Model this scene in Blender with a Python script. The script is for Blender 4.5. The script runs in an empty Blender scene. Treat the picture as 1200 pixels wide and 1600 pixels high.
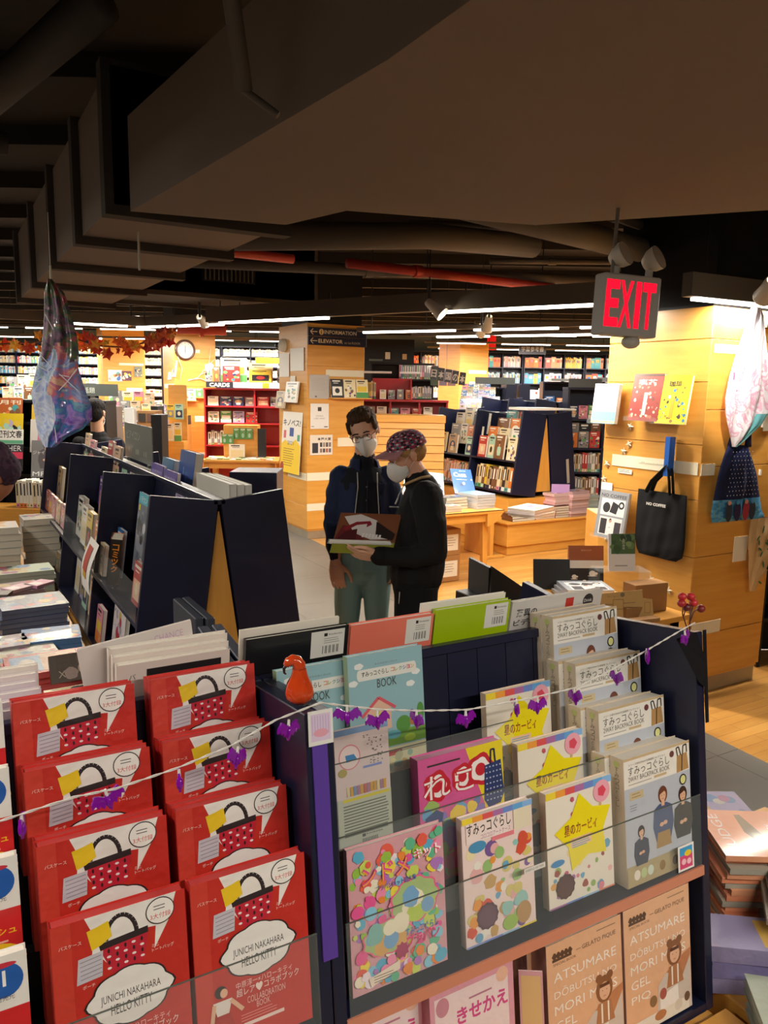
import bpy, math, random
from mathutils import Matrix, Vector
random.seed(11)
sc = bpy.context.scene
# ---------------- camera ----------------
H_CAM = 1.87
cam = bpy.data.cameras.new('camera'); camo = bpy.data.objects.new('camera', cam)
sc.collection.objects.link(camo); sc.camera = camo
cam.sensor_fit = 'VERTICAL'; cam.sensor_height = 36.0; cam.lens = 27.0
cam.clip_start = 0.05; cam.clip_end = 200
camo.matrix_world = (Matrix.Translation((0, 0, H_CAM)) @ Matrix.Rotation(math.radians(-30), 4, 'Z')
                     @ Matrix.Rotation(math.radians(81), 4, 'X') @ Matrix.Rotation(math.radians(1.0), 4, 'Z'))
# ---------------- view ----------------
sc.view_settings.view_transform = 'Standard'; sc.view_settings.look = 'None'
sc.view_settings.gamma = 1.0; sc.view_settings.use_curve_mapping = False
sc.view_settings.exposure = 0.12
# ---------------- world ----------------
world = bpy.data.worlds.new('world'); sc.world = world; world.use_nodes = True
world.node_tree.nodes['Background'].inputs[0].default_value = (1.0, .9, .78, 1)
world.node_tree.nodes['Background'].inputs[1].default_value = 0.03
LIGHT_K = 1.0

# ---------------- colour / materials ----------------
def lin(c):
    if isinstance(c, str):
        c = [int(c[i:i+2], 16) / 255 for i in (0, 2, 4)]
    return tuple(x / 12.92 if x <= .04045 else ((x + .055) / 1.055) ** 2.4 for x in c[:3])
def newmat(name):
    m = bpy.data.materials.new(name); m.use_nodes = True
    nt = m.node_tree; b = nt.nodes['Principled BSDF']; return m, nt, b
def noise_bump(nt, b, scale=60, strength=.15, dist=.002):
    n = nt.nodes.new('ShaderNodeTexNoise'); n.inputs['Scale'].default_value = scale
    tc = nt.nodes.new('ShaderNodeTexCoord'); nt.links.new(tc.outputs['Object'], n.inputs['Vector'])
    bp = nt.nodes.new('ShaderNodeBump'); bp.inputs['Strength'].default_value = strength; bp.inputs['Distance'].default_value = dist
    nt.links.new(n.outputs['Fac'], bp.inputs['Height']); nt.links.new(bp.outputs['Normal'], b.inputs['Normal'])
def attrmat(name, rough, coat=0., metal=0., bump=None, spec=.5, sheen=0.):
    m, nt, b = newmat(name)
    a = nt.nodes.new('ShaderNodeAttribute'); a.attribute_name = 'Col'
    nt.links.new(a.outputs['Color'], b.inputs['Base Color'])
    b.inputs['Roughness'].default_value = rough; b.inputs['Metallic'].default_value = metal
    b.inputs['Coat Weight'].default_value = coat; b.inputs['Coat Roughness'].default_value = .08
    b.inputs['Specular IOR Level'].default_value = spec
    b.inputs['Sheen Weight'].default_value = sheen
    if bump: noise_bump(nt, b, *bump)
    return m
M = {}
M['paper'] = attrmat('printed_paper', .55)
M['gloss'] = attrmat('glossy_print', .35, .35, bump=(18, .25, .004))
M['wrap'] = attrmat('shrink_wrapped_print', .48, .28, bump=(26, .5, .008))
M['cloth'] = attrmat('cloth', .85, bump=(220, .4, .002), spec=.25)
M['plastic'] = attrmat('plastic', .4)
M['metal'] = attrmat('painted_metal', .45, bump=(90, .05, .001))
M['skin'] = attrmat('skin', .55, bump=(150, .15, .001), spec=.35)
M['leaf'] = attrmat('leaf', .6)
def solid(name, col, rough=.5, metal=0., coat=0., noise=None, bump=None, spec=.5, em=None, es=0., alpha=None, trans=0., ior=1.45):
    m, nt, b = newmat(name)
    c = lin(col)
    b.inputs['Base Color'].default_value = (*c, 1); b.inputs['Roughness'].default_value = rough
    b.inputs['Metallic'].default_value = metal; b.inputs['Coat Weight'].default_value = coat
    b.inputs['Specular IOR Level'].default_value = spec
    b.inputs['Transmission Weight'].default_value = trans; b.inputs['IOR'].default_value = ior
    if alpha is not None: b.inputs['Alpha'].default_value = alpha
    if em: b.inputs['Emission Color'].default_value = (*lin(em), 1); b.inputs['Emission Strength'].default_value = es
    if noise:
        sc_, col2 = noise
        n = nt.nodes.new('ShaderNodeTexNoise'); n.inputs['Scale'].default_value = sc_; n.inputs['Detail'].default_value = 4
        tc = nt.nodes.new('ShaderNodeTexCoord'); nt.links.new(tc.outputs['Object'], n.inputs['Vector'])
        mx = nt.nodes.new('ShaderNodeMix'); mx.data_type = 'RGBA'
        mx.inputs[6].default_value = (*c, 1); mx.inputs[7].default_value = (*lin(col2), 1)
        nt.links.new(n.outputs['Fac'], mx.inputs[0]); nt.links.new(mx.outputs[2], b.inputs['Base Color'])
    if bump: noise_bump(nt, b, *bump)
    return m
def woodmat(name, c1, c2, scale=(1.2, 1.2, 14), rough=.42, coat=.15, planks=None):
    m, nt, b = newmat(name)
    tc = nt.nodes.new('ShaderNodeTexCoord'); mp = nt.nodes.new('ShaderNodeMapping'); mp.inputs['Scale'].default_value = scale
    geo = nt.nodes.new('ShaderNodeNewGeometry')
    nt.links.new(geo.outputs['Position'], mp.inputs['Vector'])
    n = nt.nodes.new('ShaderNodeTexNoise'); n.inputs['Scale'].default_value = 1.6; n.inputs['Detail'].default_value = 6; n.inputs['Roughness'].default_value = .6
    nt.links.new(mp.outputs[0], n.inputs['Vector'])
    r = nt.nodes.new('ShaderNodeValToRGB'); r.color_ramp.elements[0].position = .3; r.color_ramp.elements[1].position = .72
    r.color_ramp.elements[0].color = (*lin(c1), 1); r.color_ramp.elements[1].color = (*lin(c2), 1)
    nt.links.new(n.outputs['Fac'], r.inputs[0]); out = r.outputs[0]
    if planks:   # planks: brick texture, colours multiply
        br = nt.nodes.new('ShaderNodeTexBrick'); mp2 = nt.nodes.new('ShaderNodeMapping'); mp2.inputs['Rotation'].default_value = (0, 0, planks[2])
        nt.links.new(geo.outputs['Position'], mp2.inputs['Vector']); nt.links.new(mp2.outputs[0], br.inputs['Vector'])
        br.inputs['Scale'].default_value = 1; br.inputs['Brick Width'].default_value = planks[0]; br.inputs['Row Height'].default_value = planks[1]
        br.inputs['Mortar Size'].default_value = .0012; br.inputs['Color1'].default_value = (1, 1, 1, 1); br.inputs['Color2'].default_value = (.78, .74, .68, 1)
        br.inputs['Mortar'].default_value = (.35, .28, .2, 1)
        mx = nt.nodes.new('ShaderNodeMix'); mx.data_type = 'RGBA'; mx.blend_type = 'MULTIPLY'; mx.inputs[0].default_value = 1
        nt.links.new(out, mx.inputs[6]); nt.links.new(br.outputs['Color'], mx.inputs[7]); out = mx.outputs[2]
    nt.links.new(out, b.inputs['Base Color'])
    b.inputs['Roughness'].default_value = rough; b.inputs['Coat Weight'].default_value = coat; b.inputs['Coat Roughness'].default_value = .25
    return m
M['wood'] = woodmat('oak_veneer_panel', 'd09038', 'e0a44c')
M['woodv'] = woodmat('oak_veneer_upright', 'cc8c36', 'dca04a', scale=(10, 10, 1.0))
M['wfloor'] = woodmat('wood_strip_floor', 'cf9448', 'e3ac5e', scale=(1.5, 9, 1), rough=.3, coat=.35, planks=(1.1, .075, 0))
M['navy'] = solid('navy_painted_board', '161a33', .38, coat=.1, bump=(30, .12, .002))
M['black'] = solid('black_board', '0d0d12', .5, bump=(40, .1, .001))
M['slate'] = solid('grey_slate_tile', '75716a', .42, noise=(3.0, '67645e'), bump=(24, .12, .002))
M['ceil'] = solid('dark_ceiling_paint', '2c2622', .9, noise=(2, '211d1a'))
M['duct'] = solid('brown_grey_duct_paint', '86766a', .8, noise=(1.2, '7a6a5e'))
M['duct2'] = solid('dark_duct_paint', '4d443d', .85, noise=(2, '3f3833'))
M['pipe'] = solid('grey_pipe_paint', '6b6259', .7, noise=(3, '5a524a'))
M['redpipe'] = solid('red_sprinkler_pipe', 'b03020', .5)
M['red'] = solid('red_lacquered_shelf', 'b02028', .4, coat=.2)
M['steel'] = solid('brushed_grey_metal', '8f8d88', .4, .4, noise=(9, '7b7974'))
M['greywall'] = solid('grey_green_wall_paint', '8a9896', .8, noise=(2, '7f8d8b'))
M['kick'] = solid('brushed_metal_kickboard', 'b3a892', .35, .5, noise=(8, '9a9080'))
M['card'] = solid('brown_cardboard', 'a87a48', .8, noise=(5, '9a6e40'))
M['clear'] = solid('clear_acrylic', 'e8f0ec', .03, alpha=.05, spec=.6)
M['film'] = solid('clear_plastic_film', 'ffffff', .12, alpha=.22, spec=.9)
M['purple'] = solid('purple_plastic_strip', '5a3c9c', .4)
M['bat'] = solid('translucent_purple_plastic', '8a10a8', .15, alpha=.8, coat=.5)
M['string'] = solid('white_plastic_cord', 'd8d4cc', .4)
M['glassred'] = solid('red_blown_glass', 'c02410', .06, coat=1., noise=(14, 'd85a20'))
M['mask'] = solid('white_mask_fabric', 'e4e2dc', .8, bump=(120, .15, .001))
def patchmat(name, cols, scale, rough=.5, coat=0., dist=1.5):
    m, nt, b = newmat(name); tc = nt.nodes.new('ShaderNodeTexCoord'); n = nt.nodes.new('ShaderNodeTexNoise')
    n.inputs['Scale'].default_value = scale; n.inputs['Detail'].default_value = 5; n.inputs['Distortion'].default_value = dist
    nt.links.new(tc.outputs['Object'], n.inputs['Vector']); r = nt.nodes.new('ShaderNodeValToRGB'); cr = r.color_ramp
    for i, c in enumerate(cols):
        p = .28+.44*i/(len(cols)-1); e = cr.elements[i] if i < 2 else cr.elements.new(p); e.position = p; e.color = (*lin(c), 1)
    nt.links.new(n.outputs['Fac'], r.inputs[0]); nt.links.new(r.outputs[0], b.inputs['Base Color']); b.inputs['Roughness'].default_value = rough; b.inputs['Coat Weight'].default_value = coat
    noise_bump(nt, b, 60, .2, .003); return m
M['floral'] = patchmat('pink_flowered_cloth', ['d85c88', 'f4eef2', 'f6f2f4', 'e8a8c0', 'f6f2f4', 'f4eef2', 'c84878'], 9, .7)
M['plainfloral'] = patchmat('white_cloth', ['f6f2f4', 'f4eef2', 'f0e0e6', 'f6f2f4'], 8, .7)
M['galaxy_a'] = patchmat('crimson_green_print', ['7c2838', 'b04858', '4c6838', '3c3048', '8c5878', '5c7444', 'a83840'], 12, .35, .4)
M['galaxy_b'] = patchmat('sky_blue_print', ['3450b0', '7c98d8', 'd8e0f4', '8cb0c8', 'b8c8f0', '5868b8', 'e8b8a8'], 11, .35, .4)
M['galaxy_c'] = patchmat('purple_print', ['402880', '7c54b8', 'a888d0', '3c68b8', '58a0b8', '6c40a8', 'd8b8e8'], 13, .35, .4)
M['galaxy_d'] = patchmat('pale_ice_print', ['5870c0', 'a8bcec', 'e0e8fa', 'b8c8f0', 'f0f2fc', '7088cc'], 13, .35, .4)
M['galaxy_e'] = patchmat('peach_print', ['e88c70', 'f0c8a8', 'd86878', '6890d0', 'f0d8c0', 'b85c50'], 11, .35, .4)
def emis(name, col, s):
    m = bpy.data.materials.new(name); m.use_nodes = True; nt = m.node_tree
    for n in list(nt.nodes): nt.nodes.remove(n)
    e = nt.nodes.new('ShaderNodeEmission'); e.inputs[0].default_value = (*lin(col), 1); e.inputs[1].default_value = s
    o = nt.nodes.new('ShaderNodeOutputMaterial'); nt.links.new(e.outputs[0], o.inputs[0]); return m
M['tube'] = emis('lit_tube', 'fff2e0', 9)
M['bulb'] = emis('lit_bulb', 'fff0d0', 30)
M['exit'] = emis('lit_red_letters', 'ff1028', 1.7)

# ---------------- mesh builder ----------------
_tc = {}
def text_geo(s, bold=0.):
    k = (s, bold)
    if k in _tc: return _tc[k]
    cu = bpy.data.curves.new('t', 'FONT'); cu.body = s; cu.size = 1.0; cu.resolution_u = 2; cu.offset = bold
    ob = bpy.data.objects.new('t', cu); me = ob.to_mesh()
    vs = [(v.co.x, v.co.y) for v in me.vertices]; fs = [tuple(p.vertices) for p in me.polygons]
    ob.to_mesh_clear(); bpy.data.objects.remove(ob); bpy.data.curves.remove(cu)
    if vs:
        x0 = min(v[0] for v in vs); x1 = max(v[0] for v in vs); y0 = min(v[1] for v in vs); y1 = max(v[1] for v in vs)
    else: x0 = y0 = 0; x1 = y1 = 1
    _tc[k] = ([((x - x0), (y - y0)) for x, y in vs], fs, x1 - x0, y1 - y0); return _tc[k]
I4 = Matrix.Identity(4)
class MB:
    def __init__(s, M0=None): s.v = []; s.f = []; s.c = []; s.m = []; s.T = M0 or I4; s.lay = 0; s.names = []; s.sm = []
    def mi(s, name):
        if name not in s.names: s.names.append(name)
        return s.names.index(name)
    def add(s, vs, fs, col='ffffff', mat='paper', smooth=False):
        b = len(s.v); T = s.T
        s.v += [tuple(T @ Vector(v)) for v in vs]
        c = lin(col) if isinstance(col, str) else col; i = s.mi(mat)
        for f in fs: s.f.append(tuple(b + k for k in f)); s.c.append(c); s.m.append(i); s.sm.append(smooth)
        return s
    def box(s, a, b, col='ffffff', mat='paper'):
        (x0, y0, z0), (x1, y1, z1) = a, b
        vs = [(x0,y0,z0),(x1,y0,z0),(x1,y1,z0),(x0,y1,z0),(x0,y0,z1),(x1,y0,z1),(x1,y1,z1),(x0,y1,z1)]
        return s.add(vs, [(0,3,2,1),(4,5,6,7),(0,1,5,4),(1,2,6,5),(2,3,7,6),(3,0,4,7)], col, mat)
    def bbox(s, a, b, r, col='ffffff', mat='paper'):   # box with chamfered vertical+horizontal edges
        (x0, y0, z0), (x1, y1, z1) = a, b
        def ring(z, e): return [(x0+e+r,y0+e,z),(x1-e-r,y0+e,z),(x1-e,y0+e+r,z),(x1-e,y1-e-r,z),(x1-e-r,y1-e,z),(x0+e+r,y1-e,z),(x0+e,y1-e-r,z),(x0+e,y0+e+r,z)]
        R = [ring(z0, r), ring(z0+r, 0), ring(z1-r, 0), ring(z1, r)]
        vs = [p for q in R for p in q]; fs = [tuple(range(7, -1, -1)), tuple(range(24, 32))]
        for k in range(3):
            for i in range(8): j = (i+1) % 8; fs.append((k*8+i, k*8+j, k*8+8+j, k*8+8+i))
        return s.add(vs, fs, col, mat)
    def cyl(s, p, q, r, r2=None, n=12, col='ffffff', mat='paper', cap=True):
        p = Vector(p); q = Vector(q); r2 = r if r2 is None else r2
        d = (q - p).normalized(); a = d.orthogonal().normalized(); b = d.cross(a)
        vs = [p + (a*math.cos(t)+b*math.sin(t))*r for t in [2*math.pi*i/n for i in range(n)]] + [q + (a*math.cos(t)+b*math.sin(t))*r2 for t in [2*math.pi*i/n for i in range(n)]]
        fs = [(i, (i+1) % n, n+(i+1) % n, n+i) for i in range(n)]
        s.add(vs, fs, col, mat, True)
        if cap: s.add(vs, [tuple(range(n-1, -1, -1)), tuple(range(n, 2*n))], col, mat)
        return s
    def tube(s, pts, rad, n=8, col='ffffff', mat='paper', sx=1.0):
        pts = [Vector(p) for p in pts]; L = len(pts); rr = rad if isinstance(rad, (list, tuple)) else [rad]*L
        d0 = (pts[1]-pts[0]).normalized(); a = d0.orthogonal().normalized(); vs = []
        for i, p in enumerate(pts):
            d = (pts[min(i+1, L-1)] - pts[max(i-1, 0)]).normalized(); a = (a - d*a.dot(d)).normalized(); b = d.cross(a)
            vs += [p + (a*math.cos(t)*sx+b*math.sin(t))*rr[i] for t in [2*math.pi*k/n for k in range(n)]]
        fs = [(i*n+k, i*n+(k+1) % n, i*n+n+(k+1) % n, i*n+n+k) for i in range(L-1) for k in range(n)]
        fs += [tuple(range(n-1, -1, -1)), tuple(range((L-1)*n, L*n))]
        return s.add(vs, fs, col, mat, True)
    def lathe(s, o, prof, n=20, col='ffffff', mat='paper', axis=None):
        o = Vector(o); z = Vector(axis or (0, 0, 1)).normalized(); a = z.orthogonal().normalized(); b = z.cross(a)
        vs = [o + z*h + (a*math.cos(t)+b*math.sin(t))*r for r, h in prof for t in [2*math.pi*k/n for k in range(n)]]
        fs = [(i*n+k, i*n+(k+1) % n, i*n+n+(k+1) % n, i*n+n+k) for i in range(len(prof)-1) for k in range(n)]
        return s.add(vs, fs, col, mat, True)
    def ball(s, o, r, n=12, m=8, col='ffffff', mat='paper', R=None):
        r = r if isinstance(r, (list, tuple)) else (r, r, r); o = Vector(o); vs = []
        for j in range(m+1):
            ph = math.pi*j/m - math.pi/2
            for k in range(n):
                t = 2*math.pi*k/n; v = Vector((r[0]*math.cos(ph)*math.cos(t), r[1]*math.cos(ph)*math.sin(t), r[2]*math.sin(ph)))
                vs.append(o + (R @ v if R else v))
        fs = [(j*n+k, j*n+(k+1) % n, j*n+n+(k+1) % n, j*n+n+k) for j in range(m) for k in range(n)]
        return s.add(vs, fs, col, mat, True)
    # ---- flat printing on the plane y = const (facing -y); u to the right, v up, metres ----
    def plane(s, Mx): s.P = Mx; s.lay = 0; return s       # Mx maps (u, v, out) -> local
    def flat(s, pts, col, mat='paper', step=True):
        if step: s.lay += 1
        o = .000022 * s.lay + .00018
        P = getattr(s, 'P', None)
        vs = [(u, -o, v) if P is None else tuple(P @ Vector((u, v, o))) for u, v in pts]
        return s.add(vs, [tuple(range(len(vs)))], col, mat)
    def fr(s, x0, y0, x1, y1, col, mat='paper'): return s.flat([(x0, y0), (x1, y0), (x1, y1), (x0, y1)], col, mat)
    def fe(s, cx, cy, rx, ry, col, mat='paper', n=16, rot=0., wob=0., wn=8):
        pts = []
        for k in range(n):
            t = 2*math.pi*k/n; w = 1 + wob*math.cos(wn*t)
            x, y = rx*w*math.cos(t), ry*w*math.sin(t)
            pts.append((cx + x*math.cos(rot) - y*math.sin(rot), cy + x*math.sin(rot) + y*math.cos(rot)))
        return s.flat(pts, col, mat)
    def star(s, cx, cy, r, col, mat='paper', k=5, inner=.5, rot=math.pi/2):
        return s.flat([(cx + (r if i % 2 == 0 else r*inner)*math.cos(rot+math.pi*i/k), cy + (r if i % 2 == 0 else r*inner)*math.sin(rot+math.pi*i/k)) for i in range(2*k)], col, mat)
    def line(s, pts, wd, col, mat='paper'):
        s.lay += 1
        for (x0, y0), (x1, y1) in zip(pts, pts[1:]):
            L = math.hypot(x1-x0, y1-y0) or 1e-6; nx, ny = -(y1-y0)/L*wd/2, (x1-x0)/L*wd/2
            s.flat([(x0-nx, y0-ny), (x1-nx, y1-ny), (x1+nx, y1+ny), (x0+nx, y0+ny)], col, mat, step=False)
        s.lay += 1; return s
    def text(s, x, y, h, st, col='111111', wid=None, align='l', mat='paper', bold=0., vert=False, rot=0.):
        if vert:
            for i, ch in enumerate(st): s.text(x, y - i*h*1.15 - h, h, ch, col, None, 'c', mat, bold)
            return s
        vs, fs, W, Hh = text_geo(st, bold); k = h / (Hh or 1); kx = wid / (W or 1) if wid else k; tw = W*kx
        ox = 0 if align == 'l' else (-tw/2 if align == 'c' else -tw)
        s.lay += 1; o = .000022*s.lay + .00018; P = getattr(s, 'P', None); ca, sa = math.cos(rot), math.sin(rot)
        q = [(x + (ox+vx*kx)*ca - vy*k*sa, y + (ox+vx*kx)*sa + vy*k*ca) for vx, vy in vs]
        return s.add([(u, -o, v) if P is None else tuple(P @ Vector((u, v, o))) for u, v in q], fs, col, mat)
    def mesh(s, name):
        me = bpy.data.meshes.new(name); me.from_pydata(s.v, [], s.f)
        for n in s.names: me.materials.append(M[n])
        me.polygons.foreach_set('material_index', s.m); me.polygons.foreach_set('use_smooth', s.sm)
        ca = me.color_attributes.new('Col', 'FLOAT_COLOR', 'CORNER'); buf = []
        for f, c in zip(s.f, s.c): buf += [*c[:3], 1.0] * len(f)
        ca.data.foreach_set('color', buf); me.update(); return me
    def build(s, name, parent=None, Mx=None, **k): return link(name, s.mesh(name), parent, Mx, **k)
def link(name, me, parent=None, Mx=None, label=None, cat=None, group=None, kind=None):
    o = bpy.data.objects.new(name, me); sc.collection.objects.link(o)
    if parent is not None: o.parent = parent
    if Mx is not None: o.matrix_basis = Mx
    return tag(o, label, cat, group, kind)
def tag(o, label=None, cat=None, group=None, kind=None):
    for k, v in (('label', label), ('category', cat), ('group', group), ('kind', kind)):
        if v: o[k] = v
    return o
def thing(name, label, cat, loc=(0, 0, 0), rz=0., group=None, Mx=None):
    return link(name, None, None, Mx or (Matrix.Translation(loc) @ Matrix.Rotation(rz, 4, 'Z')), label, cat, group)
def copytree(o, Mx, label=None, group=None):
    c = o.copy(); sc.collection.objects.link(c); c.matrix_basis = Mx
    if label: c['label'] = label
    if group: c['group'] = group
    for ch in list(o.children):
        d = ch.copy(); sc.collection.objects.link(d); d.parent = c
        for g in list(ch.children):
            e = g.copy(); sc.collection.objects.link(e); e.parent = d
    return c
def struct(name, mb, **k): return mb.build(name, kind='structure', **k)
class Frame:
    """a leaning plane in the room: origin, X along it, T up it, N out of it"""
    def __init__(s, o, X, T, N): s.o, s.X, s.T, s.N = map(Vector, (o, X, T, N))
    def P(s, x, z, n=0): return s.o + s.X*x + s.T*z + s.N*n
    def mat(s, x, z, n=0, rot=0., yaw=0.):
        m = Matrix.Identity(4)
        for i, c in enumerate((s.X, -s.N, s.T)):
            for r in range(3): m[r][i] = c[r]
        m.translation = s.P(x, z, n)
        return m @ Matrix.Rotation(yaw, 4, 'Z') @ Matrix.Rotation(rot, 4, 'Y')
TH = math.radians(7.5); cT, sT = math.cos(TH), math.sin(TH)
# ================= room shell =================
RM = Matrix.Rotation(math.radians(-30), 4, 'Z')      # the outer walls stand 30 degrees off the pillar grid
def lightrow(mx0, name):  # placeholder
    pass
WD = 21.6
b = MB(RM); b.add([(-14, -4, -.1), (15, -4, -.1), (15, 23, -.1), (-14, 23, -.1), (-14, -4, -.004), (15, -4, -.004), (15, 23, -.004), (-14, 23, -.004)],
    [(0,3,2,1),(4,5,6,7),(0,1,5,4),(1,2,6,5),(2,3,7,6),(3,0,4,7)], mat='wfloor'); struct('floor', b)
# grey tiled aisle, slabs with fine joints
b = MB(); x = -3.0
bx = lambda y: 3.6 + (y-2.2)*.056
ys = [-3 + .9*i for i in range(24)]
for i, y in enumerate(ys):
    for k in range(8):
        xr = lambda yy: bx(yy) if k == 7 else -3 + k*.92
        xl = -3 + k*.92 if k < 7 else 3.44
        e = .0016
        if k == 7:
            b.add([(xl+e, y+e, -.003), (bx(y), y+e, -.003), (bx(y+.9), y+.9-e, -.003), (xl+e, y+.9-e, -.003), (xl+e, y+e, .0), (bx(y), y+e, .0), (bx(y+.9), y+.9-e, .0), (xl+e, y+.9-e, .0)],
                  [(4,5,6,7),(0,1,5,4),(1,2,6,5),(2,3,7,6),(3,0,4,7)], mat='slate')
        else: b.add([(xl+e, y+e, .0), (xl+.92-e, y+e, .0), (xl+.92-e, y+.9-e, .0), (xl+e, y+.9-e, .0)], [(0,1,2,3)], mat='slate')
struct('floor_aisle', b)
b = MB(RM); b.box((-14, -4, 3.5), (15, 23, 3.6), mat='ceil')
for k in range(24): b.box((-14, -3.6+k*1.1, 3.38), (15, -3.5+k*1.1, 3.5), mat='ceil')     # joists
struct('ceiling', b)
b = MB(RM); b.box((-14, WD+.45, 0), (15, WD+.6, 3.5), mat='greywall'); struct('wall_back', b)
b = MB(RM); b.box((-14.15, -4, 0), (-14, 23, 3.5), mat='greywall'); struct('wall_left', b)
b = MB(RM); b.box((15, -4, 0), (15.15, 23, 3.5), mat='greywall'); struct('wall_right', b)
b = MB(RM); b.box((-14, -4.15, 0), (15, -4, 3.5), mat='greywall'); struct('wall_front', b)

# ================= pillars clad in oak veneer panels =================
def pillar(name, x0, y0, x1, y1, zt, seams_l, seams_r, label, strips=()):
    t = thing(name, label, 'pillar', (x0, y0, 0))
    w, d = x1-x0, y1-y0; b = MB()
    zs = [.12] + sorted(seams_l) + [zt]
    b.box((.012, .012, .1), (w-.012, d-.012, zt), mat='wood')
    MB().box((.03, .03, zt), (w-.03, d-.03, 3.5), mat='black').build('upper_column', t)
    for z0, z1 in zip(zs, zs[1:]):      # left face (x=0) and the far faces
        b.bbox((0, .003, z0+.002), (.014, d-.003, z1-.002), .0015, mat='wood'); b.bbox((w-.014, .003, z0+.002), (w, d-.003, z1-.002), .0015, mat='wood')
    zs = [.12] + sorted(seams_r) + [zt]
    for z0, z1 in zip(zs, zs[1:]):
        b.bbox((.003, 0, z0+.002), (w-.003, .014, z1-.002), .0015, mat='wood'); b.bbox((.003, d-.014, z0+.002), (w-.003, d, z1-.002), .0015, mat='wood')
    b.build('panelling', t)
    MB().box((.02, .02, 0), (w-.02, d-.02, .12), mat='kick').build('kickboard', t)
    for (face, a0, z0, a1, z1) in strips:       # frosted strips let into the veneer
        m = MB(); c = 'e6dfc6'
        if face == 'l': m.box((-.004, a0-y0, z0), (.002, a1-y0, z1), c, 'plastic')
        else: m.box((a0-x0, -.004, z0), (a1-x0, .002, z1), c, 'plastic')
        m.build('white_strip', t)
    return t
pillar('pillar', 3.9, 3.0, 4.64, 3.79, 2.385, [.9, 1.25, 1.58, 1.95, 2.2], [.4, .9, 1.45, 1.79, 2.2], 'oak panelled pillar hung with bags beside the exit sign',
       [('l', 3.02, 1.4, 3.70, 1.475), ('r', 3.9, 1.40, 4.02, 1.47), ('r', 3.93, 2.12, 4.25, 2.17), ('r', 3.93, .40, 4.2, .48), ('r', 4.27, .84, 4.40, 1.0), ('r', 4.45, 1.66, 4.6, 1.8)])
pillar('pillar', 3.91, 8.7, 4.70, 9.6, 2.66, [.42, 1.0, 1.4, 1.85, 2.2], [.42, .8, 1.24, 1.8, 2.15], 'oak panelled pillar carrying the information sign',
       [('l', 8.72, .74, 9.3, .83), ('r', 3.91, .74, 4.4, .84), ('r', 3.91, .36, 4.35, .45), ('r', 4.16, 2.03, 4.69, 2.11), ('r', 4.33, 1.16, 4.69, 1.27)])
pillar('pillar', 3.82, 14.45, 4.60, 15.3, 3.0, [1.0, 1.4, 2.0], [.62, 1.34, 1.88, 2.4], 'oak panelled pillar with the round wall clock',
       [('r', 3.83, 2.5, 4.3, 2.56), ('r', 4.18, 1.22, 4.58, 1.33), ('r', 4.1, .58, 4.38, .64), ('l', 14.5, 1.84, 15.2, 1.92)])
pillar('pillar', 3.62, 20.4, 4.64, 21.2, 3.5, [1.2, 2.2], [1.2, 2.45], 'oak panelled pillar with posters beside the leaf garland', [('r', 4.0, 2.38, 4.6, 2.44)])
pillar('pillar', 10.25, 14.45, 11.05, 15.3, 3.0, [1.3, 2.0], [1.3, 2.0], 'oak panelled pillar behind the man in the cap', [('r', 10.5, 2.28, 11.0, 2.36), ('l', 14.5, .9, 15.2, .98)])

# ================= overhead soffit, ducts and pipes =================
def dim_box(name, pts, z0, z1, mat, label, cat, rim=None):
    n = len(pts); b = MB()
    vs = [(x, y, z0) for x, y in pts] + [(x, y, z1) for x, y in pts]
    b.add(vs, [tuple(range(n)), tuple(range(2*n-1, n-1, -1))] + [(i, i+n, (i+1) % n+n, (i+1) % n) for i in range(n)], mat=mat)
    if rim: rim(b)
    return b.build(name, label=label, cat=cat)
t = thing('overhead_duct', 'wide brown-grey boxed duct right above the viewer', 'duct', (.72, 1.2, 2.45))
b = MB(Matrix.Translation((-.72, -1.2, -2.45)))
pts = [(.72, -3), (6.5, -3), (6.5, -.6), (2.30, 1.6), (1.85, 2.18), (1.20, 2.36), (1.12, 2.68), (.6, 2.78), (.63, 2.45), (.66, 2.1), (.73, 1.28)]
n = len(pts); b.add([(x, y, 2.45) for x, y in pts] + [(x, y, 2.75) for x, y in pts], [tuple(range(n)), tuple(range(2*n-1, n-1, -1))] + [(i, i+n, (i+1) % n+n, (i+1) % n) for i in range(n)], mat='duct')
b.build('duct_body', t)
def duct_run(x0, x1, ylist, z0, z1, label, mat='duct'):
    t = thing('overhead_duct', label, 'duct', ((x0+x1)/2, ylist[0], z0)); b = MB(Matrix.Translation((-(x0+x1)/2, -ylist[0], -z0)))
    b.box((x0, ylist[0], z0), (x1, ylist[-1], z1), mat=mat); b.build('duct_body', t)
    for y in ylist: MB(Matrix.Translation((-(x0+x1)/2, -ylist[0], -z0))).box((x0-.03, y, z0-.035), (x1+.03, y+.07, z1+.02), mat='duct2').build('flange', t)
    return t
duct_run(.56, 1.18, [2.84, 3.5, 4.3, 5.2, 6.2], 2.48, 2.92, 'flanged brown-grey duct running away from the wide soffit')
duct_run(-3.5, .1, [1.95, 2.5], 2.55, 3.05, 'dark boxed duct crossing on the left overhead', 'duct2')
duct_run(-2.4, -.35, [.7, 1.35], 2.9, 3.3, 'pale sided duct at the upper left corner', 'duct')
t = duct_run(1.35, 2.9, [6.3, 7.2], 2.62, 3.05, 'dark duct with a grille above the clock pillar', 'duct2')
g = MB(Matrix.Translation((-(1.35+2.9)/2, -6.3, -2.62))); g.box((1.9, 6.28, 2.72), (2.35, 6.30, 2.98), mat='black')
for k in range(12): g.box((1.92+k*.036, 6.265, 2.73), (1.93+k*.036, 6.285, 2.97), mat='pipe')
g.build('grille', t)
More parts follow.
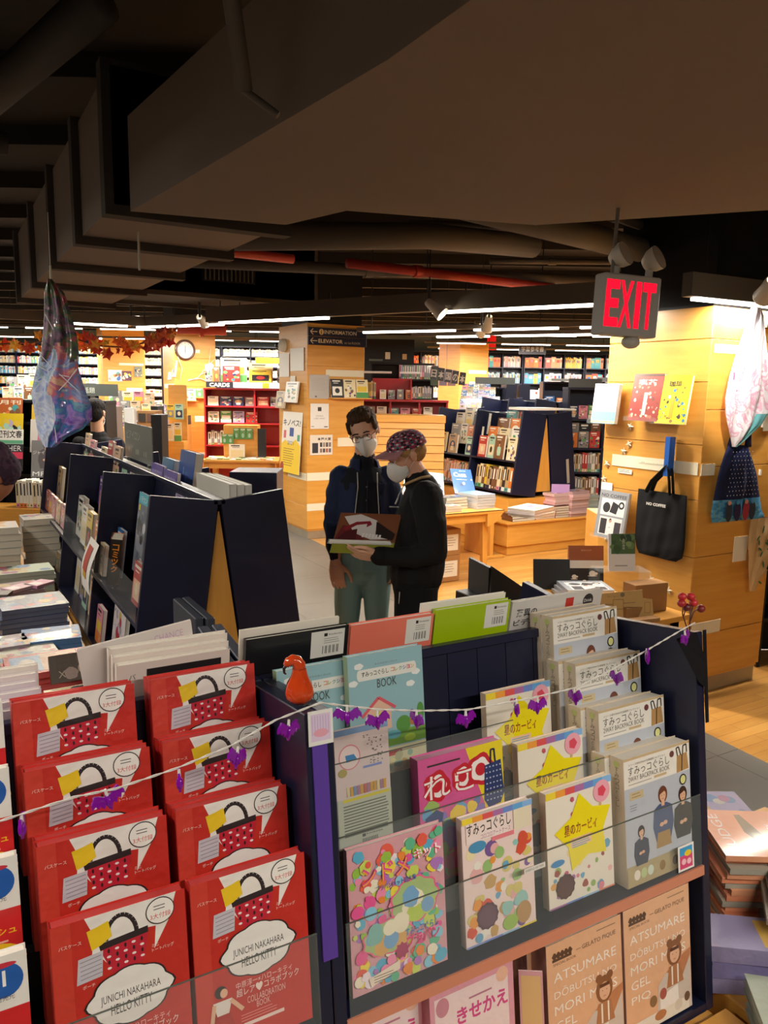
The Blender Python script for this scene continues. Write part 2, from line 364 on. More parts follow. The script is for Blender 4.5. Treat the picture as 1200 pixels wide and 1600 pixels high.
b = MB(); b.box((.25, 1.35, 2.82), (.68, 1.8, 3.3), mat='duct2'); b.box((.35, 1.45, 2.70), (.64, 1.7, 2.82), mat='duct2'); b.cyl((.52, 1.55, 2.72), (.60, 1.66, 2.49), .018, mat='pipe'); b.cyl((.60, 1.66, 2.49), (.66, 1.62, 2.44), .008, mat='pipe')
b.build('ceiling_hanger', label='dark boxed hanger bracket beside the edge of the wide duct', cat='bracket')
def pipe(pts, r, mat, label, flanges=()):
    t = thing('ceiling_pipe', label, 'pipe', pts[0]); o = Vector(pts[0])
    MB(Matrix.Translation(-o)).tube(pts, r, 14, mat=mat).build('pipe_run', t)
    for a in flanges:
        p, q = Vector(pts[0]), Vector(pts[-1]); c = p.lerp(q, a) ; d = (q-p).normalized()*.03
        MB(Matrix.Translation(-o)).cyl(c-d, c+d, r*1.3, n=14, mat=mat).build('coupling', t)
pipe([(-.6, 2.9, 2.85), (.2, 2.7, 2.72), (.45, 2.35, 2.9)], .06, 'pipe', 'grey pipe with couplings at the upper left', (.1, .5))
pipe([(-1.5, 3.4, 2.82), (.3, 3.6, 2.82)], .045, 'pipe', 'grey pipe crossing behind the left duct', (.5,))
pipe([(1.6, 2.9, 2.72), (3.9, 3.6, 2.78), (6, 4.0, 2.8)], .075, 'pipe', 'thick grey pipe behind the far edge of the soffit', (.6,))
pipe([(1.3, 3.9, 2.62), (2.4, 3.75, 2.72), (3.3, 3.9, 2.78)], .07, 'pipe', 'bent grey pipe left of the exit sign')
pipe([(1.5, 5.3, 2.7), (4.6, 4.6, 2.75)], .04, 'pipe', 'thin grey pipe above the light track', (.4,))
pipe([(2.35, 4.6, 2.68), (4.2, 4.7, 2.68)], .032, 'redpipe', 'red sprinkler pipe above the spotlight', (.3,))
pipe([(1.1, 4.9, 2.72), (2.1, 4.9, 2.72)], .03, 'redpipe', 'short red sprinkler pipe behind the flanged duct', (.5,))
pipe([(-1.6, 3.3, 2.70), (-.7, 3.4, 2.70)], .03, 'redpipe', 'red sprinkler pipe at the left edge', (.5,))
pipe([(3.2, 11.9, 2.78), (3.9, 11.7, 2.78)], .12, 'redpipe', 'wide red pipe left of the information pillar', (.5,))
for i, (x, y, z, s) in enumerate([(2.0, 3.3, 2.9, .5), (2.5, 4.1, 2.85, .5), (3.1, 3.3, 2.9, .6), (3.5, 4.6, 2.8, .35), (1.6, 4.3, 2.8, .5), (4.6, 3.9, 2.8, .4)]):
    pipe([(x, y, z), (x+.9, y+(-.3 if i % 2 else .35), z+.04)], .02+.006*(i % 3), 'pipe', 'slim dark conduit %s' % ['nearest the soffit corner', 'above the red pipe', 'over the long light track', 'crossing the red pipe', 'right of the flanged duct', 'above the exit sign'][i], (.5,))

# ================= light tracks =================
def track(name, a, bb, lamps, label, h=.09, w=.07, zt=None, power=60, col=(1, .93, .82)):
    """hung box track from a to bb with lit tubes over the given fractions"""
    a = Vector(a); bb = Vector(bb); d = (bb-a); L = d.length; d.normalize(); rz = math.atan2(d.y, d.x)
    t = thing(name, label, 'light track', Mx=Matrix.Translation(a) @ Matrix.Rotation(rz, 4, 'Z'))
    MB().box((0, -w/2, .012), (L, w/2, h), mat='pipe').build('housing', t)
    for k in range(int(L/1.2)+1): MB().cyl((.15+k*1.2, 0, h), (.15+k*1.2, 0, (zt or 3.45)-a.z), .006, n=6, mat='black').build('hanger', t)
    for f0, f1 in lamps:
        MB().box((L*f0, -w*.32, -.006), (L*f1, w*.32, .012), mat='tube').build('lit_tube', t)
        la = bpy.data.lights.new('tube_light', 'AREA'); la.shape = 'RECTANGLE'; la.size = L*(f1-f0); la.size_y = .06
        la.energy = power*L*(f1-f0)*LIGHT_K; la.color = col
        lo = bpy.data.objects.new('tube_light', la); sc.collection.objects.link(lo); lo.parent = t; lo.location = (L*(f0+f1)/2, 0, -.012)
    return t
track('light_track', (2.1, 6.78, 2.42), (3.72, 3.45, 2.42), [(.04, .36), (.62, .97)], 'long grey light track across the middle of the shop', h=.14, power=34, zt=2.61)
track('light_track', (3.62, 2.97, 2.40), (5.6, 2.9, 2.40), [(.03, .95)], 'light track in front of the pillar with hanging bags', h=.14, power=26)
track('light_track', (3.6, 6.8, 2.42), (5.3, 4.1, 2.42), [(0.02, .32), (.38, .62), (.68, .97)], 'light track behind the exit sign', h=.05, power=19)
track('light_track', (4.35, 7.0, 2.42), (6.3, 4.1, 2.42), [(.08, .24), (.28, .60), (.66, .95)], 'fourth light track, further behind the exit sign', h=.05, power=22)
track('light_track', (.3, 7.85, 2.43), (2.12, 7.72, 2.43), [(.0, .08), (.42, .72)], 'short light track above the leaf garland', h=.10, power=38)
track('light_track', (1.7, 7.9, 2.43), (2.3, 6.85, 2.43), [(.05, .45), (.5, .95)], 'light track left of the clock pillar', h=.10, power=38)
# rows further back, hung above the far aisles
far = [(-9, 10.5, 6, 'left'), (-9, 13.5, 8, 'left'), (-9, 17, 9, 'left'), (1.2, 10.8, 6, 'right'), (1.0, 13.2, 7, 'right'), (.8, 16.5, 8.5, 'right'), (1, 19.3, 9, 'right')]
for i, (r0, f, L, sd) in enumerate(far):
    a = RM @ Vector((r0, f, 2.62+.015*f)); e = RM @ Vector((r0+L, f, 2.62+.015*f))
    track('light_track', a, e, [(.03+k*.16, .15+k*.16) for k in range(6)], 'row of tubes over the %s far aisle, %s' % (sd, ['nearest', 'middle', 'furthest', 'nearest', 'second nearest', 'third nearest', 'furthest'][i]), h=.05, power=(50, 75, 100, 50, 65, 90, 100)[i])
track('light_track', RM @ Vector((-9.5, 20.2, 3.1)), RM @ Vector((-1.5, 20.2, 3.1)), [(.02+k*.14, .13+k*.14) for k in range(7)], 'added row of tubes brightening the back left wall shelves', h=.05, power=110)  # extra tube row, added because the back left shelves came out dim
# tracks out of view over the viewer's aisle; the last is an added front light
track('light_track', (-1.2, .3, 2.43), (-1.2, 2.6, 2.43), [(.03, .97)], 'light track over the left shop aisle', power=24)
track('light_track', (-1.2, 3.0, 2.62), (-1.2, 6.6, 2.62), [(.03, .30), (.36, .64), (.7, .97)], 'light track over the left platform, out of view', power=17)
track('light_track', (.3, -.55, 2.34), (2.9, -.75, 2.34), [(.03, .32), (.36, .64), (.68, .97)], 'added unseen light track under the wide duct behind the viewer', power=29, zt=2.449)  # unseen track added behind the camera to brighten the men and near racks

def spot(x, y, z, tx, ty, tz, label, power=60, ang=70, col=(1, .85, .62), r=.05):
    d = (Vector((tx, ty, tz)) - Vector((x, y, z))).normalized(); q = Vector((0, 0, -1)).rotation_difference(d).to_matrix().to_4x4()
    t = thing('track_spotlight', label, 'spotlight', Mx=Matrix.Translation((x, y, z)) @ q)
    MB().lathe((0, 0, 0), [(r*.5, .14), (r*.6, .13), (r*.75, .06), (r, 0), (r*1.04, -.01), (r*.9, -.005), (r*.2, .02)], 18, 'd8d4cc', 'metal').build('lamp_shade', t)
    MB().lathe((0, 0, .004), [(.0001, -.012), (r*.5, -.008), (r*.86, 0)], 16, mat='bulb').build('bulb', t)
    inv = q.to_3x3().inverted(); up = inv @ Vector((0, 0, 1))
    MB().cyl((0, 0, .12), Vector((0, 0, .12)) + up*.16, .012, n=8, col='333333', mat='metal').build('bracket', t)
    MB().cyl(Vector((0, 0, .12)) + up*.16, Vector((0, 0, .12)) + up*(3.46-z-.12), .005, n=6, col='222222', mat='metal').build('hanger', t)
    la = bpy.data.lights.new('spot_light', 'SPOT'); la.energy = power*LIGHT_K; la.spot_size = math.radians(ang); la.spot_blend = .6; la.color = col; la.shadow_soft_size = .04
    lo = bpy.data.objects.new('spot_light', la); sc.collection.objects.link(lo); lo.parent = t; lo.location = (0, 0, -.03)
spot(3.06, 4.55, 2.40, 3.9, 3.5, 1.3, 'bright spotlight on the long track left of the exit sign', 70, 60)
spot(2.15, 7.05, 2.45, 3.9, 9.2, 1.6, 'round spotlight glowing in front of the clock pillar', 200, 60)
spot(4.25, 5.6, 2.42, 4.8, 6.8, .9, 'small spotlight behind the exit sign at the upper shelf rows', 70, 80)
spot(4.75, 6.35, 2.45, 5.9, 8.0, 1.2, 'small spotlight over the angled display rack', 65, 85)
spot(.95, 7.7, 2.45, .2, 6.0, .8, 'spotlight above the orange leaf garland', 200, 85)
spot(3.55, 2.45, 2.36, 4.05, 3.0, 2.0, 'spotlight aimed at the white flowered bag', 60, 55, (1, .95, .88))

# ================= EXIT sign =================
ex = Matrix.Translation(RM @ Vector((.768, 2.55, 2.155))) @ RM @ Matrix.Rotation(math.radians(18), 4, 'Z') @ Matrix.Rotation(math.radians(2.0), 4, 'Y')
t = thing('exit_sign', 'grey hanging sign with red lit EXIT letters and two lamp heads', 'exit sign', Mx=ex)
MB().bbox((-.105, -.03, -.1), (.105, .03, .09), .004, 'b4b1aa', 'metal').build('sign_box', t)
b = MB(); b.T = Matrix.Translation((0, -.0305, 0)) 
for ch, x in zip('EXIT', (-.073, -.022, .022, .062)): b.text(x, -.075, .145, ch, mat='exit', wid=.05 if ch != 'I' else .02, align='c', bold=.03)
b.flat([(-.088, -.005), (-.074, .006), (-.074, -.016)], 'ff0000', 'exit'); b.build('lit_letters', t)
for sx in (-.05, .075):
    m = MB(); m.cyl((sx, 0, .09), (sx, 0, .115), .012, col='b8b4aa', mat='metal'); m.build('lamp_neck', t)
    m = MB(Matrix.Translation((sx+.015, -.0, .15)) @ Matrix.Rotation(math.radians(62), 4, 'X') @ Matrix.Rotation(math.radians(25), 4, 'Y'))
    m.lathe((0, 0, 0), [(.0001, -.035), (.02, -.035), (.036, -.01), (.040, .012), (.040, .018)], 20, 'cfcabd', 'metal')
    h = m.build('lamp_head', t)
    m2 = MB(m.T); m2.lathe((0, 0, .0185), [(.0001, .004), (.02, .003), (.038, 0)], 20, 'b9b2a4', 'plastic'); m2.build('lens', h)
MB().cyl((-.062, 0, .09), (-.062, 0, .29), .006, n=8, col='7d766c', mat='metal').build('rod', t)
MB().ball((0.03, .0, -.115), (.03, .03, .022), col='c9c4b8', mat='plastic').build('dome_sensor', t)
# ================= printed covers =================
INK = '1c1a1c'
def body(b, w, h, t, cov, spine=None, back=None, pages='e8e2d4', mat='gloss'):
    """closed book: spine on the left, front cover on y=0, page block inside the covers"""
    e = min(.003, w*.02); k = min(.0012, t*.12)
    spine = spine or cov; back = back or cov
    b.box((0, 0, 0), (w, k, h), cov, mat); b.box((0, t-k, 0), (w, t, h), back, mat)
    b.box((-k*.8, 0, 0), (0, t, h), spine, mat); b.box((0, k, e*.5), (w-e, t-k, h-e), pages, 'paper')
def lines(b, x, y, w, n, pitch, col, th=.0012, mat='paper', rag=.25, rnd=None):
    r = rnd or random
    for i in range(n): b.fr(x, y-i*pitch-th, x+w*(1-r.random()*rag), y-i*pitch, col, mat)
def rainbow(b, w, h, y0, y1, cols=('f2d83c', 'f0a040', 'e05858', 'b070a8', '6f8cd0', '64a8e0', '88b8e8')):
    n = len(cols)
    for i, c in enumerate(cols): b.fr(w*i/n, h*y0, w*(i+1)/n, h*y1, c, 'gloss')
def barcode(b, x, y, w, h, logo=True):
    b.fr(x, y, x+w, y+h, 'e4e2da', 'paper'); bx_ = x+w*.35
    for i in range(14):
        if i % 3 != 1: b.fr(bx_+i*w*.038, y+h*.12, bx_+i*w*.038+w*.02, y+h*.42, INK)
    if logo: b.fr(x+w*.38, y+h*.78, x+w*.48, y+h*.9, INK); b.text(x+w*.52, y+h*.79, h*.08, 'Kinokuniya', INK, w*.4)
    lines(b, x+w*.38, y+h*.7, w*.5, 3, h*.08, '8a8880', h*.02)
def blobs(b, w, h, reg, n, cols, rs, rnd, mat='gloss'):
    for i in range(n):
        x = w*(reg[0]+(reg[2]-reg[0])*rnd.random()); y = h*(reg[1]+(reg[3]-reg[1])*rnd.random()); r = rs[0]+(rs[1]-rs[0])*rnd.random()
        b.fe(min(max(x, r*1.2), w-r*1.2), min(max(y, r*1.2), h-r*1.2), r, r*(.8+.4*rnd.random()), rnd.choice(cols), mat, 12, rnd.random()*3, rnd.choice((0, .08, .12)), rnd.choice((3, 5, 7)))
def figure(b, x, y, s, hair, top, skin='e0b090', low=None, low_h=.35):
    """small printed photo of a person: head, hair, shoulders and body"""
    b.fe(x, y+s*.80, s*.15, s*.20, hair, 'gloss', 18); 
    b.flat([(x-s*.30, y+s*.50), (x-s*.12, y+s*.60), (x+s*.12, y+s*.60), (x+s*.30, y+s*.50), (x+s*.34, y+s*.1), (x+s*.24, y-s*.25), (x-s*.24, y-s*.25), (x-s*.34, y+s*.1)], top, 'gloss')
    b.fr(x-s*.05, y+s*.54, x+s*.05, y+s*.68, skin, 'gloss'); b.fe(x, y+s*.77, s*.10, s*.13, skin, 'gloss', 16)
    b.flat([(x-s*.13, y+s*.80), (x-s*.10, y+s*.92), (x+s*.08, y+s*.94), (x+s*.13, y+s*.80), (x+s*.05, y+s*.87)], hair, 'gloss')
    b.fe(x-s*.04, y+s*.78, s*.012, s*.01, INK, 'gloss', 6); b.fe(x+s*.045, y+s*.78, s*.012, s*.01, INK, 'gloss', 6); b.fr(x-s*.03, y+s*.695, x+s*.03, y+s*.71, 'b86058', 'gloss')
    b.fe(x-s*.06, y+s*.12, s*.07, s*.05, skin, 'gloss', 10); b.fe(x+s*.06, y+s*.14, s*.07, s*.05, skin, 'gloss', 10)
    if low: b.flat([(x-s*.2, y-s*.05), (x+s*.2, y-s*.05), (x+s*.25, y-s*.05-low_h*s), (x-s*.25, y-s*.05-low_h*s)], low, 'gloss')

def cov_red():
    w, h, t = .205, .305, .028; b = MB(); body(b, w, h, t, 'c62a1e', 'b02018', mat='wrap', pages='b83a38'); X = lambda f: w*f; Y = lambda f: h*(1-f)
    b.fr(0, 0, w*.14, h, 'ce3c2c', 'wrap')
    b.flat([(X(.24), Y(0)), (X(.93), Y(0)), (X(.86), Y(.14)), (X(.74), Y(.27)), (X(.76), Y(.15)), (X(.6), Y(.14)), (X(.42), Y(.30)), (X(.36), Y(.24)), (X(.28), Y(.2)), (X(.30), Y(.1))], 'efe9e2', 'wrap')
    pts = [(X(.5+.115*math.cos(a)), Y(.15-.115*math.sin(a))) for a in [math.pi*k/12 for k in range(13)]]; b.line(pts, .007, '2a1e20', 'wrap')
    b.flat([(X(.33), Y(.155)), (X(.70), Y(.135)), (X(.70), Y(.17)), (X(.34), Y(.19))], '2a1e20', 'wrap')
    b.flat([(X(.34), Y(.19)), (X(.70), Y(.17)), (X(.655), Y(.31)), (X(.42), Y(.325))], 'c41e34', 'wrap')
    for i in range(5):
        for j in range(4): b.fe(X(.40+.062*i), Y(.205+.03*j-.003*i), .0035 if (i+j) % 2 else .002, .0022 if (i+j) % 2 else .004, 'f0e0e0' if (i+j) % 2 else '30141c', 'wrap', 6)
    b.flat([(X(.25), Y(.07)), (X(.33), Y(.06)), (X(.41), Y(.045)), (X(.43), Y(.13)), (X(.35), Y(.16)), (X(.28), Y(.175))], 'efc81e', 'wrap')
    b.flat([(X(.18), Y(.20)), (X(.36), Y(.19)), (X(.345), Y(.32)), (X(.16), Y(.33))], 'c9c3cc', 'wrap')
    for j in range(5): b.line([(X(.19), Y(.22+.022*j)), (X(.345), Y(.21+.022*j))], .0012, '8a8494', 'wrap')
    b.fe(X(.80), Y(.075), w*.112, h*.072, '2a1e20', 'wrap', 24); b.fe(X(.80), Y(.075), w*.105, h*.066, 'f4efe8', 'wrap', 24)
    b.text(X(.80), Y(.115), .009, '3大付録', 'd03028', w*.16, 'c', 'wrap'); lines(b, X(.75), Y(.045), w*.1, 2, .005, '504848', .0014, 'wrap')
    b.text(X(.05), Y(.125), .006, 'パスケース', 'f4d8cc', w*.16, 'l', 'wrap'); b.text(X(.2), Y(.36), .006, 'ポーチ', 'f4d8cc', w*.09, 'l', 'wrap')
    b.text(X(.72), Y(.26), .005, 'ミニ', 'f4d8cc', None, 'l', 'wrap'); b.text(X(.72), Y(.285), .006, 'トートバッグ', 'f4d8cc', w*.17, 'l', 'wrap')
    def lab(k, col):
        P = []
        for i in range(48):
            a = 2*math.pi*i/48; r = 1+.07*abs(math.cos(a*4))-.04*math.cos(2*a)*0; tip = .09*max(0, math.cos(2*a))**14
            P.append((X(.545)+w*.285*k*(r+tip)*math.cos(a), Y(.465)+h*.138*k*(r+tip*2)*math.sin(a)))
        b.flat(P, col, 'wrap')
    lab(1.05, '2a1e20'); lab(1.0, 'efebe6')
    b.text(X(.545), Y(0.485), .0165, 'JUNICHI NAKAHARA', '3a3436', w*.45, 'c', 'wrap'); b.text(X(.545), Y(0.545), .0165, 'HELLO KITTY', '3a3436', w*.31, 'c', 'wrap')
    pass
    b.text(X(.33), Y(0.660), .012, '中原淳一×ハローキティ', 'f4c8c0', w*.5, 'l', 'wrap'); b.text(X(.33), Y(0.710), .015, '超レア♥コラボブック', 'f8e0d8', w*.56, 'l', 'wrap')
    b.text(X(.42), Y(0.760), .012, 'COLLABORATION', 'f0b8b0', w*.34, 'l', 'wrap'); b.text(X(.5), Y(0.800), .011, 'BOOK', 'f0b8b0', w*.12, 'l', 'wrap')
    lines(b, X(.36), Y(0.815), w*.36, 3, .005, 'e89890', .0012, 'wrap'); b.fr(X(.38), Y(0.885), X(.74), Y(0.865), 'f0d8d0', 'wrap')
    b.fe(X(.2), Y(0.640), w*.05, h*.035, '2a1c1c', 'wrap'); b.fe(X(.225), Y(0.650), w*.032, h*.026, 'e8b898', 'wrap')
    b.flat([(X(.13), Y(0.690)), (X(.29), Y(0.690)), (X(.26), Y(0.770)), (X(.16), Y(0.770))], 'ece4dc', 'wrap'); b.flat([(X(.15), Y(0.770)), (X(.27), Y(0.770)), (X(.36), Y(.96)), (X(.08), Y(.96))], 'b02018', 'wrap')
    b.line([(X(.28), Y(0.700)), (X(.38), Y(0.780))], .007, 'e8b898', 'wrap'); b.line([(X(.14), Y(0.700)), (X(.11), Y(0.820))], .007, 'e8b898', 'wrap')
    return b.mesh('red_book')
def cov_pack():
    w, h, t = .225, .305, .042; b = MB(); body(b, w, h, t, 'e9e4da', 'cdbca4', 'cdbca4', 'd8d2c6', 'wrap'); X = lambda f: w*f; Y = lambda f: h*(1-f)
    b.fr(0, Y(.02), w, Y(0), 'c8ae86', 'wrap'); b.fr(0, Y(.84), w, Y(.235), 'b9bec8', 'wrap'); b.fr(0, 0, w, Y(.84), 'b0a078', 'wrap')
    b.text(X(.07), Y(.065), .0055, 'シリーズ初の2WAY仕様最新コレクション', '3c3632', w*.55, 'l', 'wrap')
    b.text(X(.06), Y(.14), .021, 'すみっコぐらし', '4a4442', w*.62, 'l', 'wrap'); b.text(X(.06), Y(.185), .0115, '2WAY BACKPACK BOOK', '5a5450', w*.62, 'l', 'wrap')
    b.fr(X(.06), Y(.212), X(.4), Y(.205), 'a8a098', 'wrap'); b.fr(X(.44), Y(.215), X(.63), Y(.195), 'c8ae86', 'wrap')
    b.fe(X(.72), Y(.07), w*.035, w*.035, '6a3c3c', 'wrap')
    b.flat([(X(.80), Y(.1)), (X(.955), Y(.09)), (X(.98), Y(.225)), (X(.79), Y(.235))], 'b48a56', 'wrap'); b.line([(X(.81), Y(.1)), (X(.79), Y(.035)), (X(.83), Y(.03)), (X(.86), Y(.1))], .0035, INK, 'wrap'); b.line([(X(.89), Y(.1)), (X(.90), Y(.03)), (X(.95), Y(.025)), (X(.955), Y(.09))], .0035, INK, 'wrap'); b.line([(X(.88), Y(.1)), (X(.87), Y(.23))], .003, INK, 'wrap')
    b.fr(X(.07), Y(.33), X(.27), Y(.27), 'c8b48c', 'wrap'); lines(b, X(.1), Y(.285), w*.14, 2, .007, '7a6a48', .0014, 'wrap'); lines(b, X(.07), Y(.37), w*.12, 3, .006, '7c8088', .0014, 'wrap')
    figure(b, X(.56), Y(.64), .105, '6a3a2a', '4a5a80', low='a8864e'); figure(b, X(.87), Y(.68), .10, '3a2422', '3c3c3c'); figure(b, X(.22), Y(.79), .075, '2a1c1a', '3a4258')
    b.fe(X(.88), Y(.30), w*.055, h*.045, INK, 'wrap'); b.fe(X(.88), Y(.30), w*.04, h*.034, 'd8d890', 'wrap')
    b.fr(0, 0, w, Y(.855), 'b0a078', 'wrap')
    for fx, c in ((.14, 'e8e0d0'), (.24, 'b8c890'), (.34, 'c8d8c8'), (.52, '8a6a3c'), (.72, '5c4630')): b.fe(X(fx), Y(.92), w*.045, h*.04, c, 'wrap')
    b.plane(Matrix(((0, 0, -1, -.0011), (-1, 0, 0, t), (0, 1, 0, 0), (0, 0, 0, 1))))   # spine
    b.text(t*.5, h*.93, .012, 'すみっコぐらし', '7a6e5e', None, 'c', 'wrap', vert=True); b.fe(t*.5, h*.95, .009, .008, 'b8c078', 'wrap')
    return b.mesh('boxed_book')
def cov_star():
    w, h, t = .198, .262, .02; b = MB(); rn = random.Random(3); body(b, w, h, t, 'eee6d6', 'd0b89c', 'e0c8b0', 'e8e2d4', 'gloss'); X = lambda f: w*f; Y = lambda f: h*(1-f)
    blobs(b, w, h, (.05, .04, .95, .45), 34, ['e08898', 'c85878', 'f0b8b8', '68a8c8', '98b868', 'e0a860', 'b07ab0', 'f0d890', 'a05048'], (.004, .011), rn)
    rainbow(b, w, h, .94, 1.0); blobs(b, w, h, (.05, .6, .95, .92), 16, ['e8a8b0', '68a8c8', 'd8b080', 'c8586c', 'e8d090'], (.003, .007), rn)
    b.star(X(.56), Y(.42), w*.46, 'f2e010', 'gloss', 5, .62, math.pi/2+.15)
    b.text(X(.50), Y(.42), .026, '星のカービィ', '5a2c14', w*.50, 'c', 'gloss', .02); b.text(X(.502), Y(.418), .022, '星のカービィ', 'e89a28', w*.47, 'c', 'gloss')
    b.fr(X(.34), Y(.53), X(.66), Y(.45), 'f0c8a0', 'gloss'); lines(b, X(.36), Y(.47), w*.28, 4, .005, '68a8c8', .002, 'gloss')
    b.fe(X(.84), Y(.12), w*.13, w*.13, 'f0a8b8', 'gloss', 20); b.fe(X(.84), Y(.12), w*.07, w*.07, 'e04860', 'gloss', 5)
    b.fe(X(.14), Y(.62), w*.1, h*.03, '3c8cc8', 'gloss'); b.fe(X(.24), Y(.84), w*.14, w*.14, '4a2c2c', 'gloss', 40, 0, .05, 12); b.fe(X(.24), Y(.84), w*.115, w*.115, '573434', 'gloss', 40, 0, .05, 12)
    rainbow(b, w, h, 0, .015, ('b070a8', '6f8cd0', '98c0e0', 'e08870'))
    return b.mesh('star_cover_book')
def cov_sumi():
    w, h, t = .184, .27, .018; b = MB(); rn = random.Random(5); body(b, w, h, t, 'efd8d2', 'd8c0b8', mat='gloss'); X = lambda f: w*f; Y = lambda f: h*(1-f)
    blobs(b, w, h, (.06, .04, .94, .72), 58, ['6aa8cc', 'e89a40', 'd8543c', 'f0e0b0', '9ac078', '98c8c0', 'e8b0b0', '7a5a9a', 'c8a060', 'eee8dc', 'd8c878'], (.006, .017), rn)
    rainbow(b, w, h, .955, 1.0); b.fr(X(.05), Y(.2), X(.68), Y(.05), 'f2e0da', 'gloss')
    b.text(X(.06), Y(.145), .026, 'すみっコぐらし', '3a3230', w*.62, 'l', 'gloss', .012); b.text(X(.25), Y(.19), .01, 'コロコロアートケース', 'b06090', w*.42, 'l', 'gloss')
    b.fr(X(.72), Y(.21), X(.97), Y(.045), 'e8dcc0', 'gloss'); b.fr(X(.40), Y(.235), X(.72), Y(.2), 'e8808a', 'gloss')
    b.fe(X(.2), Y(.24), w*.12, h*.045, '4c94c0', 'gloss'); b.fe(X(.30), Y(.80), w*.15, w*.15, '5a3c4c', 'gloss', 40, 0, .05, 12); b.fe(X(.30), Y(.80), w*.12, w*.12, '6a4a5c', 'gloss', 40, 0, .05, 12)
    b.fe(X(.82), Y(.88), w*.11, h*.09, 'b8905c', 'gloss'); b.fe(X(.62), Y(.92), w*.11, h*.06, '9cc058', 'gloss')
    rainbow(b, w, h, 0, .015, ('8a9cd0', '6f8cd0', '98c0e0', 'e8d040'))
    return b.mesh('pastel_cover_book')
def cov_busy():
    w, h, t = .212, .28, .014; b = MB(); rn = random.Random(9); body(b, w, h, t, 'd8a0a8', mat='wrap'); X = lambda f: w*f; Y = lambda f: h*(1-f)
    blobs(b, w, h, (.03, .03, .97, .97), 190, ['e85898', 'f08cb0', '5ab0d0', 'e88838', 'f0d848', '98c048', 'b078c0', 'e8604c', 'f0e8d0', '60b890', '88c8e0', 'c8d860', 'f0e0e8'], (.005, .014), rn, 'wrap')
    for cx, cy, rx, ry in ((.66, .47, .26, .16), (.36, .66, .26, .12)):
        b.fe(X(cx), Y(cy), w*rx, h*ry, 'e86890', 'wrap', 40, 0, .06, 9); b.fe(X(cx), Y(cy), w*rx*.93, h*ry*.92, 'a8c080', 'wrap', 40, 0, .06, 9)
        blobs(b, w, h, (cx-rx*.6, 1-cy-ry*.6, cx+rx*.6, 1-cy+ry*.6), 9, ['d8a860', 'b8d050', '80b8b0', 'ece4c8', '78a8d0'], (.012, .02), rn, 'wrap')
    b.text(X(.12), Y(.27), .036, 'ンドメ', 'e04898', w*.50, 'l', 'wrap', .04); b.text(X(.125), Y(.268), .032, 'ンドメ', 'f0a040', w*.48, 'l', 'wrap')
    b.text(X(.66), Y(.2), .022, 'キット', 'f8f0f0', w*.3, 'l', 'wrap', .05); b.text(X(.66), Y(.2), .020, 'キット', 'd82838', w*.28, 'l', 'wrap', .0)
    b.text(X(.26), Y(.33), .011, 'プラバンキット超大集', '3858a8', w*.42, 'l', 'wrap', .01)
    b.text(X(.54), Y(.71), .016, 'すみっコぐらし', '2878c0', w*.36, 'l', 'wrap', .012); b.text(X(.55), Y(.79), .024, 'プラバン', 'd83878', w*.36, 'l', 'wrap', .03)
    b.star(X(.5), Y(.79), w*.08, 'a83060', 'wrap', 9, .75)
    b.flat([(X(.17), Y(.96)), (X(.15), Y(.9)), (X(.47), Y(.85)), (X(.47), Y(.91))], 'ecdcc8', 'wrap'); lines(b, X(.2), Y(.9), w*.24, 3, .005, '6a5a4a', .0014, 'wrap')
    return b.mesh('busy_cover_book')
def cov_reko():
    w, h, t = .222, .27, .03; b = MB(); rn = random.Random(12); body(b, w, h, t, 'd85c98', 'c85090', mat='wrap', pages='d8a0b8'); X = lambda f: w*f; Y = lambda f: h*(1-f)
    b.flat([(X(.55), Y(0)), (X(1), Y(0)), (X(1), Y(.62)), (X(.8), Y(.6))], 'ecd428', 'wrap')
    for cx, cy, r in ((.2, .24, .15), (.5, .22, .13), (.72, .2, .16)): b.fe(X(cx), Y(cy), w*r, w*r, 'c82030', 'wrap', 24, 0, .08, 5); b.fe(X(cx), Y(cy), w*r*.72, w*r*.72, 'f4ece8', 'wrap', 24, 0, .08, 5); b.fe(X(cx), Y(cy), w*r*.4, w*r*.4, 'c82030', 'wrap', 20)
    b.text(X(.04), Y(.34), .055, 'れこ', 'c82030', w*.6, 'l', 'wrap', .05); b.text(X(.05), Y(.335), .050, 'れこ', 'f8f2ee', w*.58, 'l', 'wrap', .0)
    lines(b, X(.1), Y(.06), w*.5, 1, .01, '3a3032', .004, 'wrap'); blobs(b, w, h, (.05, .35, .95, .6), 22, ['8878c0', '68a8d0', 'e87888', 'a0c068', 'f0d040', 'd0a8d8', '6878b0'], (.008, .02), rn, 'wrap')
    b.flat([(X(.77), Y(.18)), (X(.97), Y(.16)), (X(1), Y(.44)), (X(.95), Y(.52)), (X(.80), Y(.53)), (X(.75), Y(.46))], '28386c', 'wrap')
    for i in range(5):
        for j in range(7): b.fe(X(.79+.042*i), Y(.2+.045*j), .0025, .002, 'b8c0d8', 'wrap', 5)
    b.line([(X(.84), Y(.18)), (X(.85), Y(.06)), (X(.89), Y(.06)), (X(.9), Y(.17))], .004, '1c2448', 'wrap')
    b.flat([(X(.05), Y(.47)), (X(.18), Y(.42)), (X(.26), Y(.46)), (X(.23), Y(.56)), (X(.08), Y(.58))], '30487c', 'wrap')
    blobs(b, w, h, (.05, .02, .95, .38), 34, ['8878c0', '90b860', 'e87888', 'a0c068', 'd86898', 'c09868'], (.010, .024), rn, 'wrap')
    return b.mesh('pink_lettered_book')
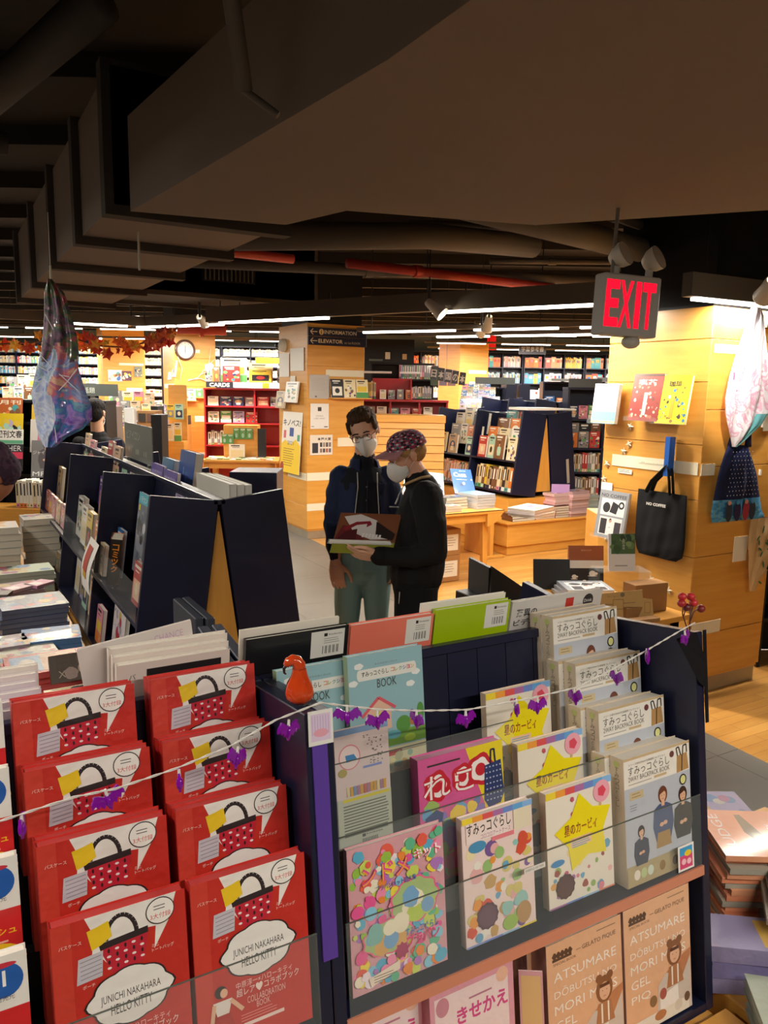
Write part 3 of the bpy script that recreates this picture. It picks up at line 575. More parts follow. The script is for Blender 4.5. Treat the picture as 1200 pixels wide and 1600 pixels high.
def cov_backpink():
    w, h, t = .125, .245, .008; b = MB(); body(b, w, h, t, 'e0ccc8', mat='gloss'); X = lambda f: w*f; Y = lambda f: h*(1-f)
    b.fr(0, Y(.05), w, h, '88a8d0', 'gloss'); b.fe(X(.26), Y(.24), w*.2, w*.21, 'e08898', 'gloss', 24); b.fe(X(.26), Y(.24), w*.18, w*.19, 'ecd8d4', 'gloss', 24); b.flat([(X(.18), Y(.22)), (X(.34), Y(.22)), (X(.4), Y(.27)), (X(.2), Y(.28))], '4c8cc0', 'gloss')
    rn = random.Random(2)
    for i in range(40): b.fr(X(.52+.35*rn.random()), Y(.05+.27*rn.random()), X(.52+.35*rn.random()*.2+.33), Y(.05+.27*rn.random()), '7a7672', 'gloss') if False else b.fe(X(.52+.36*rn.random()), Y(.08+.25*rn.random()), .002, .0014, '7a7672', 'gloss', 5)
    b.fr(X(.5), Y(.36), X(.85), Y(.34), '8090d0', 'gloss'); b.fe(X(.12), Y(.36), w*.08, w*.07, 'b0a050', 'gloss')
    for i in range(12): b.fr(X(.18+.062*i), Y(.57), X(.18+.062*i+.05), Y(.49), rn.choice(['d8a030', 'c86858', '7898b8', 'a8b860', 'e0d0a0', 'b07898']), 'gloss')
    b.fr(0, 0, w, Y(.58), 'c4c8b4', 'gloss'); b.fr(X(.1), Y(.61), X(.97), Y(.585), 'e0d030', 'gloss'); lines(b, X(.1), Y(.64), w*.84, 11, .0062, '6c7466', .0026, 'gloss', .08)
    b.fr(X(.42), Y(.935), X(.48), Y(.91), INK); b.text(X(.5), Y(.933), .006, 'Kinokuniya', INK, w*.3)
    for i in range(10): b.fr(X(.42+.03*i), Y(1), X(.435+.03*i), Y(.95), '4a4c44')
    return b.mesh('pale_back_cover_book')
def cov_blue():
    w, h, t = .19, .275, .02; b = MB(); body(b, w, h, t, '94bcc4', '8a9a78', mat='gloss'); X = lambda f: w*f; Y = lambda f: h*(1-f); rn = random.Random(4)
    for cx, cy in ((.14, .09), (.82, .3), (.9, .21), (.06, .22)): b.fe(X(cx), Y(cy), w*.06, h*.025, 'e8ece8', 'gloss', 14, 0, .08, 5)
    b.fr(X(.14), Y(.21), X(.88), Y(.12), 'e4e4dc', 'gloss'); b.fe(X(.14), Y(.165), w*.03, h*.045, 'e4e4dc', 'gloss'); b.fe(X(.88), Y(.165), w*.03, h*.045, 'e4e4dc', 'gloss')
    b.text(X(.17), Y(.18), .0115, 'すみっコぐらし', '4a4038', w*.36, 'l', 'gloss', .015)
    for i, (ch, c) in enumerate(zip('コレクション', ('d87830', '98a838', '489878', '4a6ab0', 'c84858', 'd8a030'))): b.text(X(.56+.054*i), Y(.175), .009, ch, c, None, 'l', 'gloss', .02)
    b.text(X(.5), Y(.285), .019, 'BOOK', '4a5048', w*.26, 'c', 'gloss'); b.text(X(.5), Y(.1), .005, 'キャラクターブック', '78888a', w*.3, 'c', 'gloss')
    b.fr(0, Y(.78), w, Y(.66), '7aa850', 'gloss'); b.fe(X(.7), Y(.62), w*.1, h*.07, '5c9848', 'gloss'); b.fe(X(.94), Y(.55), w*.05, h*.08, '5c9848', 'gloss')
    b.flat([(X(.2), Y(.63)), (X(.2), Y(.48)), (X(.38), Y(.38)), (X(.54), Y(.46)), (X(.54), Y(.63))], 'e0b8a0', 'gloss'); b.line([(X(.15), Y(.5)), (X(.38), Y(.365)), (X(.6), Y(.47))], .007, 'd8606c', 'gloss')
    b.fe(X(.36), Y(.52), w*.05, h*.05, 'd0cc60', 'gloss'); b.fe(X(.85), Y(.61), w*.07, h*.04, 'b07848', 'gloss'); b.fe(X(.56), Y(.69), w*.1, h*.035, '68b0b8', 'gloss'); b.fe(X(.78), Y(.74), w*.08, h*.03, 'a8c850', 'gloss')
    b.fr(0, 0, w, Y(.79), 'd4cfa8', 'gloss'); b.fr(X(.45), Y(.86), X(.66), Y(.82), 'c04848', 'gloss'); blobs(b, w, h, (.05, .02, .95, .17), 16, ['b8b890', 'e0d8a0', '90b8a0', 'c8a868'], (.006, .011), rn)
    return b.mesh('light_blue_book')
def cov_peach(full=True):
    w, h, t = .225, .31, .05 if full else .04; b = MB(); body(b, w, h, t, 'e2b08a', 'b88c80', mat='wrap', pages='d8cabc'); X = lambda f: w*f; Y = lambda f: h*(1-f)
    b.fr(X(.07), Y(.135), X(.32), Y(.115), '5a4030', 'wrap'); 
    for i in range(5): b.fe(X(.1+.05*i), Y(.095), w*.03, h*.025, '5a4030', 'wrap', 10, 0, .15, 4)
    b.fr(X(.38), Y(.116), X(.44), Y(.112), '6a5040', 'wrap')
    b.text(X(.46), Y(.135), .012, 'GELATO PIQUE', '6a5040', w*.46, 'l', 'wrap'); b.text(X(.08), Y(.165), .006, 'SPECIAL BOOK', '7a5c48', w*.3, 'l', 'wrap'); b.fr(X(.66), Y(.05), X(.92), Y(.042), '9a7c64', 'wrap')
    for i, (s, wf) in enumerate((('ATSUMARE', .84), ('DŌBUTSU NO', .84), ('MORI M    S', .84), ('GEL', .28), ('PIQ', .28))): b.text(X(.08), Y(.285+.118*i), .021, s, 'f4e8dc', w*wf, 'l', 'wrap', .0)
    b.flat([(X(.45), Y(1)), (X(.48), Y(.7)), (X(.62), Y(.62)), (X(.98), Y(.58)), (X(1), Y(1))], 'cfc0b4', 'wrap')
    s = .09; x, y = X(.74), Y(.66)
    b.flat([(x-.03, y+.01), (x+.01, y+.03), (X(1), y+.045), (X(1), y+.03), (x+.025, y-.02)], 'c08058', 'wrap')
    for dx in (-.016, .018): b.fe(x+dx, y+.078, .010, .010, '8a5838', 'wrap')
    b.fe(x, y+.05, .026, .032, '8a5838', 'wrap'); b.fe(x+.001, y+.045, .017, .021, 'e0b090', 'wrap'); b.flat([(x-.014, y+.055), (x+.015, y+.055), (x+.016, y+.063), (x-.015, y+.063)], '5a3424', 'wrap')
    b.fe(x-.006, y+.047, .0014, .0012, INK, 'wrap', 6); b.fe(x+.007, y+.047, .0014, .0012, INK, 'wrap', 6); b.fr(x-.004, y+.033, x+.004, y+.0345, 'c06058', 'wrap')
    b.flat([(x-.03, y-.03), (x-.02, y+.02), (x+.02, y+.02), (x+.03, y-.03)], 'b07850', 'wrap'); b.fr(x-.012, y-.028, x-.007, y+.018, 'ece0d4', 'wrap'); b.fr(x+.008, y-.028, x+.013, y+.018, 'ece0d4', 'wrap')
    b.flat([(X(.50), Y(1)), (X(.5), Y(.8)), (X(.78), Y(.76)), (X(.8), Y(1))], 'ece6de', 'wrap'); b.fe(X(.4), Y(.8), .012, .014, '8a6a48', 'wrap'); b.fe(X(.55), Y(.78), .012, .014, 'a8584c', 'wrap')
    b.fr(0, 0, X(.95), Y(.9), 'e6dccc', 'wrap'); b.fe(X(.5), Y(.935), .02, .012, 'b8784c', 'wrap'); b.fe(X(.78), Y(.93), .014, .014, 'd8ccbc', 'wrap'); b.fe(X(.92), Y(.9), .010, .012, '6a5040', 'wrap')
    return b.mesh('peach_book')
def cov_one():
    w, h, t = .2, .29, .02; b = MB(); body(b, w, h, t, 'ece8e0', 'd02028', mat='wrap'); X = lambda f: w*f; Y = lambda f: h*(1-f)
    b.fr(0, Y(.62), w, Y(.28), 'd42024', 'wrap'); b.fr(0, 0, w, Y(.62), 'e8dcd8', 'wrap')
    b.fe(X(.84), Y(.13), w*.13, w*.13, '1c5cb0', 'wrap', 24); b.text(X(.84), Y(.16), .024, '1', 'f4f4f0', None, 'c', 'wrap', .02); b.text(X(.84), Y(.235), .008, '発売元', '4a4444', None, 'c', 'wrap')
    b.fe(X(.83), Y(.05), w*.1, .004, 'c83040', 'wrap'); b.text(X(.6), Y(.42), .012, 'キラッシュ', 'f0c020', w*.36, 'l', 'wrap', .02); lines(b, X(.55), Y(.45), w*.4, 3, .009, 'f0b8a8', .003, 'wrap')
    b.fe(X(.8), Y(.56), w*.22, h*.1, 'f0c81c', 'wrap', 24); b.fr(0, Y(.75), w, Y(.66), 'f4eeea', 'wrap'); b.fe(X(.78), Y(.76), w*.13, h*.06, 'e8c8c4', 'wrap'); b.fr(0, Y(.97), w, Y(.86), 'd42024', 'wrap')
    return b.mesh('numbered_book')
def cov_kise():
    w, h, t = .21, .30, .05; b = MB(); body(b, w, h, t, 'd898a8', 'd07c94', 'd07c94', 'e0a4b0', 'wrap'); X = lambda f: w*f; Y = lambda f: h*(1-f)
    b.fr(X(.05), Y(1), X(.93), Y(.08), 'ead4d4', 'wrap'); b.text(X(.3), Y(.32), .035, 'きせかえ', 'd04888', w*.62, 'l', 'wrap', .03)
    b.fe(X(.86), Y(.1), .016, .016, 'e8b8a0', 'wrap'); b.fe(X(.14), Y(.15), .016, .02, 'c88898', 'wrap'); lines(b, X(.45), Y(.16), w*.35, 1, .01, 'b87890', .004, 'wrap')
    b.plane(Matrix(((0, 0, 1, w+.0005), (1, 0, 0, 0), (0, 1, 0, 0), (0, 0, 0, 1)))); b.text(t*.5, h*.8, .02, 'きせかえ', 'b03058', None, 'c', 'wrap', vert=True)
    b.plane(Matrix(((1, 0, 0, 0), (0, 1, 0, .0), (0, 0, 1, h-.002), (0, 0, 0, 1)))); b.lay = 20; b.text(X(.25), t*.3, .014, 'きせかえ', '3a4a78', w*.45, 'l', 'wrap')
    return b.mesh('pink_boxed_book')
# ================= leaning display bookcases =================
def leaning_case(name, label, Mx, L, Hh, D, divs=(), shelves=(), shelf_edge=None, base_edge=None, planks=4, th=.026, side_mat='navy', group=None, backp=True):
    """local frame: x along, y back (leaning), z up the lean; front edge plane y=0; z=0 is the foot"""
    t = thing(name, label, 'bookcase', Mx=Mx, group=group)
    for x in (0, L-th): MB().bbox((x, 0, 0), (x+th, D, Hh), .002, mat=side_mat).build('side_panel', t)
    for x in divs: MB().bbox((x, .004, 0), (x+th, D-.012, Hh-.006), .002, mat=side_mat).build('divider', t)
    if backp:
        b = MB(); n = max(2, int(L/.09))
        for k in range(n): b.box((th+(L-2*th)*k/n+.001, D-.012, 0), (th+(L-2*th)*(k+1)/n-.001, D, Hh-.004), mat='navy')
        b.build('back_panel', t)
        MB().bbox((0, D-.02, Hh-.018), (L, D+.012, Hh+.004), .002, mat='navy').build('top_rail', t)
    for z in shelves:
        s = MB().box((th, .002, z-.022), (L-th, D-.012, z), mat='navy').build('shelf', t)
        if shelf_edge: MB().box((th*.9, -.003, z-.026), (L-th*.9, .003, z-.002), shelf_edge, 'plastic').build('edge_strip', s, label='salmon coloured shelf edge')
    MB().box((th, .002, 0), (L-th, D-.012, .02), mat='navy').build('bottom_shelf', t)
    return t
FU = Frame((0, 1.181, 1.3), (1, 0, 0), (0, sT, cT), (0, -cT, sT)); FU.o = FU.o - FU.T*.577
FBk = Frame(FU.P(0, .577, -.30) + Vector((0, .03, 0)), (1, 0, 0), (0, -sT, cT), (0, -cT, -sT))
leaning_case('display_bookcase', 'near navy leaning rack with a salmon shelf edge holding the picture books', FU.mat(.555, -.375), 1.035, .952, .30, shelves=(.375,), shelf_edge='cc8468')
leaning_case('display_bookcase', 'near navy leaning rack holding the red mooks, purple strip on its end', FU.mat(-.52, -.375), 1.073, .952, .30, shelves=(.375,))
pst = MB(FU.mat(0, 0)); pst.box((.537, -.004, .125), (.566, .002, .52), mat='purple'); pst.build('shelf_marker_strip', label='purple plastic strip on the upright between the red mooks and picture books', cat='marker strip')
# the same furniture back to back behind it
def back_case(name, label, x0, L):
    o = FBk.o + Vector((0, .02, 0)); m = Matrix.Identity(4)
    for i, c in enumerate((Vector((-1, 0, 0)), Vector((0, -cT, -sT)), Vector((0, -sT, cT)))):
        for r in range(3): m[r][i] = c[r]
    m.translation = Vector((x0+L, o.y, o.z)) + Vector((0, -sT, cT))*(-.95) + Vector((0, cT, sT))*.30
    return leaning_case(name, label, m, L, .93, .29, shelves=(.375,))
back_case('display_bookcase', 'navy leaning rack back to back behind the picture books', .56, 1.03)
back_case('display_bookcase', 'navy leaning rack back to back behind the red mooks', -.52, 1.07)
t = thing('display_plinth', 'low oak plinth under the near leaning racks', 'plinth', (0, 0, 0)); MB().bbox((-.9, .72, 0), (1.62, 1.95, .312), .004, mat='wood').build('plinth_box', t); MB().bbox((-.9, .72, .3125), (1.62, 1.045, .352), .002, mat='wood').build('front_ledge', t)
# black risers that carry the stepped rows
def riser(label, x0, x1, steps):
    b = MB(FU.mat(0, 0))
    for n, z in steps: b.box((x0, -n, .001), (x1, -n+.028, z), mat='black')
    b.build('stepped_riser', label=label, cat='riser')
riser('black stepped riser under the red mooks', -.15, .52, [(-.10, .115), (-.17, .215), (-.24, .31)])
riser('black stepped riser under the white boxed books', 1.315, 1.555, [(-.09-.015, .085), (-.165-.012, .185), (-.24-.01, .28)])
riser('black stepped riser under the yellow star books', 1.08, 1.30, [(-.125, .095), (-.205, .195)])
riser('black stepped riser under the left picture books', .60, 1.05, [(-.125, .115), (-.225, .33)])
def acrylic(label, x0, x1, z0, z1, n):
    t = thing('acrylic_guard', label, 'acrylic guard', Mx=FU.mat(x0, z0, n)); w, h = x1-x0, z1-z0
    MB().box((0, 0, 0), (w, .002, h), mat='clear').build('clear_strip', t)
    MB().box((0, -.0004, h-.0014), (w, .0024, h), '5a6058', 'plastic').build('guard_edge', t)
acrylic('clear guard across the lowest row of picture books', .585, 1.56, .002, .178, .003)
acrylic('clear guard across the second row of picture books', .585, 1.30, .09, .312, -.052)
acrylic('clear guard across the upper row of picture books', .585, 1.10, .20, .42, -.135)
acrylic('clear guard across the red mooks', -.12, .525, .002, .185, .008)

NCOL = dict(ord=['bottom', 'second', 'third', 'topmost'])
mesh_red = cov_red()
tiers = [(-.006, .026, 'front'), (-.078, .125, 'second'), (-.150, .225, 'third'), (-.222, .325, 'back')]
for col, (x0, side) in enumerate(((.095, 'left'), (.309, 'right'))):
    for k, (n, z, nm) in enumerate(tiers):
        for q in range(2 if k else 1):
            o = link('red_mook', mesh_red, None, FU.mat(x0-(.006 if side == 'left' else -.001)*k, z-.004*q, n-.030*q))
            tag(o, ('red shrink-wrapped mook in the %s row of the %s column' % (nm, side)) if q == 0 else 'red shrink-wrapped mook hidden close behind the %s row mook of the %s column' % (nm, side), 'book', 'red mooks on the near rack')
mesh_pack = cov_pack()
for k, (n, z, x0) in enumerate([(-.012, .008, 1.318), (-.084, .105, 1.317), (-.156, .205, 1.317), (-.228, .313, 1.314)]):
    o = link('boxed_book', mesh_pack, None, FU.mat(x0, z, n)); nm = ['front', 'second', 'third', 'back'][k]
    tag(o, 'white and kraft boxed backpack book, %s step of the stack at the right end' % nm, 'book', 'boxed backpack books')
    if k < 4:
        o = link('boxed_book', mesh_pack, None, FU.mat(x0-.016, z, n-.043) if k < 3 else FU.mat(x0-.002, z, n-.043)); tag(o, 'kraft spine of the boxed backpack book behind the one on the %s step' % nm, 'book', 'boxed backpack books')
mesh_star = cov_star()
for n, z, x0, nm in [(-.032, .018, 1.098, 'front'), (-.115, .106, 1.093, 'middle'), (-.20, .208, 1.073, 'back')]:
    link('picture_book', mesh_star, None, FU.mat(x0, z, n), 'cream sticker book with a big yellow star, %s of three' % nm, 'book', 'yellow star sticker books')
link('picture_book', cov_sumi(), None, FU.mat(.866, .018, -.022), 'pale pink sticker book with a brown scalloped disc, middle of the lowest row', 'book')
link('picture_book', cov_busy(), None, FU.mat(.600, .024, -.012, rot=math.radians(.3)), 'crowded multicoloured craft book at the left of the lowest row', 'book')
link('picture_book', cov_reko(), None, FU.mat(.820, .126, -.105), 'pink and yellow book with red outlined letters and a navy bag', 'book')
link('picture_book', cov_backpink(), None, FU.mat(.648, .238, -.142), 'thin pale pink book showing its back cover with green text panel', 'book')
mb_ = cov_blue()
link('picture_book', mb_, None, FU.mat(.728, .332, -.226), 'light blue picture book reading BOOK in front of its twin', 'book', 'light blue picture books')
link('picture_book', mb_, None, FU.mat(.575, .322, -.252), 'light blue picture book half hidden behind the red glass gourd', 'book', 'light blue picture books')
mp = cov_peach()
link('peach_mook', mp, None, FU.mat(1.066, -.352, -.012), 'peach mook with white capitals on the bottom shelf, left of two', 'book', 'peach mooks on the bottom shelf')
link('peach_mook', mp, None, FU.mat(1.300, -.350, -.012), 'peach mook with white capitals on the bottom shelf, right of two', 'book', 'peach mooks on the bottom shelf')
for q in (1, 2): link('peach_mook', mp, None, FU.mat(1.066-.012*q, -.352, -.012-.051*q), 'peach mook with only its brown spine showing, %s one back' % ('first' if q == 1 else 'second'), 'book', 'peach mooks on the bottom shelf')
mk = cov_kise()
for q, (x0, z, n) in enumerate([(.760, -.352, -.02), (.585-.03, -.352, -.05)]): link('pink_boxed_book', mk, None, FU.mat(x0+.01, z+.02, n), 'pink boxed dress-up book on the bottom shelf, %s' % ('under the pink and yellow book' if q == 0 else 'next to the purple strip'), 'book', 'pink boxed dress-up books')
b = MB(); b.tube([(0, 0, .0), (.01, -.02, .12), (.0, .0, .27)], .002, 6, 'e8e4dc'); 
b = MB(); body(b, .05, .28, .004, 'd8a0a8', mat='gloss'); b.fr(.004, .02, .046, .27, 'e0b880', 'gloss'); link('thin_booklet', b.mesh('thin_booklet'), None, FU.mat(.995, -.352, -.02, yaw=math.radians(-38)), 'thin curled booklet between the pink box and peach mooks', 'booklet')
m1 = cov_one()
for k, (n, z) in enumerate([(-.012, .02), (-.082, .140), (-.152, .262), (-.222, .36)]):
    link('numbered_book', m1, None, FU.mat(-.138, z-.004*k, n), 'white and red comic with a blue number one, %s at the left edge' % ['lowest', 'second up', 'third up', 'topmost'][k], 'book', 'numbered comics at the left edge')
# small cards and tags
def card(name, Mx, w, h, col, label, cat, draw=None, t=.0006, mat='paper'):
    b = MB(); b.box((0, 0, 0), (w, t, h), col, mat)
    if draw: draw(b, w, h)
    return b.build(name, None, Mx, label=label, cat=cat)
def dr_tag(b, w, h):
    b.fr(w*.1, h*.12, w*.9, h*.9, 'd8c4dc')
    for i in range(7): b.fr(w*(.14+.11*i), h*.3, w*(.17+.11*i), h*.85, 'c0a8cc')
    b.fe(w*.5, h*.35, w*.3, h*.12, 'e0a0b0')
card('photo_card', FU.mat(.526, .523, .014, rot=math.radians(1)), .048, .062, 'e4e2dc', 'small pink striped card hanging below the red glass gourd', 'card', dr_tag)
def dr_st(b, w, h): b.fr(w*.1, h*.08, w*.9, h*.92, 'd84878'); b.fr(w*.1, h*.6, w*.9, h*.92, '3c9cd0'); b.fe(w*.62, h*.65, w*.22, h*.12, 'e8c828'); b.fe(w*.35, h*.35, w*.14, h*.12, 'f0c0c8'); b.fe(w*.68, h*.32, w*.14, h*.12, 'f0c0c8')
card('sticker_card', FU.mat(1.468, .010, .008), .056, .062, 'ece8e4', 'pink and blue picture card with a white rim leaning on the guard at right', 'card', dr_st)
def dr_pr(b, w, h): b.text(w*.06, h*.3, h*.45, '500012 00 900', '8a8680', w*.85)
card('price_tag', FU.mat(1.0, .147, .0062), .058, .011, 'dcd8d0', 'narrow white price tag on the clear guard', 'price tag', dr_pr)

# ---- big books standing in the rack behind, seen over the ridge ----
def bigbook(x0, x1, zt, n, t, cov, label, bc=None, draw=None, h=.33, top='e4ddd0', rot=0.):
    b = MB(); w = x1-x0; body(b, w, h, t, cov, pages=top, mat='gloss')
    if bc: b.lay = 3; barcode(b, w*bc[0], h-bc[2], w*(bc[1]-bc[0]), bc[2]-.006)
    if draw: draw(b, w, h)
    return b.build('large_book', None, FBk.mat(x0, zt-h, n, rot=rot), label=label, cat='book', group='large books along the ridge')
bigbook(.534, .778, .082, 0, .012, '17161a', 'black large book with a white price label behind the gourd', (.62, .96, .07))
bigbook(.525, .760, .098, -.016, .006, 'ece6d8', 'white sheet-thin book just behind the black large book')
bigbook(.785, 1.010, .078, 0, .014, 'f07c66', 'coral large book with a white price label', (.66, .97, .07))
bigbook(1.016, 1.247, .084, .0, .013, 'a6c40c', 'lime green large book with a white price label', (.66, .97, .07))
bigbook(.985, 1.242, .097, -.018, .008, 'eee8dc', 'thin white book behind the lime green one')
def dr_grey(b, w, h):
    b.text(w*.05, h-.045, .022, '驚異の', '2c2a2c', w*.22, bold=.02); b.text(w*.03, h-.07, .018, 'ビデオ喫茶', '2c2a2c', w*.42, bold=.02)
    b.fr(w*.58, h-.045, w*.67, h-.012, 'c03028'); b.fe(w*.84, h-.028, w*.06, .02, '2c2a2c'); b.text(w*.84, h-.032, .009, 'Drink', 'e8e4dc', w*.09, 'c')
bigbook(1.256, 1.575, .074, 0, .012, 'cfcbc6', 'pale grey large book with Japanese title and small pictures', None, dr_grey)
for k in range(3):
    bigbook(.262+.004*k, .505-.003*k, .066-.010*k+.02, -.02+.018*k-.02, .016, 'e6dcd2', 'thick white page block, %s of three beside the orange wedge' % ['furthest', 'middle', 'nearest'][k], None,
            (lambda b, w, h: (b.fr(w*.25, h-.04, w*.92, h-.016, '1a181a'), b.text(w*.1, h-.035, .012, 'バ', '3a3638'))) if k == 2 else None)
b = MB(); body(b, .23, .20, .006, 'e4dcd6', mat='paper'); b.text(.15, .17, .016, 'CHANCE', 'd8b0cc', .06); b.build('white_booklet', None, FBk.mat(.235, -.118, -.072, rot=math.radians(-8)), label='tilted white booklet printed CHANCE behind the red mooks', cat='booklet')
for k in range(6):
    bigbook(-.16+.002*k, .135-.003*(k % 3), .064-.010*k, -.066+.014*k, .012, ['e8e0d8', 'e4d8d8', 'dcd0d8', 'd8ccd4', 'd4c8d4', 'cfc4d0'][k], 'tall white lilac magazine of the wad at the left edge, %s' % ['furthest', 'second', 'third', 'fourth', 'fifth', 'nearest'][k])
bigbook(-.12, .075, -.02, .03, .01, '1a191c', 'black tall book in front of the lilac magazines')
bigbook(-.10, .10, -.06, .046, .006, '2a282c', 'dark thin book with a pale edge at the left', top='e0dcd8')

# ---- red glass gourd ----
t = thing('glass_gourd', 'red orange blown glass gourd with a curled neck on the rack end', 'glass ornament', Mx=Matrix.Translation((.545, 1.245, 1.297)))
b = MB(); n_ = 24
prof = [(0, .0), (.017, .001), (.0245, .010), (.027, .021), (.024, .034), (.018, .046), (.0145, .056), (.0125, .066)]
vs = []; 
for i, (r, z) in enumerate(prof):
    for k in range(n_): a = 2*math.pi*k/n_; rr = r*(1+.05*math.cos(8*a)); vs.append((rr*math.cos(a), rr*math.sin(a), z))
b.add(vs, [(i*n_+k, i*n_+(k+1) % n_, i*n_+n_+(k+1) % n_, i*n_+n_+k) for i in range(len(prof)-1) for k in range(n_)], mat='glassred', smooth=True)
b.tube([(0, 0, .064), (-.001, 0, .072), (-.006, .001, .080), (-.014, .002, .083), (-.021, .003, .080), (-.025, .004, .073)], [.0126, .0122, .0115, .010, .0085, .006], 16, mat='glassred')
b.build('gourd_body', t); MB().tube([(-.0245, .004, .0745), (-.029, .004, .068), (-.0285, .004, .060), (-.025, .004, .057)], [.004, .003, .0022, .0016], 8, '1c1410', 'gloss').build('stem', t)

# ---- bat light string ----
pts = [(-.08, .52), (.038, .524), (.138, .534), (.198, .532), (.292, .542), (.383, .559), (.464, .586), (.548, .600), (.663, .566), (.753, .546), (.863, .527), (1.026, .520), (1.151, .520), (1.267, .543), (1.38, .57), (1.49, .598), (1.545, .61)]
t = thing('bat_string_light', 'white twisted cord with purple bats strung across the near racks', 'string light', Mx=FU.mat(0, 0, .022))
b = MB(); dense = []
for (x0, z0), (x1, z1) in zip(pts, pts[1:]):
    m_ = max(2, int(abs(x1-x0)/.008))
    for k in range(m_): dense.append((x0+(x1-x0)*k/m_, z0+(z1-z0)*k/m_))
for ph in (0, math.pi): b.tube([(x, .0011*math.cos(i*.9+ph), z+.0011*math.sin(i*.9+ph)) for i, (x, z) in enumerate(dense)], .0011, 5, mat='string')
b.build('cord', t)
def bat(w):
    P = [(0, .008), (.0018, .0105), (.0035, .008), (.006, .009), (.012, .0135), (.019, .0165), (.021, .012), (.026, .006), (.0265, -.002), (.021, .001), (.018, -.005), (.014, -.002), (.010, -.009), (.006, -.005), (.003, -.012), (0, -.017)]
    P = P + [(-x, z) for x, z in P[-2:0:-1]]; b = MB(); n = len(P); s = w/.053
    b.add([(x*s, -.002, z*s) for x, z in P] + [(x*s, .002, z*s) for x, z in P], [tuple(range(n)), tuple(range(2*n-1, n-1, -1))] + [(i, i+n, (i+1) % n+n, (i+1) % n) for i in range(n)], mat='bat')
    b.ball((0, 0, -.003*s), (.0055*s, .006*s, .011*s), 10, 6, mat='bat'); return b.mesh('bat')
bm = bat(.053)
for x, z, yaw, rz in [(.066, .508, 80, 5), (.187, .517, 12, -14), (.296, .520, 75, 8), (.392, .536, 38, 20), (.486, .563, 25, 8), (.60, .566, -35, 0), (.661, .545, 6, 0), (.745, .530, 84, 0), (.858, .508, 10, 0), (.985, .505, 60, 0), (1.04, .50, 5, 4), (1.145, .500, 78, 10), (1.27, .520, 74, 4), (1.37, .552, 50, 22), (1.50, .575, 20, -8)]:
    o = link('bat', bm, t, Matrix.Translation((x, 0, z)) @ Matrix.Rotation(math.radians(yaw), 4, 'Z') @ Matrix.Rotation(math.radians(rz), 4, 'Y'))
    MB().cyl((0, 0, .008), (0, 0, .019), .0028, .0022, 8, 'e0dcd8', 'plastic').build('bulb_socket', o)
# ---- berry twig and black gauze at the right end ----
t = thing('berry_twig', 'twig of red berries tied to the right end of the near rack', 'twig', Mx=FU.mat(0, 0, -.01))
b = MB(); 
for p in ([(1.552, -.0, .53), (1.546, 0, .59), (1.532, .0, .625), (1.536, 0, .66)], [(1.553, 0, .55), (1.558, 0, .61), (1.566, 0, .655)], [(1.556, 0, .60), (1.572, 0, .625), (1.592, 0, .634)], [(1.535, 0, .62), (1.545, 0, .636)], [(1.558, 0, .61), (1.570, 0, .640)]): b.tube(p, .0016, 6, '4a1c18', 'plastic')
b.build('stems', t)
for x, z, c in [(1.533, .668, 'b81c24'), (1.530, .652, 'a01820'), (1.564, .664, 'b81c24'), (1.573, .648, 'c02028'), (1.548, .640, '5c1418'), (1.600, .630, '7c1a1c')]: MB().ball((x, 0, z), (.0105, .0105, .0098), 14, 9, c, 'wrap').build('berry', t)
b = MB(FU.mat(0, 0)); b.add([(1.50, .004, .57), (1.56, -.006, .58), (1.597, -.004, .50), (1.60, -.003, .36), (1.585, -.005, .44), (1.555, -.012, .46)], [(0, 1, 2, 5), (2, 3, 4, 5)], '0c0a0e', 'cloth')
b.box((1.588, -.004, .35), (1.599, -.002, .58), '0c0a0e', 'cloth'); b.build('black_gauze', label='scrap of black gauze draped on the right end of the near rack', cat='gauze')
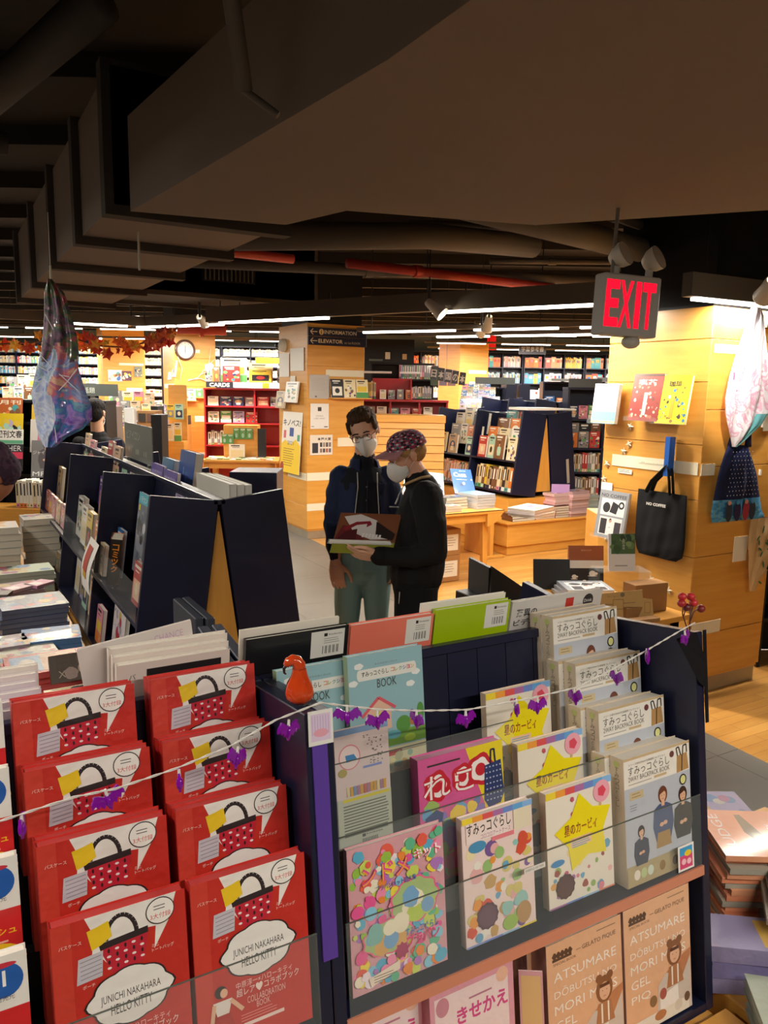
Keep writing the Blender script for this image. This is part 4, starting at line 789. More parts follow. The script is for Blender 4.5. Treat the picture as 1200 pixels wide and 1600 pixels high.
# ================= small book library =================
def rf(r, f, z=0.): v = RM @ Vector((r, f, z)); return v
def facing(r, f, z=0., yaw=0., tilt=0.):     # local x right, -y towards the viewer, leaning back by tilt
    return Matrix.Translation(rf(r, f, z)) @ RM @ Matrix.Rotation(math.radians(yaw), 4, 'Z') @ Matrix.Rotation(math.radians(-tilt), 4, 'X')
PAL = dict(white='ece8dc', cream='e6d8b0', pink='dc8ca0', red='b83430', orange='dc7c34', yellow='e2c040', green='5a9a58', teal='4c9c9c', blue='3468a8', navy='263458', purple='6a4c98', grey='8c8a88', brown='7c5438', black='242226', peach='e4b898', mint='a8d0b8', lilac='b4a8cc', tan='b89a6c')
LIB = {}
def gen_cover(col, seed, w=.15, h=.21, t=.018, bold=True, mat='gloss'):
    rn = random.Random(seed); b = MB(); c = PAL[col]; c2 = PAL[rn.choice(list(PAL))]; c3 = PAL[rn.choice(['white', 'cream', 'black', 'red', 'yellow'])]
    body(b, w, h, t, c, mat=mat); k = rn.randrange(5)
    if k == 0: b.fr(w*.1, h*.12, w*.9, h*.6, c2, mat); b.fe(w*.5, h*.38, w*.2, h*.14, c3, mat)
    elif k == 1: b.fe(w*.5, h*.42, w*.33, h*.24, c2, mat); b.fe(w*.5, h*.48, w*.14, h*.1, PAL['peach'], mat); b.fr(w*.3, h*.12, w*.7, h*.36, c3, mat)
    elif k == 2: b.fr(0, 0, w, h*.3, c2, mat); b.fr(w*.1, h*.34, w*.9, h*.62, c3, mat)
    elif k == 3: blobs(b, w, h, (.1, .1, .9, .65), 12, [PAL[x] for x in rn.sample(list(PAL), 5)], (w*.06, w*.13), rn, mat)
    else: figure(b, w*.5, h*.25, w*.62, '3a2820', c2)
    tc = '2a2628' if col in ('white', 'cream', 'yellow', 'peach', 'mint', 'pink', 'lilac', 'tan') else 'f0ece0'
    for i, (x, wd, hh) in enumerate(((.12, .76, .07), (.2, .5, .03))):
        b.fr(w*x, h*(.86-i*.09), w*(x+wd*rn.uniform(.7, 1)), h*(.86-i*.09+hh), tc, mat)
        
    b.plane(Matrix(((0, 0, -1, -.0011), (-1, 0, 0, t), (0, 1, 0, 0), (0, 0, 0, 1))))
    b.fr(t*.3, h*.45, t*.7, h*.9, tc, mat); b.fr(0, 0, t, h*.16, c2, mat); b.fr(t*.35, h*.05, t*.65, h*.11, tc, mat)
    return b.mesh('book')
for i, c in enumerate(PAL): LIB[c] = [gen_cover(c, 100+i), gen_cover(c, 200+i)]
ORD = ['first', 'second', 'third', 'fourth', 'fifth', 'sixth', 'seventh', 'eighth', 'ninth', 'tenth', 'eleventh', 'twelfth', 'thirteenth', 'fourteenth', 'fifteenth', 'sixteenth', 'seventeenth', 'eighteenth', 'nineteenth', 'twentieth']
def book(Mx, w, h, t, col, label, group=None, v=0, name='book'):
    S = Matrix.Diagonal((w/.15, t/.018, h/.21, 1))
    return link(name, LIB[col][v], None, Mx @ S, label, 'book', group)
FAR = {}      # beyond the nearest three hundred: rows seen far away are kept as uncounted stuff
def far_add(key, Mx, w, h, t, col, v):
    FAR.setdefault(key, []).append((Mx @ Matrix.Diagonal((w/.15, t/.018, h/.21, 1)), LIB[col][v]))
def far_build(name, key, label):
    vs, fs, ms, cs, mats = [], [], [], [], []
    for Mx, me in FAR[key]:
        o = len(vs); vs += [tuple(Mx @ v.co) for v in me.vertices]; ca = me.color_attributes['Col'].data
        for p in me.polygons:
            fs.append(tuple(o+i for i in p.vertices)); m = me.materials[p.material_index]
            if m not in mats: mats.append(m)
            ms.append(mats.index(m)); cs += [tuple(ca[l].color) for l in p.loop_indices]
    me = bpy.data.meshes.new(name); me.from_pydata(vs, [], fs)
    for m in mats: me.materials.append(m)
    me.polygons.foreach_set('material_index', ms); at = me.color_attributes.new('Col', 'FLOAT_COLOR', 'CORNER'); at.data.foreach_set('color', [x for c in cs for x in c]); me.update()
    link(name, me, None, None, label, 'books', kind='stuff')
def face_row(M0, x0, gaps, z, y, cols, where, group, w=.15, h=.21, t=.02, rn=random, name='book', hv=.03, far=None):
    x = x0
    for i, c in enumerate(cols):
        hh = h+rn.uniform(-hv, hv); ww = w*rn.uniform(.9, 1.05)
        if far: far_add(far, M0 @ Matrix.Translation((x, y, z)), ww, hh, t, c, rn.randrange(2)); x += ww+gaps; continue
        book(M0 @ Matrix.Translation((x, y, z)), ww, hh, t, c, '%s book %s, %s from the left' % (c, where, ORD[i]), group, rn.randrange(2), name)
        x += ww+gaps
def spine_row(M0, x0, x1, z, y, cols, where, group, h=.21, d=.14, rn=random, t=(.012, .03), name='book', far=None):
    x = x0; i = 0; cnt = {}
    while x < x1:
        c = rn.choice(cols); tt = rn.uniform(*t); hh = h*rn.uniform(.85, 1.0); cnt[c] = cnt.get(c, 0)+1
        m = M0 @ Matrix.Translation((x, y, z)) @ Matrix.Rotation(math.pi/2, 4, 'Z') @ Matrix.Translation((0, -tt, 0))
        if far: far_add(far, m, d, hh, tt-.0015, c, rn.randrange(2)); x += tt+.001; continue
        book(m, d, hh, tt-.0015, c, '%s %s spine from the left %s' % (ORD[min(cnt[c]-1, 19)], c, where), group, rn.randrange(2), name); x += tt+.001; i += 1
def stuff_rows(b, M0, specs, rn, mode='mix'):
    """specs: (x0, x1, z, h, palette, facing?)"""
    T0 = b.T
    for x0, x1, z, h, pal, face in specs:
        x = x0
        while x < x1-.01:
            w = rn.uniform(.1, .17) if face else rn.uniform(.015, .04); w = min(w, x1-x); c = rn.choice(pal); hh = h*rn.uniform(.82, 1); b.T = M0
            b.box((x, -.0, z), (x+w-.002, .02 if face else .12, z+hh), c, 'gloss')
            c2 = rn.choice(['2a2628', 'f0ece0', 'c83430', '3468a8', 'e2c040', 'dc8ca0']); b.box((x+w*.2, -.001, z+hh*.55), (x+w*.75, .0, z+hh*.8), c2, 'gloss')
            x += w
    b.T = T0
def bookcase(label, Mx, W, Hh, D, cols, zs, mat='navy', name='bookcase', edge=None, group=None, back=True, top=None):
    t = thing(name, label, 'bookcase', Mx=Mx, group=group); th = .025
    for x in (0, W-th): MB().bbox((x, 0, 0), (x+th, D, Hh), .002, mat=mat).build('side_panel', t)
    for k in range(1, cols): MB().box((W*k/cols-th/2, .005, 0), (W*k/cols+th/2, D-.01, Hh-.01), mat=mat).build('divider', t)
    if back: MB().box((0, D-.012, 0), (W, D, Hh), mat=mat).build('back_panel', t)
    for z in zs: MB().box((th, .003, z-.025), (W-th, D-.012, z), mat=mat).build('shelf', t)
    MB().bbox((-.005, -.005, Hh-.03), (W+.005, D, Hh), .002, mat=top or mat).build('top_board', t)
    return t

# ================= left leaning double rack =================
def rack_pair(x_out, ye, ztop, L, divs, label, half=.2985, gap=.012, Hh=.95, shelf=.38, right_divs=None):
    """two leaning cases back to back, running away along +y from their near ends at ye"""
    TL, NL = Vector((sT, 0, cT)), Vector((-cT, 0, sT)); fl = Frame(Vector((x_out, ye+L, ztop))-TL*Hh, (0, -1, 0), TL, NL)
    xr = x_out + 2*half*cT + gap; TR, NR = Vector((-sT, 0, cT)), Vector((cT, 0, sT)); fr_ = Frame(Vector((xr, ye, ztop))-TR*Hh, (0, 1, 0), TR, NR)
    leaning_case('display_bookcase', label % 'left', fl.mat(0, 0), L, Hh, half, divs=[L-d for d in divs], shelves=(shelf,))
    leaning_case('display_bookcase', label % 'right', fr_.mat(0, 0), L, Hh, half, divs=right_divs or divs, shelves=(shelf,))
    xm = (x_out+xr)/2; z0 = ztop-Hh; b = MB()
    b.add([(xm-.003, ye+.02, ztop-.09), (xm+.003, ye+.02, ztop-.09), (xm+.115, ye+.02, z0+.02), (xm-.115, ye+.02, z0+.02), (xm-.003, ye+.04, ztop-.09), (xm+.003, ye+.04, ztop-.09), (xm+.115, ye+.04, z0+.02), (xm-.115, ye+.04, z0+.02)],
          [(3,2,1,0), (4,5,6,7), (0,1,5,4), (1,2,6,5), (2,3,7,6), (3,0,4,7)], mat='woodv')
    b.build('end_wedge', label='oak wedge board between the halves of the '+label.replace(', %s half', '').replace('navy ', ''), cat='board')
    return fl, fr_
LAf, LAr = rack_pair(.757, 3.3, 1.41, 3.65, [1.12, 2.33], 'navy leaning rack in the left aisle, %s half')
rn = random.Random(21)
t = thing('display_plinth', 'long oak platform under the left leaning rack', 'plinth', (0, 0, 0)); MB().bbox((.07, 3.15, 0), (1.75, 7.05, .425), .004, mat='wood').build('platform_box', t); MB().bbox((.07, 3.15, .4255), (.615, 7.05, .455), .002, mat='wood').build('side_ledge', t)
def la(x, z, n, w, h, t, col, label, v=0, yaw=0., name='book'): return book(LAf.mat(x, z, n, yaw=math.radians(yaw)), w, h, t, col, label, 'books on the left leaning rack', v, name)
b = MB(); body(b, .19, .40, .012, '6a7480', mat='wrap'); b.fr(0, .345, .19, .40, '3cacc0', 'wrap'); b.text(.02, .355, .03, 'バチカン', 'f0f0f0', .15, mat='wrap'); blobs(b, .19, .4, (.1, .1, .9, .8), 22, ['3a3e48', '8a909c', '5a6474', 'c0c4cc', '2a2c34'], (.015, .04), rn, 'wrap'); b.fr(.02, .31, .05, .34, 'e0d020', 'wrap')
b.build('magazine', None, LAf.mat(3.02, .50, -.10), label='tall wrapped magazine with a teal title band at the near end of the left rack', cat='magazine')
la(3.42, .385, -.12, .16, .30, .02, 'white', 'white and red comic at the near end of the left rack, above the shelf', 1)
b = MB(); body(b, .12, .20, .045, 'e0602c', 'd86820', mat='gloss', pages='ece4d0'); b.plane(Matrix(((0, 0, 1, .1203), (1, 0, 0, 0), (0, 1, 0, 0), (0, 0, 0, 1)))); b.fr(0, 0, .045, .19, '241a14', 'gloss'); b.text(.022, .17, .026, 'コミック', 'f09020', None, 'c', 'gloss', .02, vert=True); b.plane(None); b.P = None; b.fr(.02, .12, .1, .18, 'f4ece0', 'gloss')
b.build('comic', None, LAf.mat(2.80, .40, -.035, yaw=math.radians(-14)) @ Matrix.Scale(1.25, 4), label='thick orange comic with a black lettered side on the left rack', cat='book')
la(2.60, .39, -.10, .15, .26, .02, 'blue', 'blue grey comic in crumpled wrap beside the thick orange comic', 0)
la(2.62, .02, -.12, .15, .25, .03, 'grey', 'grey comic on the bottom shelf of the left rack')
b = MB(); body(b, .26, .31, .02, 'e4dcdc', mat='gloss'); blobs(b, .26, .31, (.05, .05, .95, .95), 46, ['b82434', 'e8e4e4', 'd0c8d0', 'b0a0b0', 'e0a8b4', 'd8c040', 'ece8e8', '98a0a8'], (.014, .03), random.Random(8), 'gloss')
b.build('magazine', None, LAf.mat(3.09, .025, -.02), label='white magazine with red flowers at the near foot of the left rack', cat='magazine')
# middle bay
for x, z, n, w, h, t, c, l in [(1.40, .56, -.2, .16, .26, .02, 'purple', 'purple comic high in the middle bay of the left rack'), (1.66, .50, -.16, .16, .25, .02, 'pink', 'pink comic high in the middle bay of the left rack'),
        (1.36, .40, -.08, .2, .27, .035, 'white', 'white boxed comic in the middle bay of the left rack, far one of two'), (1.68, .40, -.06, .19, .25, .035, 'white', 'white boxed comic in the middle bay of the left rack, near one of two'), (1.95, .40, -.045, .19, .25, .03, 'yellow', 'yellow and orange comic in the middle bay of the left rack'),
        (2.2, .39, -.07, .18, .22, .02, 'tan', 'tan card behind the clear guard in the middle bay of the left rack'), (1.40, .02, -.1, .17, .29, .03, 'white', 'white book in the lower middle bay of the left rack, first'), (1.62, .02, -.1, .17, .27, .03, 'lilac', 'lilac book in the lower middle bay of the left rack'),
        (1.84, .02, -.08, .17, .26, .03, 'mint', 'mint green book in the lower middle bay of the left rack'), (2.08, .02, -.08, .17, .25, .03, 'peach', 'peach book in the lower middle bay of the left rack'),
        (.12, .40, -.1, .2, .36, .03, 'tan', 'tan and yellow comic in the far bay of the left rack, first'), (.52, .42, -.14, .17, .34, .03, 'yellow', 'olive yellow comic in the far bay of the left rack'), (.86, .46, -.18, .18, .36, .03, 'tan', 'tan comic with a yellow patch in the far bay of the left rack'),
        (.05, .39, -.03, .17, .16, .02, 'red', 'red topped pink comic in the front row of the far bay, first'), (.26, .39, -.03, .17, .16, .02, 'pink', 'pink comic in the front row of the far bay, second'), (.48, .39, -.03, .18, .16, .02, 'pink', 'pink comic in the front row of the far bay, third'), (.72, .39, -.03, .2, .16, .02, 'peach', 'peach comic in the front row of the far bay, fourth'), (.98, .39, -.03, .18, .17, .02, 'pink', 'pink comic in the front row of the far bay, last'),
        (.3, .02, -.1, .2, .16, .02, 'brown', 'brown card box on the bottom shelf of the far bay'), (.7, .02, -.06, .18, .14, .02, 'tan', 'tan card box on the bottom shelf of the far bay')]: la(x, z, n, w, h, t, c, l, rn.randrange(2))
for i, (x, z, n, w, h, c, l) in enumerate([(2.86, .62, -.2, .15, .24, 'grey', 'grey comic high in the near bay of the left rack'), (2.62, .60, -.2, .15, .25, 'cream', 'cream comic high in the near bay of the left rack'), (3.28, .40, -.05, .16, .2, 'red', 'red comic low in the near bay of the left rack'), (2.58, .39, -.02, .13, .17, 'tan', 'small tan comic behind the curled white sheet'),
        (2.24, .40, -.045, .16, .23, 'orange', 'orange comic beside the yellow one in the middle bay'), (2.0, .56, -.18, .16, .26, 'pink', 'pink comic behind the yellow one in the middle bay'), (2.62, .02, -.03, .16, .2, 'pink', 'pink comic on the bottom shelf near the curled sheet'), (2.86, .02, -.09, .18, .3, 'lilac', 'lilac comic on the bottom shelf left of the flowered magazine'), (1.12, .40, -.04, .16, .2, 'cream', 'cream comic at the end of the far bay front row')]): la(x, z, n, w, h, .022, c, l, i % 2)
for x0, x1, nm in ((2.55, 3.61, 'near'), (1.36, 2.5, 'middle')):
    t = thing('acrylic_guard', 'clear guard across the %s bay of the left rack' % nm, 'acrylic guard', Mx=LAf.mat(x0, .38, .003)); MB().box((0, 0, 0), (x1-x0, .002, .16), mat='clear').build('clear_strip', t)
b = MB(); P = [(0, 0), (.22, 0)]; vs = []
for i in range(9):
    z = .245*i/8; y = -.03*math.sin(i/8*math.pi*1.2)-.02*(1-i/8); vs += [(0, y, z), (.19, y-.01, z)]
b.add(vs, [(2*i, 2*i+1, 2*i+3, 2*i+2) for i in range(8)], 'f0ece6', 'paper'); b.add([(v[0]*.5+.03, v[1]-.0016, v[2]) for v in vs[6:16]], [(2*i, 2*i+1, 2*i+3, 2*i+2) for i in range(4)], 'b84838', 'paper'); b.add([(v[0]*.45+.04, v[1]-.002, v[2]) for v in vs[4:8]], [(0, 1, 3, 2)], 'c8a020', 'paper')
t = thing('price_sheet', 'curling white sheet with a red and yellow picture taped to the left rack shelf', 'paper sheet', Mx=LAf.mat(2.50, .30, .03) @ Matrix.Diagonal((1.5, .6, 1.12, 1))); b.build('sheet', t)
# on and behind the ridge of that rack
def ridge(y, x, z, w, h, t, col, label, v=0, yaw=0., lean=8, draw=None):
    m = Matrix.Translation((x, y, z)) @ Matrix.Rotation(math.radians(-90+yaw), 4, 'Z') @ Matrix.Rotation(math.radians(-lean), 4, 'X')
    if draw:
        b = MB(); body(b, w, h, t, col, mat='gloss'); draw(b, w, h); return b.build('book', None, m, label=label, cat='book', group='books along the ridge of the left rack')
    return book(m, w, h, t, col, label, 'books along the ridge of the left rack', v)
def dr_pur(b, w, h):
    for i in range(3): b.text(w*.1, h*(.78-.09*i), h*.055, ['日本百科', '物語り', '新刊'][i], 'cfc8e8', w*(.8-.2*i))
    b.fe(w*.5, h*.35, w*.12, h*.14, '2a2438'); b.fe(w*.5, h*.3, w*.07, h*.1, 'd8d0e0')
ridge(4.56, 1.03, 1.22, .27, .215, .02, '6248a8', 'purple book on the ridge of the left rack, far one of the pair', draw=dr_pur)
ridge(4.27, 1.03, 1.21, .27, .215, .02, '5c40a4', 'purple book on the ridge of the left rack, near one of the pair', draw=dr_pur)
ridge(4.72, 1.14, 1.28, .26, .17, .04, '2c78a8', 'flat blue book with thick pages behind the purple pair', draw=lambda b, w, h: b.fr(w*.1, h*.3, w*.9, h*.4, 'b8d0dc'))
ridge(4.45, 1.17, 1.28, .30, .235, .045, '2858a8', 'tall royal blue book behind the purple pair', draw=lambda b, w, h: (b.fr(w*.3, h*.1, w*.34, h*.6, '88a8d8'), b.fr(w*.5, h*.2, w*.53, h*.5, '6890c8')))
for k in range(3): b = MB(); body(b, .52, .11, .035, 'dcd8cc', pages='f2eee2', mat='paper'); b.build('white_book_block', None, Matrix.Translation((1.13+.037*k, 3.90, 1.325-.004*k)) @ Matrix.Rotation(-math.pi/2, 4, 'Z'), label='long white box book on the near ridge end of the left rack, %s of three' % ['left', 'middle', 'right'][k], cat='book', group='books along the ridge of the left rack')
for i, (y, c, h, w) in enumerate([(3.95, 'lilac', .13, .16), (3.78, 'blue', .12, .14), (3.62, 'white', .11, .14), (5.05, 'white', .13, .2), (5.3, 'mint', .14, .16), (5.6, 'peach', .24, .2), (5.85, 'red', .26, .18), (6.1, 'cream', .2, .2), (6.35, 'pink', .16, .2), (6.6, 'pink', .22, .2), (6.85, 'tan', .26, .2)]):
    ridge(y, 1.02, 1.22, w, h, .02, c, '%s book along the ridge of the left rack, %s from the near end' % (c, ORD[i]), i % 2)
t = thing('category_sign', 'grey acrylic sign with white characters above the left rack', 'sign', Mx=Matrix.Translation((1.10, 5.5, 1.39)) @ Matrix.Rotation(-math.pi/2, 4, 'Z'))
b = MB(); b.box((0, 0, 0), (.78, .006, .235), '6a6f6a', 'plastic'); b.text(.06, .13, .06, 'ビアイロン', 'aab0a0', .4, mat='plastic'); 
for i in range(3): b.text(.1+.22*i, .04, .035, ['新刊', '話題', '人気'][i], 'b8c0a8', .1, mat='plastic')
b.build('sign_panel', t); MB().box((.05, -.01, -.14), (.09, .012, .0), '555a55', 'plastic').build('sign_foot', t); MB().box((.68, -.01, -.14), (.72, .012, .0), '555a55', 'plastic').build('sign_foot', t)
# low slotted grey holder near the wedge
t = thing('slotted_holder', 'dark grey slotted book holder in front of the oak wedge', 'holder', Mx=Matrix.Translation((.73, 2.62, .80)))
for k in range(2): MB().bbox((.035*k, -.05-.02*k, 0), (.035*k+.030, .25, .27-.0*k), .003, '363a44', 'metal').build('slot_plate', t)
MB().box((-.005, -.05, -.34), (.075, .26, 0), '2c3038', 'metal').build('holder_base', t)

# ================= left platform table with piles =================
def pile(x, y, z, rz, w, d, t, n, cols, label, name='magazine', cat='magazine', mat='wrap', seed=0, jit=.008, group=None, top=None, spec=None):
    """n flat magazines or books lying on one another, every one an object"""
    r_ = random.Random(seed); 
    for k in range(n):
        c = cols[k % len(cols)]; b = MB(); b.T = Matrix(((1, 0, 0, 0), (0, 0, -1, d), (0, 1, 0, 0), (0, 0, 0, 1))) @ Matrix.Identity(4)
        # build lying flat: cover plane up
        b.T = Matrix(((1, 0, 0, -w/2), (0, 0, 1, -d/2), (0, -1, 0, t), (0, 0, 0, 1)))
        body(b, w, d, t*.96, c, mat=mat, pages='c8c0b0' if mat != 'wrap' else '%02x%02x%02x' % tuple((int(c[i:i+2], 16)*2+150)//3 for i in (0, 2, 4)))
        if k == n-1 or k % 3 == 0: (spec or (lambda b, w, d: blobs(b, w, d, (.06, .06, .94, .94), 16, ['a83c40', '4a74a0', 'b8a078', 'a8a49c', 'b08840', '4a4048', '986080'], (w*.05, w*.12), r_, mat)))(b, w, d)
        pos = ['bottom'] + ORD[1:]
        lb = '%s, %s' % (label, 'topmost' if k == n-1 else (pos[k]+' from below'))
        b.build(name, None, Matrix.Translation((x+r_.uniform(-jit, jit), y+r_.uniform(-jit, jit), z+k*t)) @ Matrix.Rotation(math.radians(rz+r_.uniform(-2, 2)), 4, 'Z'), label=lb, cat=cat, group=group or label.split(',')[0])
PZ = .456
pile(.36, 3.72, PZ, 0, .36, .28, .03, 5, ['c82c30', 'd03034'], 'red comic magazine in the near pile on the left platform', seed=1, spec=lambda b, w, d: (b.fr(w*.06, d*.1, w*.42, d*.9, '6c98c8', 'wrap'), b.fr(w*.42, d*.1, w*.86, d*.94, 'c89070', 'wrap'), b.fe(w*.6, d*.6, w*.12, d*.2, 'd88860', 'wrap'), b.fe(w*.25, d*.5, w*.1, d*.25, 'c8beb4', 'wrap'), b.fe(w*.8, d*.7, w*.05, d*.1, 'c83848', 'wrap')))
pile(.28, 3.98, PZ, 4, .30, .22, .03, 4, ['a8a494', 'b4b0a0'], 'pale comic with a yellow bird in the second pile on the platform', seed=2)
pile(.20, 4.16, PZ, 2, .22, .2, .033, 4, ['8c7c90', '9c8c98'], 'mauve comic in the pile at the left platform edge', seed=3)
pile(.44, 4.20, PZ, -4, .28, .24, .033, 4, ['3c80c4', '3474b8'], 'blue comic in the third pile on the left platform', seed=4)
pile(.38, 4.62, PZ, 2, .34, .30, .026, 8, ['5c6684', '525c7c'], 'slate blue magazine in the tall pile on the left platform', seed=5)
pile(.28, 5.22, PZ, 8, .42, .28, .025, 6, ['98787e', '8c7078'], 'mauve wrapped magazine under the small packets on the left platform', seed=6)
for i, (x, y, rz, c, l) in enumerate([(.14, 5.15, 30, '5a2c28', 'dark red'), (.24, 5.05, -20, '5a504c', 'dark brown'), (.36, 5.15, 35, 'd8b0c0', 'pink striped'), (.48, 5.2, 40, 'd090b0', 'rose striped')]):
    pile(x, y, PZ+.151, rz, .15, .11, .02, 1, [c], 'small %s packet lying on the mauve magazines' % l, name='packet', cat='packet', seed=30+i, spec=lambda b, w, d: (b.fr(w*.1, d*.2, w*.5, d*.8, 'e8dce0', 'wrap'),))
pile(.44, 5.75, PZ, 0, .36, .26, .03, 5, ['a8b8a8', 'a0b0a4'], 'pale green wrapped book in the pile before the white stacks', seed=7)
pile(.30, 6.15, PZ, 0, .30, .3, .05, 8, ['b8b8b4', 'b0b0ac'], 'thick white book in the left tall stack on the platform', seed=8, name='book', cat='book', mat='gloss')
pile(.62, 6.45, PZ, 0, .26, .28, .05, 8, ['b8b8b4', 'acaca8'], 'thick white book in the right tall stack on the platform', seed=9, name='book', cat='book', mat='gloss')
b = MB(); body(b, .25, .12, .03, '4c4036', pages='c8b898', mat='wrap'); b.text(.03, .02, .03, 'XI!', 'a89888', .05, mat='wrap'); blobs(b, .25, .12, (.3, .1, .95, .9), 10, ['7a6860', '98847c', '5c4c48', 'b09888'], (.014, .03), random.Random(5), 'wrap')
b.build('display_box', None, Matrix.Translation((.345, 3.42, .60)) @ Matrix.Rotation(math.radians(2), 4, 'Z') @ Matrix.Rotation(math.radians(-25), 4, 'X'), label='small dark box tray with a pale rim in front of the red pile', cat='box')
pile(.47, 3.34, PZ, 0, .3, .16, .03, 4, ['e0b880', 'e8d0a0'], 'colourful slim comic under the small dark box tray', seed=11)
# step with spine-out books behind the tall stacks (left edge)
ms = facing(-3.9, 7.15, .0)
b = MB(ms); b.bbox((0, 0, 0), (1.12, .35, .98-.27), .004, mat='wood'); b.build('display_step', label='oak step behind the tall white stacks at the left edge', cat='plinth')
spine_row(ms, .42, .72, .715, .03, ['white', 'white', 'cream'], 'on the oak step at the left edge', 'spines on the oak step', h=.28, d=.16, rn=rn, t=(.02, .04))
spine_row(ms, .725, 1.08, .715, .03, ['grey', 'teal', 'red', 'white', 'lilac', 'navy'], 'on the oak step beside the left rack', 'spines on the oak step', h=.27, d=.16, rn=rn, t=(.02, .05))
mr = facing(-3.95, 7.6, .0)
bookcase('dark magazine rack behind the person with purple hair at the left edge', mr, 1.2, 1.72, .3, 2, [.98, 1.25, 1.5], 'black', 'magazine_rack')
def mag(r, f, z, w, h, col, label, draw=None, tilt=10, t=.008, yaw=0, name='magazine', mat='gloss', cat='magazine', group=None):
    b = MB(); body(b, w, h, t, col, mat=mat); 
    if draw: draw(b, w, h)
    return b.build(name, None, facing(r, f, z, yaw, tilt), label=label, cat=cat, group=group)
def dgen(seed, title=None, tc='f0ece0'):
    def d(b, w, h):
        r_ = random.Random(seed); blobs(b, w, h, (.08, .08, .92, .7), 14, [PAL[x] for x in r_.sample(list(PAL), 6)], (w*.06, w*.15), r_, 'gloss')
        if title: b.text(w*.06, h*.78, h*.15, title, tc, w*.88, bold=.02)
    return d
mag(-3.78, 7.5, 1.44, .24, .3, 'b8602c', 'orange brown magazine high on the rack at the left edge', dgen(1, '月刊', 'f0e0c0'))
mag(-3.78, 7.46, 1.33, .26, .26, 'e0c020', 'yellow magazine second row of the rack at the left edge', dgen(2))
mag(-3.78, 7.42, 1.16, .27, .28, 'e8e4dc', 'white weekly magazine with a black title of four characters', lambda b, w, h: (b.text(w*.04, h*.70, h*.26, '週刊文春', '1c1a1c', w*.92, bold=.02), b.fr(0, h*.5, w, h*.62, '60a880')), )
mag(-3.76, 7.38, 1.04, .26, .26, '2c2a2c', 'black magazine titled in white capitals below the weekly', lambda b, w, h: (b.text(w*.04, h*.74, h*.2, 'OTHER', 'e8e4e0', w*.9), b.fr(w*.0, h*.45, w, h*.7, 'd83858')))
mag(-3.44, 7.48, 1.40, .25, .28, 'd8b030', 'yellow topped magazine in the right column of the left edge rack', dgen(4))
mag(-3.44, 7.43, 1.22, .26, .32, 'cfc8c0', 'pale magazine with a face behind the hanging bag', lambda b, w, h: figure(b, w*.5, h*.3, w*.7, '2a2220', 'c07088'))
mag(-3.42, 7.38, .98, .28, .36, '7a7878', 'grey magazine with dark hair portrait in the right column', lambda b, w, h: (figure(b, w*.5, h*.4, w*.8, '241e1e', '585458'), b.text(w*.05, h*.62, h*.1, 'ジャイアン', 'e4e0d8', w*.7), b.text(w*.05, h*.04, h*.12, 'MFPL', 'e8e8e8', w*.8)))
# ================= right pillar: clips, books and bags =================
# left face is x = 3.9 (viewer side); local frame: x along -y (left to right), y into the pillar, z up
PLF = lambda y, z, out=0.: Matrix.Translation((3.9-out, y, z)) @ Matrix.Rotation(-math.pi/2, 4, 'Z')
PRF = lambda x, z, out=0.: Matrix.Translation((x, 3.0-out, z))
def onpil(Mx, w, h, t, col, label, draw=None, name='book', cat='book', tilt=9, mat='gloss', shelf=True):
    m = Mx @ Matrix.Translation((0, -.05, 0)) @ Matrix.Rotation(math.radians(-tilt), 4, 'X')
    b = MB(); body(b, w, h, t, col, mat=mat)
    if draw: draw(b, w, h)
    o = b.build(name, None, m, label=label, cat=cat)
    if shelf:
        s = thing('clear_ledge', 'clear acrylic ledge holding the '+label.split(' on the')[0], 'ledge', Mx=Mx)
        MB().box((-.01, -.075, -.004), (w+.01, 0, -.001), mat='clear').build('ledge_plate', s); MB().box((-.01, -.077, -.004), (w+.01, -.074, .025), mat='clear').build('ledge_lip', s)
    return o
def dr_land(b, w, h): b.fr(0, 0, w, h*.3, '7cd0d8', 'gloss'); b.flat([(0, h*.3), (w, h*.3), (w, h*.45), (0, h*.4)], 'c8ecf0', 'gloss'); b.fr(0, h*.02, w, h*.06, 'e8dc70', 'gloss'); b.text(w*.3, h*.8, h*.05, '喫茶店', 'b8b8a0', w*.4)
onpil(PLF(3.83, 1.68, .04), .21, .26, .03, 'e9ece2', 'pale watercolour book on the pillar beside the red one', dr_land, tilt=6)
def dr_coffee(base, tc, title):
    def d(b, w, h):
        r_ = random.Random(4 if tc == 'f' else 7); blobs(b, w, h, (.04, .04, .96, .78), 40, (['d8a890', 'e8d8c8', 'c86850', '6a2420', 'd8b898'] if tc == 'f' else ['8a6a28', '3878a0', 'e8e0b0', '6a5838', 'c8782c', '3a3428']), (.004, .012), r_, 'gloss')
        b.text(w*.5, h*.76, h*.12, title, 'f0e4d8' if tc == 'f' else '2c2414', w*(.6 if tc == 'f' else .42), 'c', 'gloss', .02); b.fr(w*.02, h*.95, w*.98, h*.985, '3a2018' if tc == 'f' else 'f2d818', 'gloss'); b.fr(w*.44, h*.12, w*.56, h*.6, 'e8c8b8' if tc == 'f' else 'c89c1c', 'gloss')
    return d
onpil(PLF(3.52, 1.71, .03), .235, .295, .018, '8c2420', 'dark red coffee book with white title on the pillar', dr_coffee('', 'f', '喫茶'))
onpil(PLF(3.305, 1.70, .03), .225, .295, .018, 'f0d412', 'yellow book with a black Japanese coffee title on the pillar', dr_coffee('', 'y', '珈琲'))
